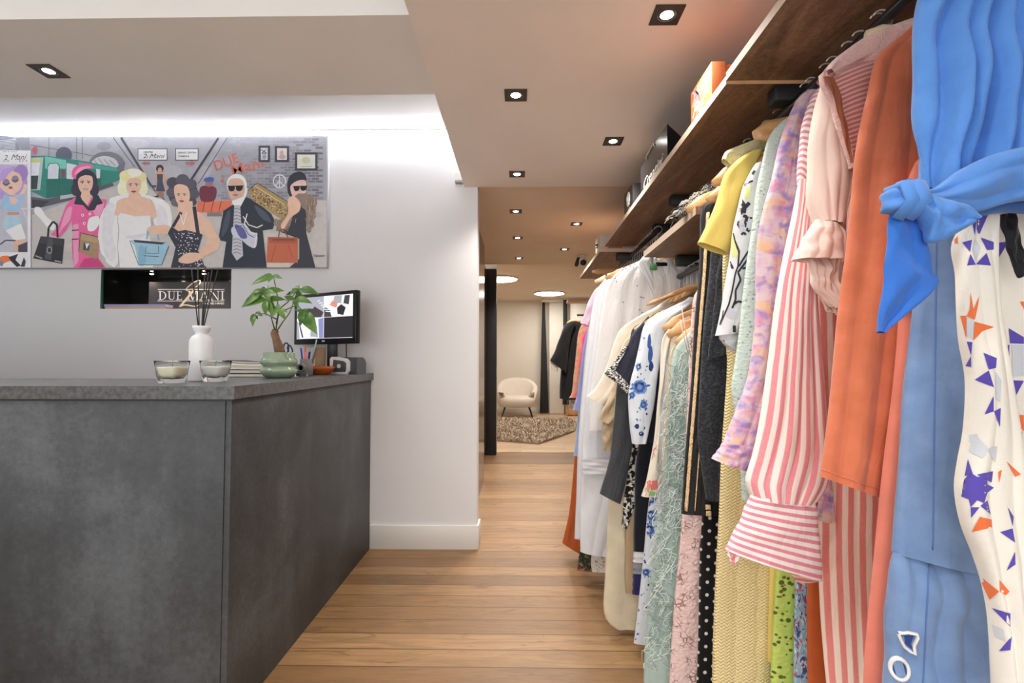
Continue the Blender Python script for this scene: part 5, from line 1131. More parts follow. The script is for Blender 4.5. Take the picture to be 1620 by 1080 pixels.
# ---- 3 chambray dress
cham = fab('chambray', S(112, 142, 188), .85, weave=1400, bump=.12, var=.10, c2=S(132, 160, 202)); cham2 = cham
t = garment('dress', .88, 'light blue chambray dress with gathered flounce and eyelets, beside the ivory star blouse', 'dress', z=.5)
body = Cloth([(1500, 260), (1466, 330), (1452, 430), (1441, 520), (1432, 620), (1424, 720), (1418, 800), (1413, 873)], [(1700, 260), (1700, 330), (1700, 430), (1690, 520), (1680, 620), (1670, 720), (1665, 800), (1660, 925)], Y=.885, th=.06, amp=.006, k=2.5, seed=31, grow=.2, nx=60); body.obj('body', cham, t)
fl = Cloth([(1413, 872), (1406, 930), (1402, 1000), (1399, 1080), (1396, 1160)], [(1662, 915), (1668, 960), (1672, 1040), (1675, 1100), (1678, 1180)], Y=.88, th=.07, amp=.010, k=7, seed=33, grow=.25, nx=130, sharp=1.1, wob=.008); fl.obj('flounce', cham, t)
m = MB(); pts = [body.hit(1479+(-.012)*(v-600), v, .001) for v in range(380, 880, 14)]; m.tube([p for p in pts if p], .0011, seg=6); pts = [fl.hit(1470-.05*(v-890), v, .001) for v in range(892, 1110, 8)]; m.tube([p for p in pts if p], .0011, seg=6); m.obj('seam', fab('chambray seam', S(86, 120, 178), wr=False), t)
thr_ = fab('white thread', S(236, 234, 232), .7); eyd = fab('dark eyelet', S(40, 70, 132), wr=False)
for P_, O_, r_, lab in ((ellp(1423, 1058, 13.5, 18.5, -.5, 22), ellp(1423, 1058, 11, 16, -.5, 16), .0042, 'round white embroidered eyelet'), ([(1420.5, 1001), (1436, 1000), (1451, 1003), (1452, 1008), (1446, 1020), (1448, 1034), (1440, 1030), (1430, 1022), (1425, 1012)], [(1426, 1005), (1446, 1005), (1441, 1018), (1444, 1028), (1432, 1018)], .0038, 'leaf shaped white embroidered eyelet')):
    R_ = [p for p in (fl.hit(u, v, .0015) for u, v in P_) if p]; m = MB(); m.tube(R_+[R_[0]], r_, seg=8, cap=False, flat=.7); e_ = m.obj('eyelet', thr_, t); e_['label'] = lab
    R_ = [p for p in (fl.hit(u, v, .0004) for u, v in O_) if p]; m = MB(); m.poly(R_); m.obj('eyelet_opening', eyd, e_)
hang_px(1530, 150, .9, 'wooden hanger of the chambray dress, hidden behind the blue blouse', xc=.86)
# ---- 4 coral dress
coral = fab('coral jersey', S(232, 134, 114), .85, bump=.08)
t = garment('dress', .95, 'long coral pink dress showing as a narrow strip left of the chambray dress', 'dress', z=.4)
c = Cloth([(1500, 190), (1462, 240), (1444, 264), (1431, 310), (1424, 420), (1418, 540), (1408, 650), (1397, 740), (1386, 830), (1376, 930), (1369, 1030), (1364, 1140)], Y=.945, xc=.86, th=.05, amp=.008, k=3, seed=41); c.obj('body', coral, t)
c = Cloth([(1446, 262), (1434, 300), (1428, 360), (1424, 420), (1420, 480)], [(1475, 255), (1480, 300), (1478, 360), (1476, 420), (1474, 480)], Y=.925, th=.03, amp=.003, k=1.3, seed=42); c.obj('sleeve', coral, t)
hang_px(1475, 130, .95, 'wooden hanger of the long coral dress, hidden behind the orange tunic', xc=.88)
# ---- 5 orange tunic
orj = fab('orange knit jersey', S(214, 116, 78), .9, weave=700, bump=.12, var=.10, c2=S(228, 130, 96), sheen=.3)
t = garment('tunic', 1.02, 'wide-sleeved orange jersey tunic in front of the pink striped shirt', 'tunic', z=.9)
c = Cloth([(1510, 30), (1450, 60), (1440, 160), (1436, 400), (1428, 600), (1420, 800)], Y=1.045, xc=.90, th=.05, amp=.008, k=3, seed=51); c.obj('body', orj, t)
c = Cloth([(1446, 36), (1425, 55), (1398, 76), (1383, 98), (1373, 150), (1362, 200), (1352, 255), (1345, 320), (1338, 400), (1328, 480), (1320, 560), (1312, 640), (1304, 710), (1298, 753)],
          [(1500, 30), (1500, 60), (1492, 110), (1482, 180), (1474, 260), (1466, 340), (1458, 420), (1448, 500), (1438, 580), (1424, 660), (1408, 730), (1393, 787)], Y=.995, th=.055, amp=.010, k=2.6, seed=52, nx=56, ny=60, grow=.3, sharp=1.0); c.obj('sleeve', orj, t)
m = MB(); pts = [c.hit(1300+(u_*94), 742+u_*33, .0006) for u_ in [k/20 for k in range(21)]]; m.tube([p for p in pts if p], .0012, seg=6); m.obj('hem_stitch', orj, t)
# ---- 6 dusty pink chunky knit
kn_ = NT('dusty pink rib knit'); kn_.set('Roughness', .95); kn_.set('Sheen Weight', .5); v = kn_.coords('UV'); sp = kn_.new('ShaderNodeSeparateXYZ'); kn_.link(v, sp.inputs[0])
wv = kn_.math('SINE', kn_.math('MULTIPLY', sp.outputs[1], 2*pi/.011)); fz = kn_.noise(v, 300, 2)
kn_.col(kn_.mix(kn_.ramp(wv, [(.0, (1, 1, 1)), (.45, (0, 0, 0))]), S(232, 182, 176), S(196, 120, 112))); kn_.bump(kn_.math('ADD', wv, fz.outputs['Fac']), .5, .004); knm = kn_.mat
fuz = fab('dusty pink fuzzy knit', S(230, 184, 178), .95, weave=300, bump=.4, sheen=.6)
t = garment('sweater', 1.08, 'chunky dusty pink rib knit sweater draped over the pale pink blouse', 'sweater', z=1.5)
c = Cloth([(1455, 30), (1424, 38), (1395, 48), (1368, 60), (1345, 74), (1325, 90), (1308, 106), (1300, 118)], [(1470, 50), (1440, 70), (1416, 84), (1396, 98), (1378, 108), (1352, 116), (1330, 122), (1312, 130)], Y=1.075, th=.06, amp=.003, k=1, seed=61, grow=0, topth=1); c.obj('shoulder_yoke', fuz, t)
c = Cloth([(1306, 108), (1310, 124), (1318, 140), (1326, 164), (1334, 196), (1340, 226), (1348, 262)], [(1425, 66), (1420, 90), (1410, 120), (1400, 150), (1392, 190), (1384, 230), (1376, 268)], Y=1.07, th=.05, amp=.003, k=1.5, seed=62, grow=0); c.obj('rib_sleeve', knm, t)
c = Cloth([(1297, 118), (1300, 136), (1312, 160), (1322, 190), (1330, 216), (1340, 246), (1347, 266)], [(1304, 112), (1308, 128), (1319, 152), (1328, 182), (1336, 210), (1344, 240), (1350, 262)], Y=1.055, th=.02, amp=.001, k=1, seed=63, grow=0, topth=1); c.obj('armhole_band', fuz, t)
c = Cloth([(1304, 122), (1310, 132), (1318, 152), (1328, 186), (1338, 226), (1346, 258)], [(1318, 122), (1326, 140), (1332, 160), (1338, 190), (1344, 226), (1350, 256)], Y=1.035, th=.006, amp=.0, k=1, seed=64, grow=0, topth=1); c.obj('armhole_opening', fab('rust lining', S(150, 84, 56)), t)
hang_px(1369, 56, 1.09, 'pale wooden hanger with grey band, its end poking out above the dusty pink sweater', xc=.93, mat=paleh, band=-.62, ry=.013, flat=2.0, drop=.075)
# ---- 7 pale pink blouse with puff sleeve
pale = fab('pale pink voile', S(253, 228, 216), .8, bump=.07, var=.03)
t = garment('blouse', 1.15, 'pale pink blouse with balloon sleeve and frilled cuffs, behind the orange tunic', 'blouse', z=1.3)
c = Cloth([(1410, 90), (1350, 120), (1342, 200), (1340, 300), (1338, 480)], Y=1.17, xc=.92, th=.04, amp=.008, k=4, seed=71); c.obj('body', pale, t)
c = Cloth([(1302, 132), (1294, 156), (1287, 190), (1282, 230), (1279, 270), (1279, 305), (1283, 330), (1291, 352)], [(1316, 134), (1328, 158), (1338, 190), (1344, 230), (1346, 270), (1343, 305), (1336, 330), (1326, 360)], Y=1.125, th=.07, amp=.005, k=3.5, seed=72, nx=50, sharp=.9); c.obj('sleeve', pale, t)
c = Cloth([(1291, 347), (1281, 362), (1268, 384), (1253, 411)], [(1328, 356), (1334, 372), (1338, 392), (1338, 413)], Y=1.115, th=.06, amp=.008, k=3.5, seed=73, nx=44, sharp=.8); c.obj('cuff_frill', pale, t)
c = Cloth([(1279, 410), (1282, 430), (1288, 455), (1300, 470), (1312, 486)], [(1330, 408), (1328, 424), (1324, 440), (1330, 462), (1336, 500)], Y=1.14, th=.04, amp=.014, k=5, seed=74, nx=50, ny=30, sharp=.7, wob=.01); c.obj('inner_frill', pale, t)
hang_px(1372, 140, 1.16, 'wooden hanger of the pale pink blouse, hidden by the dusty pink sweater', xc=.95, drop=.04)
# ---- 8 striped shirt
sA, sB = S(236, 134, 146), S(250, 236, 228)
st1 = stripes('pink candy stripes', sA, sB, .0205, 0, .5, .003); st2 = stripes('pink cross stripes', S(228, 128, 150), S(250, 244, 240), .0176, 1, .46); st3 = stripes('shaded wide stripes', S(226, 120, 116), S(244, 222, 206), .0245, 0, .5, .003)  # st3 is a darker copy, the body's shade put into its colour
t = garment('shirt', 1.24, 'pink and white candy striped shirt with gathered sleeve and deep turned cuff', 'shirt', z=.6)
body = Cloth([(1420, 110), (1330, 150), (1298, 250), (1290, 400), (1294, 560), (1296, 700), (1294, 850), (1297, 940), (1302, 1020), (1312, 1140)], Y=1.30, xc=.92, th=.05, amp=.005, k=4, seed=81, nx=60); body.obj('body', st3, t)
c = Cloth([(1296, 138), (1284, 156), (1274, 180), (1267, 215), (1264, 250), (1262, 290)], [(1322, 132), (1312, 170), (1304, 220), (1300, 260), (1297, 300), (1292, 340)], Y=1.235, th=.04, amp=.002, k=1, seed=82); c.obj('shoulder_yoke', st2, t)
sl = Cloth([(1265, 284), (1256, 336), (1244, 396), (1234, 450), (1225, 505), (1217, 570), (1210, 630), (1203, 670), (1193, 712), (1183, 745), (1180, 762), (1188, 786)],
           [(1300, 290), (1291, 350), (1287, 420), (1290, 480), (1295, 540), (1300, 600), (1306, 660), (1310, 705), (1309, 740), (1304, 768), (1292, 788), (1286, 795)], Y=1.21, th=.075, amp=.007, k=4.2, seed=83, nx=70, ny=70, uvw=.155, sharp=.9, grow=.75); sl.obj('sleeve', st1, t)
c = Cloth([(1189, 781), (1180, 800), (1168, 828), (1155, 852), (1147, 868)], [(1288, 792), (1292, 815), (1295, 850), (1299, 890), (1300, 917)], Y=1.205, th=.06, amp=.003, k=1.2, seed=84, nx=40, grow=.2, topth=.9); c.obj('cuff', st2, t)
c = Cloth([(1147, 867), (1152, 880), (1158, 892)], [(1176, 871), (1170, 882), (1163, 893)], Y=1.2, th=.012, amp=.0, k=1, seed=85, topth=1); c.obj('cuff_fold', st1, t)
c = Cloth([(1232, 885), (1245, 900), (1259, 920)], [(1299, 905), (1298, 912), (1294, 920)], Y=1.225, th=.01, amp=.0, k=1, seed=86, topth=1); c.obj('cuff_inside', stripes('faded cross stripes', S(216, 120, 120), S(240, 206, 190), .0128, 1, .5), t)
hang_px(1322, 165, 1.26, 'wooden hanger of the candy striped shirt, hooked close to the near bracket', xc=.94, drop=.05)
# ---- 9 lilac floral sheer blouse
flo = splash('pastel blossom print', S(224, 206, 214), [S(210, 176, 208), S(236, 196, 156), S(222, 150, 178), S(160, 140, 204)], 22, .42, .4, soft=.09)
t = garment('blouse', 1.36, 'sheer lilac blossom print blouse with flared cuff between the mint lace and striped shirt', 'blouse', z=.9)
c = Cloth([(1300, 128), (1266, 150), (1252, 178), (1244, 260), (1240, 400), (1236, 600), (1232, 720)], Y=1.375, xc=.93, th=.04, amp=.005, k=3, seed=91); c.obj('body', flo, t)
c = Cloth([(1278, 142), (1263, 156), (1252, 176), (1240, 205), (1230, 240), (1220, 285), (1208, 330), (1200, 370), (1196, 420), (1195, 480), (1191, 550), (1183, 600), (1168, 640), (1153, 676), (1143, 702)],
          [(1300, 146), (1290, 180), (1282, 220), (1276, 270), (1270, 320), (1262, 370), (1254, 420), (1248, 480), (1240, 540), (1230, 600), (1218, 650), (1206, 690), (1198, 706)], Y=1.335, th=.045, amp=.005, k=2, seed=92, ny=60); c.obj('sleeve', flo, t)
c = Cloth([(1144, 700), (1136, 712), (1125, 725)], [(1199, 704), (1196, 724), (1186, 747)], Y=1.33, th=.05, amp=.006, k=3, seed=93, topth=.9, grow=.9); c.obj('cuff_frill', flo, t)
c = Cloth([(1302, 740), (1298, 770), (1294, 800), (1290, 822)], [(1314, 740), (1316, 770), (1319, 800), (1323, 828)], Y=1.262, th=.018, amp=.002, k=2, seed=94); c.obj('far_cuff', flo, t)
hang_px(1290, 175, 1.38, 'wooden hanger of the sheer lilac blossom blouse, hidden at its shoulder', xc=.93, drop=.05)
# ---- 10 mint lace blouse
mint = lace('mint broderie lace', S(206, 224, 214), S(140, 176, 162), 95, .17, .6, 'eyelet', .32)
t = garment('blouse', 1.42, 'mint green broderie lace blouse with long narrow sleeve, left of the lilac blossom blouse', 'blouse', z=.8)
c = Cloth([(1290, 170), (1252, 190), (1232, 215), (1228, 400), (1226, 700), (1224, 800)], Y=1.44, xc=.93, th=.03, amp=.004, k=3, seed=101); c.obj('body', mint, t)
c = Cloth([(1258, 178), (1240, 190), (1224, 206), (1213, 226), (1204, 262), (1196, 300), (1191, 350), (1184, 400), (1176, 460), (1169, 520), (1161, 580), (1157, 612), (1163, 650), (1170, 710), (1174, 790)],
          [(1276, 176), (1270, 210), (1262, 260), (1252, 320), (1244, 380), (1238, 440), (1232, 520), (1226, 580), (1220, 640), (1212, 720), (1206, 792)], Y=1.405, th=.04, amp=.004, k=1.6, seed=102, ny=60); c.obj('sleeve', mint, t)
hang_px(1192, 214, 1.47, 'wide pale wooden hanger end arching over the mint lace and cream dress shoulders', xc=.90, mat=woodh, ry=.013, flat=2.2, drop=.085)
# ---- 11 white blouse with black line drawing
bwht = fab('cool white crepe', S(222, 222, 224), .75, bump=.08); ink = fab('ink print', S(48, 48, 58), .8, wr=False, bump=.03); lem = fab('lemon print', S(222, 226, 150), .8, wr=False, bump=.03); lav = fab('grey lavender print', S(204, 204, 216), .8, wr=False, bump=.03)
t = garment('blouse', 1.50, 'white short-sleeved blouse with black brush lines and lemon patches', 'blouse', z=1.1)
c = Cloth([(1250, 210), (1212, 245), (1205, 300), (1200, 400), (1196, 560)], Y=1.505, xc=.93, th=.03, amp=.004, k=3, seed=111); c.obj('body', bwht, t)
sl = Cloth([(1196, 258), (1184, 278), (1174, 300), (1166, 335), (1160, 365), (1155, 400), (1149, 440), (1143, 480), (1132, 531)], [(1218, 256), (1214, 290), (1210, 330), (1206, 380), (1200, 430), (1192, 470), (1184, 500), (1167, 527)], Y=1.47, th=.05, amp=.004, k=1.5, seed=112, ny=60)
def e6(L): return [(1080+x/4.909, 180+y/4.909) for x, y in L]
def e4(L): return [(1040+x/4.155, 380+y/4.155) for x, y in L]
sl.decal(e6([(450, 565), (530, 560), (520, 660), (455, 650)]), 2); sl.decal(e6([(378, 870), (400, 990), (430, 1079), (350, 1079), (366, 960)]), 2); sl.decal(e4([(466, 0), (505, 0), (530, 60), (525, 115), (456, 95)]), 2)
sl.decal(e6([(410, 700), (450, 690), (470, 720), (430, 780)]), 3); sl.decal(e6([(430, 830), (520, 800), (520, 900), (450, 920)]), 3); sl.decal(e4([(470, 440), (520, 470), (500, 520), (450, 500)]), 3)
for P_, w_ in [([(482, 560), (490, 540), (545, 520)], 3), ([(520, 440), (540, 470), (560, 440)], 4), ([(445, 670), (480, 720), (470, 770), (440, 745)], 8), ([(405, 748), (470, 740), (520, 690)], 6), ([(425, 830), (436, 870), (466, 886)], 5), ([(470, 790), (500, 800), (480, 880), (520, 912)], 5), ([(455, 938), (476, 920), (490, 940)], 3.5), ([(380, 870), (404, 980), (436, 1079)], 2.2), ([(480, 800), (540, 810)], 3)]: sl.stroke(e6(P_), w_)
for P_, w_ in [([(508, 0), (538, 70), (530, 170), (512, 220), (492, 330), (470, 420), (410, 556)], 2.6), ([(606, 60), (560, 130), (535, 172)], 3), ([(606, 110), (560, 170), (530, 210), (548, 260), (514, 330), (514, 390), (492, 446)], 3.2), ([(454, 96), (496, 186)], 4), ([(560, 186), (590, 178)], 3.2), ([(505, 420), (530, 400), (562, 408)], 3.4), ([(434, 460), (424, 510), (412, 540)], 1.6), ([(506, 560), (506, 604)], 5)]: sl.stroke(e4(P_), w_)
sl.obj('sleeve', [bwht, ink, lem, lav], t)
c = Cloth([(1136, 530), (1142, 540), (1150, 548)], [(1168, 525), (1166, 540), (1162, 556)], Y=1.475, th=.035, amp=0, k=1, seed=113, topth=1); c.decal(e4([(436, 640), (452, 700), (430, 680)]), 1); c.decal(e4([(474, 705), (488, 705), (486, 724), (474, 722)]), 1); c.obj('sleeve_turnup', [bwht, ink], t)
hang_px(1182, 268, 1.53, 'wooden hanger with black tip showing between the yellow dress and brush-line blouse', xc=.92, drop=.08, band=-.9)
# ---- 12 yellow dress
yel = fab('yellow crepe', S(230, 206, 110), .75, bump=.06, var=.04)
t = garment('dress', 1.55, 'plain yellow dress with flared short sleeve under the cream ribbed shoulder', 'dress', z=.4)
body = Cloth([(1262, 190), (1220, 245), (1218, 400), (1224, 600), (1222, 800), (1218, 900), (1214, 1000), (1213, 1045)], Y=1.555, xc=.93, th=.03, amp=.004, k=3, seed=121); body.obj('body', yel, t)
c = Cloth([(1192, 238), (1176, 246), (1160, 258), (1147, 274), (1140, 296), (1131, 324), (1120, 352), (1103, 384)], [(1206, 240), (1190, 270), (1176, 300), (1169, 328), (1163, 356), (1157, 384), (1150, 403)], Y=1.525, th=.055, amp=.003, k=1.2, seed=122, topth=.5); c.obj('sleeve', yel, t)
# ---- 13 sand plisse dress with cream rib shoulder
pl = NT('sand plisse'); pl.set('Roughness', .8); v = pl.coords('UV'); sp = pl.new('ShaderNodeSeparateXYZ'); pl.link(v, sp.inputs[0])
wob = pl.math('MULTIPLY', pl.math('SINE', pl.math('MULTIPLY', sp.outputs[0], 2*pi/.016)), .003)
w1 = pl.math('SINE', pl.math('MULTIPLY', pl.math('ADD', sp.outputs[1], wob), 2*pi/.0095)); vx = pl.math('ADD', sp.outputs[0], pl.math('MULTIPLY', pl.math('SINE', pl.math('MULTIPLY', sp.outputs[1], 60)), .003))
w2 = pl.math('POWER', pl.math('ABSOLUTE', pl.math('SINE', pl.math('MULTIPLY', vx, pi/.06))), .25)
pl.col(pl.mix(pl.ramp(w1, [(0, (1, 1, 1)), (.6, (0, 0, 0))]), S(246, 230, 176), S(232, 210, 150))); pl.bump(pl.math('ADD', w1, pl.math('MULTIPLY', w2, 6)), .45, .004); plm = pl.mat
crib = fab('cream rib knit', S(226, 218, 172), .9, weave=220, bump=.35)
t = garment('dress', 1.60, 'long sand yellow crinkle dress with cream ribbed shoulder, left of the lime lace', 'dress', z=.2)
c = Cloth([(1246, 196), (1222, 208), (1190, 222), (1160, 234), (1147, 240), (1142, 252)], [(1248, 222), (1226, 230), (1206, 238), (1186, 246), (1170, 258), (1158, 268)], Y=1.575, th=.03, amp=.001, k=1, seed=131, grow=0, topth=1); c.obj('rib_shoulder', crib, t)
c = Cloth([(1230, 230), (1170, 262), (1152, 330), (1143, 410), (1143, 500), (1150, 570), (1147, 640), (1141, 720), (1137, 800), (1132, 900), (1129, 1000), (1125, 1150)], [(1400, 230), (1410, 330), (1410, 500), (1410, 800), (1410, 1150)], Y=1.59, th=.035, amp=.004, k=4, seed=132, nx=60, ny=60); c.obj('body', plm, t)
# ---- lime, zigzag, rust behind the striped cuff
lime = lace('lime guipure lace', S(206, 230, 116), S(98, 110, 46), 62, .27, .6, 'eyelet', .5)
t = Cloth([(1300, 300), (1252, 340), (1240, 600), (1233, 800), (1228, 890), (1222, 980), (1219, 1060), (1218, 1150)], Y=1.525, xc=.95, th=.022, amp=.003, k=3, seed=141).obj('dress', lime, None, (.95, 1.525, .2)); tag(t, 'lime green lace dress, a bright narrow strip under the striped cuff', 'dress', 'clothes on the rails')
zig = splash('blue pink zigzag', S(160, 206, 224), [S(206, 80, 110), S(238, 240, 244), S(70, 90, 150)], 40, .42, 1.5, .8, (2.0, .7, 1))
t = Cloth([(1310, 300), (1275, 340), (1262, 600), (1259, 900), (1256, 1000), (1253, 1150)], Y=1.485, xc=.95, th=.02, amp=.003, k=3, seed=142).obj('dress', zig, None, (.95, 1.48, .2)); tag(t, 'sliver of a blue, pink and white patterned dress between the lime lace and rust cloth', 'dress', 'clothes on the rails')
rust = fab('rust orange crepe', S(206, 104, 50), .8)
t = Cloth([(1330, 260), (1296, 300), (1284, 600), (1278, 900), (1276, 1000), (1278, 1150)], Y=1.445 if False else 1.41, xc=.96, th=.02, amp=.003, k=3, seed=143).obj('dress', rust, None, (.96, 1.41, .2)); tag(t, 'rust orange dress strip beside the hanging body of the candy striped shirt', 'dress', 'clothes on the rails')
# hanger ends by the tweed
hang_px(1128, 291, 1.60, 'wooden hanger end beside the yellow sleeve, uppermost over the tweed fringe', xc=.86, drop=.09, ry=.014, flat=1.9, band=-.6)
hang_px(1119, 318, 1.645, 'wooden hanger end at the yellow sleeve edge, below the uppermost one', xc=.86, drop=.09, ry=.013, band=-.7)
hang_px(1086, 333, 1.735, 'lowest wooden hanger end, tucked in the tweed fringe above the lower shelf', xc=.84, drop=.085, ry=.013)
# tweed scarf with fringe
tw = splash('black white tweed', S(60, 62, 64), [S(214, 210, 202), S(120, 118, 116)], 220, .42, .3)
t = garment('tweed_jacket', 1.78, 'black and white fringed tweed shoulder poking out above the lower shelf', 'jacket', z=1.7)
c = Cloth([(1190, 262), (1140, 284), (1112, 302), (1092, 318), (1076, 332), (1066, 344)], [(1200, 280), (1150, 300), (1124, 318), (1104, 330), (1086, 340), (1072, 348)], Y=1.80, th=.05, amp=.002, k=1, seed=151, grow=0, topth=1); c.obj('shoulder', tw, t)
m = MB(); rnd = random.Random(9)
for k in range(90):
    q = rnd.random(); u0 = 1132-68*q; v0 = 288+52*q+rnd.uniform(-4, 6); p = at(u0, v0, 1.77+rnd.uniform(-.012, .03)); L_ = rnd.uniform(.015, .035); a = rnd.uniform(-.9, .3)
    m.tube([p, p+Vector((-L_*.6, rnd.uniform(-.008, .008), L_*.2*a)), p+Vector((-L_, rnd.uniform(-.01, .01), -L_*.6))], .0011, rnd.choice([0, 0, 1]), seg=5)
tag(m.obj('fringe', [fab('tweed thread white', S(220, 216, 206), wr=False), fab('tweed thread black', S(40, 40, 42), wr=False)], t, recalc=False), kind='stuff')
# ---- black jacket with gold trim
bj = splash('black sequin tweed', S(24, 24, 26), [S(96, 90, 78)], 420, .34, .2, .45); gold_ = splash('gold chain trim', S(226, 192, 142), [S(248, 230, 196), S(160, 122, 78)], 260, .42, .2, .4, kind='Object')
den = splash('black washed denim', S(40, 42, 47), [S(66, 69, 76), S(52, 54, 60)], 110, .46, .4, .85)
t = garment('jacket', 1.67, 'black sequin jacket edged with gold chain trim beside the mint fringed dress', 'jacket', z=.7)
body = Cloth([(1150, 300), (1122, 318), (1110, 330), (1107, 370), (1105, 430), (1100, 500), (1095, 570), (1090, 640), (1085, 710), (1080, 770), (1077, 812)], [(1330, 300), (1340, 400), (1340, 600), (1330, 816)], Y=1.675, th=.05, amp=.003, k=2, seed=161, nx=60, ny=60)
body.obj('body', bj, t)
for (o_, w_, nm) in ((0, .0072, 'gold_trim'), (14, .0022, 'sequin_trim')):
    m = MB(); pts = []
    for k in range(60):
        q = k/59; v = 336+q*472
        uL = 1108 - (v-340)*.0 ; uL = [(336, 1110), (430, 1105), (570, 1095), (710, 1085), (812, 1078)]
        for j in range(4):
            if uL[j][0] <= v <= uL[j+1][0]: f = (v-uL[j][0])/(uL[j+1][0]-uL[j][0]); u = uL[j][1]*(1-f)+uL[j+1][1]*f
        p = body.hit(u+10-3*q+o_, v, .003)
        if p and (not pts or abs(p.y-pts[-1].y) < .03): pts.append(p)
    m.tube(pts, lambda s: w_*(1+.1*sin(150*s)), seg=8, flat=.45); m.obj(nm, gold_, t)
body = None
m = MB()
for k, (u, v) in enumerate([(1120, 802), (1121, 812)]): p = at(u, v, 1.644); m.rbox(p.x-.008, p.x+.008, p.y-.004, p.y+.004, p.z-.008, p.z+.008, .002)
m.obj('gold_clasp', gold_, t)
t = garment('denim_jacket', 1.63, 'black washed denim jacket with rolled sleeve in front of the gold trimmed jacket', 'jacket', z=.8)
c = Cloth([(1138, 335), (1127, 380), (1122, 430), (1116, 490), (1110, 560), (1106, 620), (1104, 690), (1110, 740), (1117, 790)], [(1160, 330), (1160, 400), (1160, 480), (1158, 560), (1156, 640), (1150, 700), (1146, 740), (1138, 792)], Y=1.638, th=.035, amp=.004, k=1.5, seed=171); c.obj('sleeve', den, t)
c = Cloth([(1140, 400), (1132, 450), (1128, 500), (1124, 530), (1120, 568)], [(1160, 398), (1162, 450), (1164, 500), (1166, 540), (1166, 556)], Y=1.615, th=.02, amp=.002, k=1, seed=172); c.obj('sleeve_flap', den, t)
c = Cloth([(1210, 290), (1165, 320), (1160, 400), (1160, 600), (1160, 700)], Y=1.655, xc=.95, th=.012, amp=.002, k=1, seed=173); c.obj('body', den, t)
# ---- polka dot, pink lace
t = Cloth([(1130, 520), (1117, 560), (1113, 700), (1110, 815), (1107, 900), (1104, 1000), (1100, 1150)], [(1330, 520), (1330, 700), (1330, 1150)], Y=1.72, th=.02, amp=.003, k=3, seed=181).obj('dress', dots('black polka dots', S(20, 20, 22), S(232, 228, 222), .050, .0212, .0056), None, (.9, 1.72, .2)); tag(t, 'black dress with white polka dots beside the sand crinkle dress', 'dress', 'clothes on the rails')
pkl = lace('blush guipure lace', S(240, 208, 202), S(166, 126, 118), 62, .045, .7, 'net', .3)
t = garment('dress', 1.77, 'blush pink lace dress hanging below the gold trimmed jacket', 'dress', z=.2)
c = Cloth([(1112, 448), (1098, 470), (1092, 520), (1090, 560), (1088, 620), (1084, 720), (1078, 815), (1072, 900), (1065, 980), (1058, 1080), (1055, 1150)], [(1300, 448), (1300, 600), (1300, 800), (1300, 1000), (1300, 1150)], Y=1.77, th=.03, amp=.006, k=7, seed=191, nx=70, ny=60); c.obj('body', pkl, t)
for x0, x1 in (((1078, 484), (1093, 565)), ((1076, 505), (1089, 560))):
    MB().tube([at(*x0, 1.745), at((x0[0]+x1[0])/2-1, (x0[1]+x1[1])/2, 1.742), at(*x1, 1.745)], .0032, seg=6, flat=.5).obj('strap', fab('blush strap', S(230, 196, 192), wr=False), t)
# ---- mint fringe dress
mf = fab('mint satin', S(176, 198, 188), .55, bump=.14, var=.08)
t = garment('dress', 1.84, 'pale mint dress covered in long curly fringe, hem near the floor', 'dress', z=.05)
c = Cloth([(1110, 505), (1086, 530), (1070, 548), (1063, 575), (1060, 620), (1055, 680), (1051, 740), (1046, 800), (1036, 860), (1028, 930), (1022, 1000), (1018, 1079)], [(1290, 505), (1290, 620), (1290, 800), (1290, 940), (1290, 1070)], Y=1.84, th=.05, amp=.007, k=5, seed=201, nx=60, ny=60); c.obj('body', mf, t)
m = MB(); rnd = random.Random(4)
for k in range(210):
    v0 = rnd.uniform(545, 1030); q = (v0-545)/530; uL = 1064-46*q; u0 = uL+rnd.uniform(0, 34); pts = []; du = rnd.uniform(-.8, .8); L_ = rnd.randint(7, 13)
    for j in range(L_):
        u = u0+9*sin(j*rnd.uniform(.5, .9)+k)+du*j; v = v0+j*4.5+4*cos(j*1.3+k)
        p = c.hit(u, v, .004+.004*rnd.random())
        if p is None: p = at(u, v, 1.80+rnd.uniform(-.01, .01))
        if not pts or (p-pts[-1]).length < .05: pts.append(p)
    if len(pts) > 4: m.tube(pts, .0014, rnd.choice([0, 0, 1]), seg=4, cap=False)
tag(m.obj('fringe', [fab('mint thread', S(226, 234, 228), wr=False), fab('grey mint thread', S(160, 180, 172), wr=False)], t, recalc=False), kind='stuff')
hang_px(1069, 543, 1.86, 'rounded wooden hanger end over the mint fringed dress, below the floral shoulder', xc=.80, zrod=ZR2, drop=.09, ry=.013, flat=1.7)
# ---- champagne top, cream floral sleeve
chp = splash('champagne sequins', S(198, 186, 164), [S(228, 220, 204)], 160, .3, .3, .5)
t = Cloth([(1090, 500), (1070, 512), (1062, 530), (1056, 580), (1051, 640), (1047, 700), (1046, 745), (1046, 790)], [(1280, 500), (1280, 650), (1280, 790)], Y=1.90, th=.03, amp=.005, k=4, seed=211).obj('top', chp, None, (.9, 1.9, .7)); tag(t, 'champagne sequin top between the cream floral sleeve and mint fringe', 'top', 'clothes on the rails')
hang_px(1056, 531, 1.90, 'wooden hanger end with dark band over the champagne sequin top', xc=.80, zrod=ZR2, drop=.085, ry=.012, band=-.55)
crm = fab('cream linen', S(226, 218, 202), .85, bump=.08); red_ = fab('coral flower print', S(222, 120, 110), .8, wr=False, bump=.03); grn = fab('leaf print', S(140, 190, 120), .8, wr=False, bump=.03)
t = garment('blouse', 1.95, 'cream blouse with slim bell sleeve ending in coral and green flowers', 'blouse', z=.7)
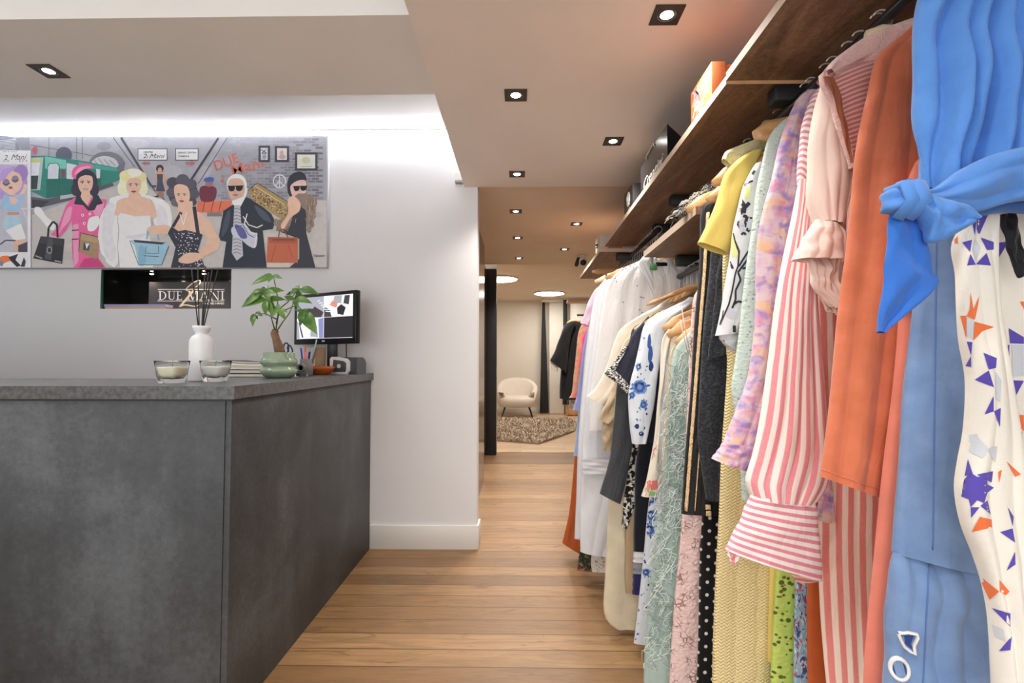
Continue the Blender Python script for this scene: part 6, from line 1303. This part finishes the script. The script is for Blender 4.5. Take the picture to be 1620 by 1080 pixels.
c = Cloth([(1058, 520), (1047, 540), (1044, 600), (1040, 640), (1036, 690), (1028, 730), (1022, 762), (1015, 784)], [(1064, 522), (1056, 560), (1051, 600), (1046, 640), (1043, 690), (1042, 740), (1042, 786)], Y=1.93, th=.03, amp=.002, k=1.2, seed=221, ny=60)
for P_, c_ in [([(1034, 608), (1042, 606), (1042, 630), (1033, 628)], 1), ([(1032, 588), (1040, 590), (1038, 602), (1032, 600)], 1), ([(1020, 770), (1026, 742), (1030, 764), (1026, 780)], 1), ([(1027, 762), (1040, 758), (1041, 772), (1030, 776)], 1), ([(1028, 776), (1040, 780), (1038, 784), (1026, 784)], 2), ([(1020, 768), (1026, 764), (1026, 776), (1020, 778)], 2), ([(1018, 776), (1024, 778), (1022, 784), (1016, 784)], 1)]: c.decal(P_, c_)
for L_ in ([(1030, 718), (1036, 708), (1040, 712)], [(1032, 726), (1034, 714), (1040, 704)], [(1030, 702), (1036, 722)]): c.stroke(L_, .9, 1)
c.obj('sleeve', [crm, red_, grn], t)
c = Cloth([(1110, 480), (1072, 505), (1062, 540), (1060, 640), (1058, 740)], [(1270, 480), (1270, 640), (1270, 740)], Y=1.955, th=.02, amp=.002, k=2, seed=222); c.obj('body', crm, t)
hang_px(1049, 521, 1.95, 'wooden hanger end standing proud at the top of the cream bell-sleeved blouse', xc=.80, zrod=ZR2, drop=.085, ry=.012)
# ---- blue floral dress
wh2 = fab('cool white cotton', S(216, 222, 230), .8, bump=.08); b1 = fab('royal blue print', S(58, 92, 160), .8, wr=False, bump=.03); b2 = fab('mid blue print', S(112, 144, 200), .8, wr=False, bump=.03); b3 = fab('navy print', S(40, 56, 110), .8, wr=False, bump=.03)
t = garment('dress', 2.04, 'white dress with large blue roses, sleeve hanging beside the navy knit', 'dress', z=.05)
body = Cloth([(1090, 470), (1058, 500), (1050, 540), (1044, 640), (1034, 740), (1026, 800), (1020, 860), (1013, 920), (1008, 970), (1003, 1017)], [(1260, 470), (1260, 600), (1260, 800), (1260, 1017)], Y=2.065, th=.05, amp=.006, k=5, seed=231, nx=60, ny=60)
sl = Cloth([(1082, 476), (1062, 485), (1040, 498), (1024, 508), (1016, 522), (1010, 550), (1004, 580), (997, 605), (993, 630), (995, 660), (998, 685), (1000, 701)], [(1094, 480), (1078, 495), (1060, 510), (1050, 540), (1044, 570), (1040, 600), (1036, 630), (1031, 660), (1026, 685), (1022, 701)], Y=2.01, th=.045, amp=.003, k=1.4, seed=232, ny=60)
random.seed(17)
def rose(c, cx, cy, r):
    c.decal(ellp(cx, cy, r, r*1.1, 0, 14, .18), 2)
    for k in range(7): a = k*.9; c.decal(ellp(cx+r*.55*cos(a), cy+r*.6*sin(a), r*.34, r*.22, a+1.2, 8, .1), random.choice([1, 1, 3]), lift=.0018)
    for k in range(4): a = random.uniform(0, 6.28); c.decal(ellp(cx+r*1.15*cos(a), cy+r*1.2*sin(a), r*.42, r*.16, a, 8), random.choice([1, 2, 3]))
for a_ in [(1012, 612, 11), (1010, 580, 4.5), (1000, 625, 5), (1018, 640, 6)]: rose(sl, *a_)
for P_ in [(1027, 540, 3, 12), (1029, 560, 4, 14), (1030, 580, 3.5, 8)]: sl.decal(ellp(P_[0], P_[1], P_[2], P_[3], .05, 10, .15), random.choice([1, 3]))
for k in range(26): q = random.random(); sl.decal(ellp(1002+random.uniform(0, 22), 520+q*165, random.uniform(.8, 1.8), random.uniform(1, 2.4), 0, 6), random.choice([1, 2, 3]))
for a_ in [(1008, 674, 4), (1015, 686, 4)]: sl.decal(ellp(a_[0], a_[1], a_[2], a_[2], 0, 8, .2), 3)
for a_ in [(1030, 815, 9), (1027, 838, 9), (1022, 905, 6), (1030, 790, 7), (1036, 760, 5)]: rose(body, *a_)
for k in range(40): body.decal(ellp(1004+random.uniform(0, 34), random.uniform(860, 1012), random.uniform(.8, 1.8), random.uniform(.9, 2.2), 0, 6), random.choice([1, 2, 3]))
body.obj('body', [wh2, b1, b2, b3], t); sl.obj('sleeve', [wh2, b1, b2, b3], t)
hang_px(1020, 512, 2.03, 'wooden hanger inside the blue rose dress shoulder', xc=.80, zrod=ZR2, drop=.085)
# ---- navy knit, dark long dress
nav = fab('navy knit', S(46, 48, 64), .9, weave=300, bump=.3); zeb = splash('zebra trim', S(236, 232, 226), [S(24, 24, 28)], 90, .52, .5, .8, (1, 2.2, 1))
t = garment('sweater', 2.12, 'navy short-sleeved knit with black and white zebra trim', 'sweater', z=1.1)
c = Cloth([(1026, 500), (1012, 514), (1000, 530), (990, 550), (980, 568), (970, 582)], [(1030, 510), (1018, 530), (1012, 550), (1010, 570), (1006, 590), (994, 616)], Y=2.085, th=.04, amp=.002, k=1, seed=241); c.obj('sleeve', nav, t)
c = Cloth([(988, 547), (978, 562), (968, 577), (956, 591)], [(994, 547), (985, 564), (976, 580), (970, 596)], Y=2.075, th=.03, amp=.001, k=1, seed=242, topth=1); c.obj('zebra_edge', zeb, t)
c = Cloth([(956, 590), (964, 598), (976, 606), (984, 615), (990, 622)], [(972, 584), (980, 592), (988, 600), (994, 608), (998, 614)], Y=2.07, th=.03, amp=.001, k=1, seed=243, topth=1); c.obj('zebra_hem', zeb, t)
c = Cloth([(1044, 492), (1024, 508), (1016, 560), (1012, 640), (1010, 700)], [(1240, 492), (1240, 700)], Y=2.115, th=.02, amp=.002, k=2, seed=244); c.obj('body', nav, t)
hang_px(1004, 522, 2.13, 'pale wooden hanger with black band in the neckline beside the navy knit', xc=.78, zrod=ZR2, drop=.09, mat=paleh, band=-.7)
nvd = fab('ink blue crepe', S(22, 24, 34), .8); 
t = garment('dress', 2.15, 'long ink blue dress with white and grey bands above the hem', 'dress', z=.2)
c = Cloth([(1036, 600), (1016, 640), (1010, 700), (1004, 760), (1003, 820), (1002, 872)], [(1230, 600), (1230, 872)], Y=2.15, th=.02, amp=.002, k=3, seed=251); c.obj('body', nvd, t)
for (v0, v1, m_, nm) in ((872, 889, fab('white band', S(226, 226, 228)), 'white_band'), (889, 907, fab('grey band', S(140, 142, 146)), 'grey_band'), (907, 940, fab('violet navy hem', S(38, 36, 84)), 'hem_band')):
    Cloth([(1002-(v0-872)*.02, v0), (1001.5-(v1-872)*.02, v1)], [(1230, v0), (1230, v1)], Y=2.15, th=.021, amp=.002, k=3, seed=251, topth=1, ny=8).obj(nm, m_, t)
# ---- glitter grey, leopard
gl_ = splash('charcoal glitter', S(58, 60, 64), [S(96, 98, 104), S(40, 40, 44)], 420, .40, .2, .6)
t = garment('sweater', 2.18, 'charcoal glitter knit with long sleeve hanging left of the blue rose sleeve', 'sweater', z=.8)
c = Cloth([(994, 545), (984, 570), (976, 610), (971, 660), (967, 710), (960, 740), (953, 765), (949, 780)], [(1012, 545), (1008, 580), (1004, 640), (1002, 690), (998, 720), (992, 750), (987, 775), (982, 797)], Y=2.165, th=.04, amp=.002, k=1, seed=261, ny=50); c.obj('sleeve', gl_, t)
c = Cloth([(1016, 510), (998, 528), (996, 600), (994, 680)], [(1220, 510), (1220, 680)], Y=2.2, th=.015, amp=.002, k=1, seed=262); c.obj('body', gl_, t)
leo = splash('monochrome animal print', S(226, 220, 208), [S(22, 22, 24)], 48, .52, .6)
t = Cloth([(1002, 690), (998, 720), (991, 760), (986, 800), (983, 832)], [(1015, 690), (1012, 730), (1008, 780), (1004, 800), (991, 836)], Y=2.20, th=.02, amp=.003, k=1.5, seed=263).obj('scarf', leo, None, (.5, 2.2, .6)); tag(t, 'black and white animal print tie end below the charcoal glitter sleeve', 'scarf', 'clothes on the rails')
# ---- beige dress, tan trousers
bei = fab('oat linen', S(212, 198, 170), .85, bump=.08); tan_ = fab('tan cotton', S(184, 158, 124), .85, bump=.1)
t = Cloth([(1015, 520), (985, 545), (974, 620), (968, 700), (963, 790), (959, 860), (957, 920), (955, 960), (960, 982), (975, 994)], [(1040, 520), (1040, 620), (1040, 800), (1030, 920), (1016, 960), (1010, 993)], Y=2.235, th=.03, amp=.003, k=1.5, seed=271).obj('dress', bei, None, (.5, 2.23, .03)); tag(t, 'long oat coloured dress with rounded hem just above the floor', 'dress', 'clothes on the rails')
t = Cloth([(1012, 740), (992, 780), (989, 840), (988, 900), (990, 938)], [(1200, 740), (1200, 940)], Y=2.205, th=.015, amp=.003, k=4, seed=272).obj('skirt', tan_, None, (.7, 2.2, .2)); tag(t, 'tan cotton skirt strip between the oat dress and ink blue dress', 'skirt', 'clothes on the rails')
# ---- khaki sleeve, cream blouse
kha = fab('khaki crepe', S(190, 168, 136), .8, bump=.25, var=.12)
t = garment('blouse', 2.28, 'khaki blouse with ruched long sleeve and loose cuff behind the charcoal sleeve', 'blouse', z=.9)
c = Cloth([(984, 560), (974, 600), (962, 630), (952, 650), (948, 664)], [(1004, 560), (996, 610), (986, 640), (978, 660), (968, 672)], Y=2.275, th=.03, amp=.006, k=2.5, seed=281, wob=.012); c.obj('sleeve', kha, t)
c = Cloth([(953, 662), (953, 690), (955, 712)], [(972, 668), (970, 690), (968, 714)], Y=2.28, th=.02, amp=.002, k=1, seed=282); c.obj('cuff', kha, t)
c = Cloth([(1030, 510), (1000, 528), (994, 600), (992, 690)], [(1200, 510), (1200, 690)], Y=2.30, th=.012, amp=.002, k=1, seed=283); c.obj('body', kha, t)
cr2 = fab('ivory georgette', S(228, 216, 198), .8, bump=.08)
t = garment('blouse', 2.36, 'ivory georgette blouse, its pointed sleeve lying before the white dresses', 'blouse', z=.9)
c = Cloth([(1070, 462), (1040, 484), (1010, 500), (984, 518), (974, 536), (965, 562), (955, 590), (943, 612), (928, 626)], [(1080, 470), (1052, 496), (1026, 516), (1008, 540), (998, 570), (988, 600), (972, 626), (956, 642)], Y=2.335, th=.035, amp=.003, k=1.5, seed=284, ny=50); c.obj('sleeve', cr2, t)
c = Cloth([(1080, 462), (1040, 490), (1030, 560), (1026, 660)], [(1200, 462), (1200, 660)], Y=2.37, th=.015, amp=.002, k=1, seed=285); c.obj('body', cr2, t)
# arms of the packed wooden hangers on the lower rail
for k, (u, v, Y, lab) in enumerate([(1036, 490, 2.40, 'wooden hanger farthest along the lower rail, bare arm above the ivory sleeve'), (1052, 484, 2.34, 'dark-toned wooden hanger second from the far end of the lower rail'), (1058, 480, 2.27, 'orange-toned wooden hanger in the middle of the lower rail bunch'), (1066, 477, 2.21, 'wooden hanger just behind the blue rose shoulder on the lower rail'), (1078, 470, 2.15, 'wooden hanger nearest the gold trim on the lower rail')]):
    hang_px(u, v, Y, lab, xc=.80, zrod=ZR2, drop=.06, ry=.007, flat=1.7, group='wooden hangers on the lower rail')
# ---- white blouses and dresses
emb = splash('white embroidered cotton', S(226, 224, 224), [S(236, 234, 236), S(206, 202, 206)], 40, .3, .3); wht = fab('white cotton', S(226, 226, 230), .85, bump=.10, var=.03); dotm = fab('dark cutwork', S(120, 116, 118), wr=False, bump=.02)
t = garment('blouse', 2.56, 'white embroidered blouse with open collar, largest of the white group', 'blouse', z=.8)
c = Cloth([(1028, 404), (1008, 414), (990, 422), (972, 434), (961, 452), (955, 480), (948, 520), (942, 560), (937, 600), (931, 636), (930, 680)], [(1044, 412), (1070, 412), (1110, 424), (1130, 440), (1140, 480), (1144, 520), (1146, 560), (1148, 600), (1148, 680)], Y=2.55, th=.06, amp=.012, k=6, seed=291, nx=60, ny=60, sharp=1.0)
for a_ in [(985, 427), (990, 424), (997, 421), (1002, 423), (1004, 418), (973, 440), (975, 445), (1015, 470), (1018, 471), (1013, 470), (1008, 452), (986, 478), (1012, 490), (1016, 494), (1023, 440), (1028, 436)]: c.decal(ellp(a_[0], a_[1], 1.0, 1.3, 0, 6), 1)
c.obj('body', [emb, dotm], t)
c = Cloth([(1028, 402), (1020, 404), (1012, 412), (1010, 422)], [(1036, 396), (1032, 410), (1034, 440), (1040, 480)], Y=2.525, th=.02, amp=.001, k=1, seed=292, topth=1); c.obj('collar', wht, t)
c = Cloth([(1040, 412), (1060, 470), (1064, 500)], [(1062, 408), (1072, 440), (1080, 490)], Y=2.53, th=.02, amp=.001, k=1, seed=293, topth=1); c.obj('collar', wht, t)
hang_px(958, 440, 2.58, 'wooden hanger showing above the white embroidered blouse shoulder', xc=.78, drop=.09, band=-.7)
t = garment('dress', 2.66, 'long white dress with a plain hem ending above the floral ones', 'dress', z=.15)
c = Cloth([(975, 432), (958, 446), (948, 470), (942, 520), (934, 580), (926, 640), (922, 700), (919, 760), (917, 820), (918, 872)], [(1140, 432), (1140, 520), (1130, 640), (1110, 740), (1050, 820), (1000, 886)], Y=2.635, th=.05, amp=.006, k=5, seed=301, nx=60, ny=60); c.obj('body', wht, t)
c = Cloth([(921, 725), (920, 740), (921, 750)], [(985, 726), (985, 740), (985, 750)], Y=2.60, th=.01, amp=.001, k=2, seed=302, topth=1); c.obj('waist_seam', wht, t)
t = Cloth([(962, 438), (948, 452), (938, 480), (931, 530), (924, 590), (918, 650), (914, 720), (911, 790), (909, 852)], [(1120, 438), (1120, 600), (1100, 750), (1040, 866)], Y=2.72, th=.03, amp=.004, k=4, seed=303); 
for k in range(7): t.decal(ellp(911+k*1.9, 853-(.0 if k else 1), .7, .9, 0, 6), 1)
t = t.obj('dress', [wht, ink], None, (.6, 2.72, .2)); tag(t, 'white dress with dotted hem trim at the left edge of the white group', 'dress', 'clothes on the rails')
t = Cloth([(960, 820), (936, 850), (935, 880), (936, 904)], [(1040, 820), (1040, 860), (1040, 908)], Y=2.69, th=.015, amp=.003, k=2, seed=304).obj('skirt', splash('white blossom print', S(226, 218, 208), [S(130, 116, 104), S(180, 160, 140)], 60, .38, .5), None, (.6, 2.69, .05)); tag(t, 'white skirt hem with small dark blossoms near the floor', 'skirt', 'clothes on the rails')
t = Cloth([(945, 800), (922, 850), (916, 880), (913, 902)], [(990, 800), (980, 860), (970, 905)], Y=2.755, th=.015, amp=.003, k=2, seed=305).obj('skirt', splash('dark jungle print', S(46, 52, 38), [S(96, 112, 66), S(170, 84, 50), S(150, 110, 90)], 40, .4, .6), None, (.5, 2.75, .05)); tag(t, 'dark green and rust leaf print hem just above the floor', 'skirt', 'clothes on the rails')
# ---- lilac, sage, blue, rust, pink slivers
t = garment('top', 2.86, 'sheer lilac puff sleeve top at the far end of the white group', 'top', z=1.2)
c = Cloth([(955, 448), (944, 456), (936, 466), (929, 482), (923, 500), (918, 511)], [(968, 446), (960, 462), (952, 480), (944, 500), (936, 518)], Y=2.84, th=.05, amp=.003, k=2, seed=311); c.obj('sleeve', fab('lilac organza', S(204, 178, 200), .7), t)
c = Cloth([(1000, 440), (962, 452), (956, 500), (954, 600)], [(1110, 440), (1110, 600)], Y=2.87, th=.012, amp=.002, k=2, seed=312); c.obj('body', fab('lilac organza body', S(204, 178, 200), .7), t)
hang_px(941, 446, 2.88, 'pale wooden hanger end just left of the white dress shoulders', xc=.78, drop=.085, mat=paleh, band=-.8)
for (L, Rr, Y, m_, nm, lab, cat, sd) in [
    ([(1000, 440), (965, 462), (936, 500), (926, 560), (920, 620), (917, 660)], 1080, 2.79, fab('sage cotton', S(206, 208, 190)), 'dress', 'pale sage dress strip along the left side of the white dresses', 'dress', 321),
    ([(1000, 440), (965, 465), (938, 500), (924, 540), (919, 580), (912, 625), (906, 648)], 1060, 2.954, fab('periwinkle crepe', S(150, 160, 216)), 'blouse', 'periwinkle blue blouse sliver above the light blue one', 'blouse', 322),
    ([(1000, 440), (966, 466), (940, 510), (922, 600), (914, 660), (910, 700), (907, 721)], 1050, 3.008, fab('light blue cotton', S(158, 182, 224)), 'dress', 'light blue skirt strip between the rust skirt and white dresses', 'dress', 323),
    ([(1000, 440), (968, 468), (942, 520), (922, 620), (911, 700), (907, 750), (900, 810), (889, 858)], None, 3.062, fab('rust orange satin', S(188, 92, 40), .6), 'skirt', 'rust orange long skirt flaring at the far end of the rack', 'skirt', 324),
    ([(1000, 442), (970, 462), (938, 505), (922, 532), (920, 550), (916, 580)], 1030, 3.116, fab('magenta crepe', S(220, 70, 130)), 'top', 'thin magenta sliver of a top at the far end of the rack', 'top', 325),
    ([(1000, 442), (972, 460), (936, 495), (918, 518), (912, 550), (908, 590), (905, 620), (900, 629)], 1020, 3.224, splash('peach garden print', S(222, 160, 134), [S(150, 170, 120), S(232, 130, 110)], 30, .42, .6), 'dress', 'peach and green flowered dress beside the black coat', 'dress', 326)]:
    Rl = [(Rr, v) for _, v in L[::max(1, len(L)-1)]] if Rr else [(1060, 440), (1040, 590), (1030, 720), (935, 820), (917, 876)]
    o = Cloth(L, Rl, Y=Y, th=.02, amp=.003, k=2.5, seed=sd).obj(nm, m_, None, (.7, Y, .2)); tag(o, lab, cat, 'clothes on the rails')
# bare hooks and hangers on the far rail
hang_px(937, 430, 3.94, 'bare wooden hanger at the very end of the upper rail', xc=.80, drop=.02, ry=.012, flat=1.7)
for k in range(19):
    Y = 2.90+.054*k
    hanger(.64, 1.69, Y, 'packed wooden hanger on the far upper rail, only its wire hook showing', xc=.80, drop=.06, ry=.007, flat=1.5, group='packed hangers on the far upper rail')
for k in range(9):
    hanger(.63, 1.47, 2.13+.062*k, 'packed wooden hanger on the lower rail, only its wire hook showing', xc=.80, zrod=ZR2, drop=.05, ry=.006, flat=1.5, group='packed hangers on the lower rail')
for k, (Y, x_, lab) in enumerate([(1.10, .80, 'wire hook hanger hidden by the dusty pink knit shoulder, nearest of its row'), (1.20, .79, 'wire hook hanger peeping over the pale pink blouse shoulder'), (1.29, .79, 'wire hook hanger peeping over the striped shirt shoulder'), (1.355, .79, 'wire hook hanger peeping over the lilac blossom shoulder')]):
    hanger(x_, 1.80, Y, lab, xc=.92, drop=.04, ry=.006, flat=1.5)
# clip with green tag at the collar
t = thing('clip_hanger', tuple(at(1036, 421, 2.6)), 'black clip with green tag at the open collar of the white blouse', 'clip')
p = at(1046, 419, 2.53); MB().rbox(p.x-.03, p.x+.03, p.y-.012, p.y-.004, p.z-.008, p.z+.012, .003).obj('clip_bar', blackg, t)
p = at(1034, 422, 2.515); MB().rbox(p.x-.02, p.x+.016, p.y-.006, p.y-.001, p.z-.016, p.z+.014, .004).obj('clip_tag', plain('green tag', S(80, 150, 90), .5), t)
# ---- black coat on its hanger in the far section
YC = 5.6
bl = fab('black wool', S(22, 22, 25), .9)
t = garment('coat', YC, 'black wide-sleeved coat hanging alone in the far room', 'coat', xc=.55, z=.75, group=None)
c = Cloth([(905, 508), (895, 512), (890, 524), (889, 560), (886, 600), (885, 630)], [(916, 508), (924, 514), (930, 530), (930, 560), (930, 600), (930, 633)], Y=YC, th=.10, amp=.012, k=3, seed=401); c.obj('body', bl, t)
c = Cloth([(903, 508), (893, 516), (886, 532), (878, 554), (870, 570)], [(910, 512), (904, 530), (900, 552), (898, 575), (896, 590)], Y=YC-.06, th=.07, amp=.004, k=1.3, seed=402); c.obj('sleeve', bl, t)
c = Cloth([(871, 569), (872, 584)], [(884, 574), (882, 588)], Y=YC-.05, th=.03, amp=.002, k=1, seed=403, topth=1, ny=10); c.obj('lining_cuff', fab('white lining', S(220, 212, 204)), t)
p = at(910, 507, YC); hp = thing('coat_hanger', tuple(p), 'wooden hanger of the black coat on a short black wall peg', 'hanger')
MB().tube([p+Vector((-.09, 0, -.035)), p+Vector((-.04, 0, -.005)), p, p+Vector((.05, 0, -.012)), p+Vector((.1, 0, -.04))], .014, seg=10, flat=1.3).obj('hanger_arm', woodh, hp)
MB().tube([p, p+Vector((0, 0, .03))]+[p+Vector((.02-.02*cos(pi*k/6), 0, .035+.02*sin(pi*k/6))) for k in range(7)], .003, seg=6).obj('hanger_hook', chrome, hp)
q = at(916, 497, YC); o = MB().tube([(p.x+.02, YC, p.z+.055+.008), (1.299, YC, p.z+.055+.008)], .012, seg=12).obj('coat_rail', rodm, loc=(1.2, YC, p.z)); tag(o, 'short black rail from the right wall carrying the black coat', 'rail')
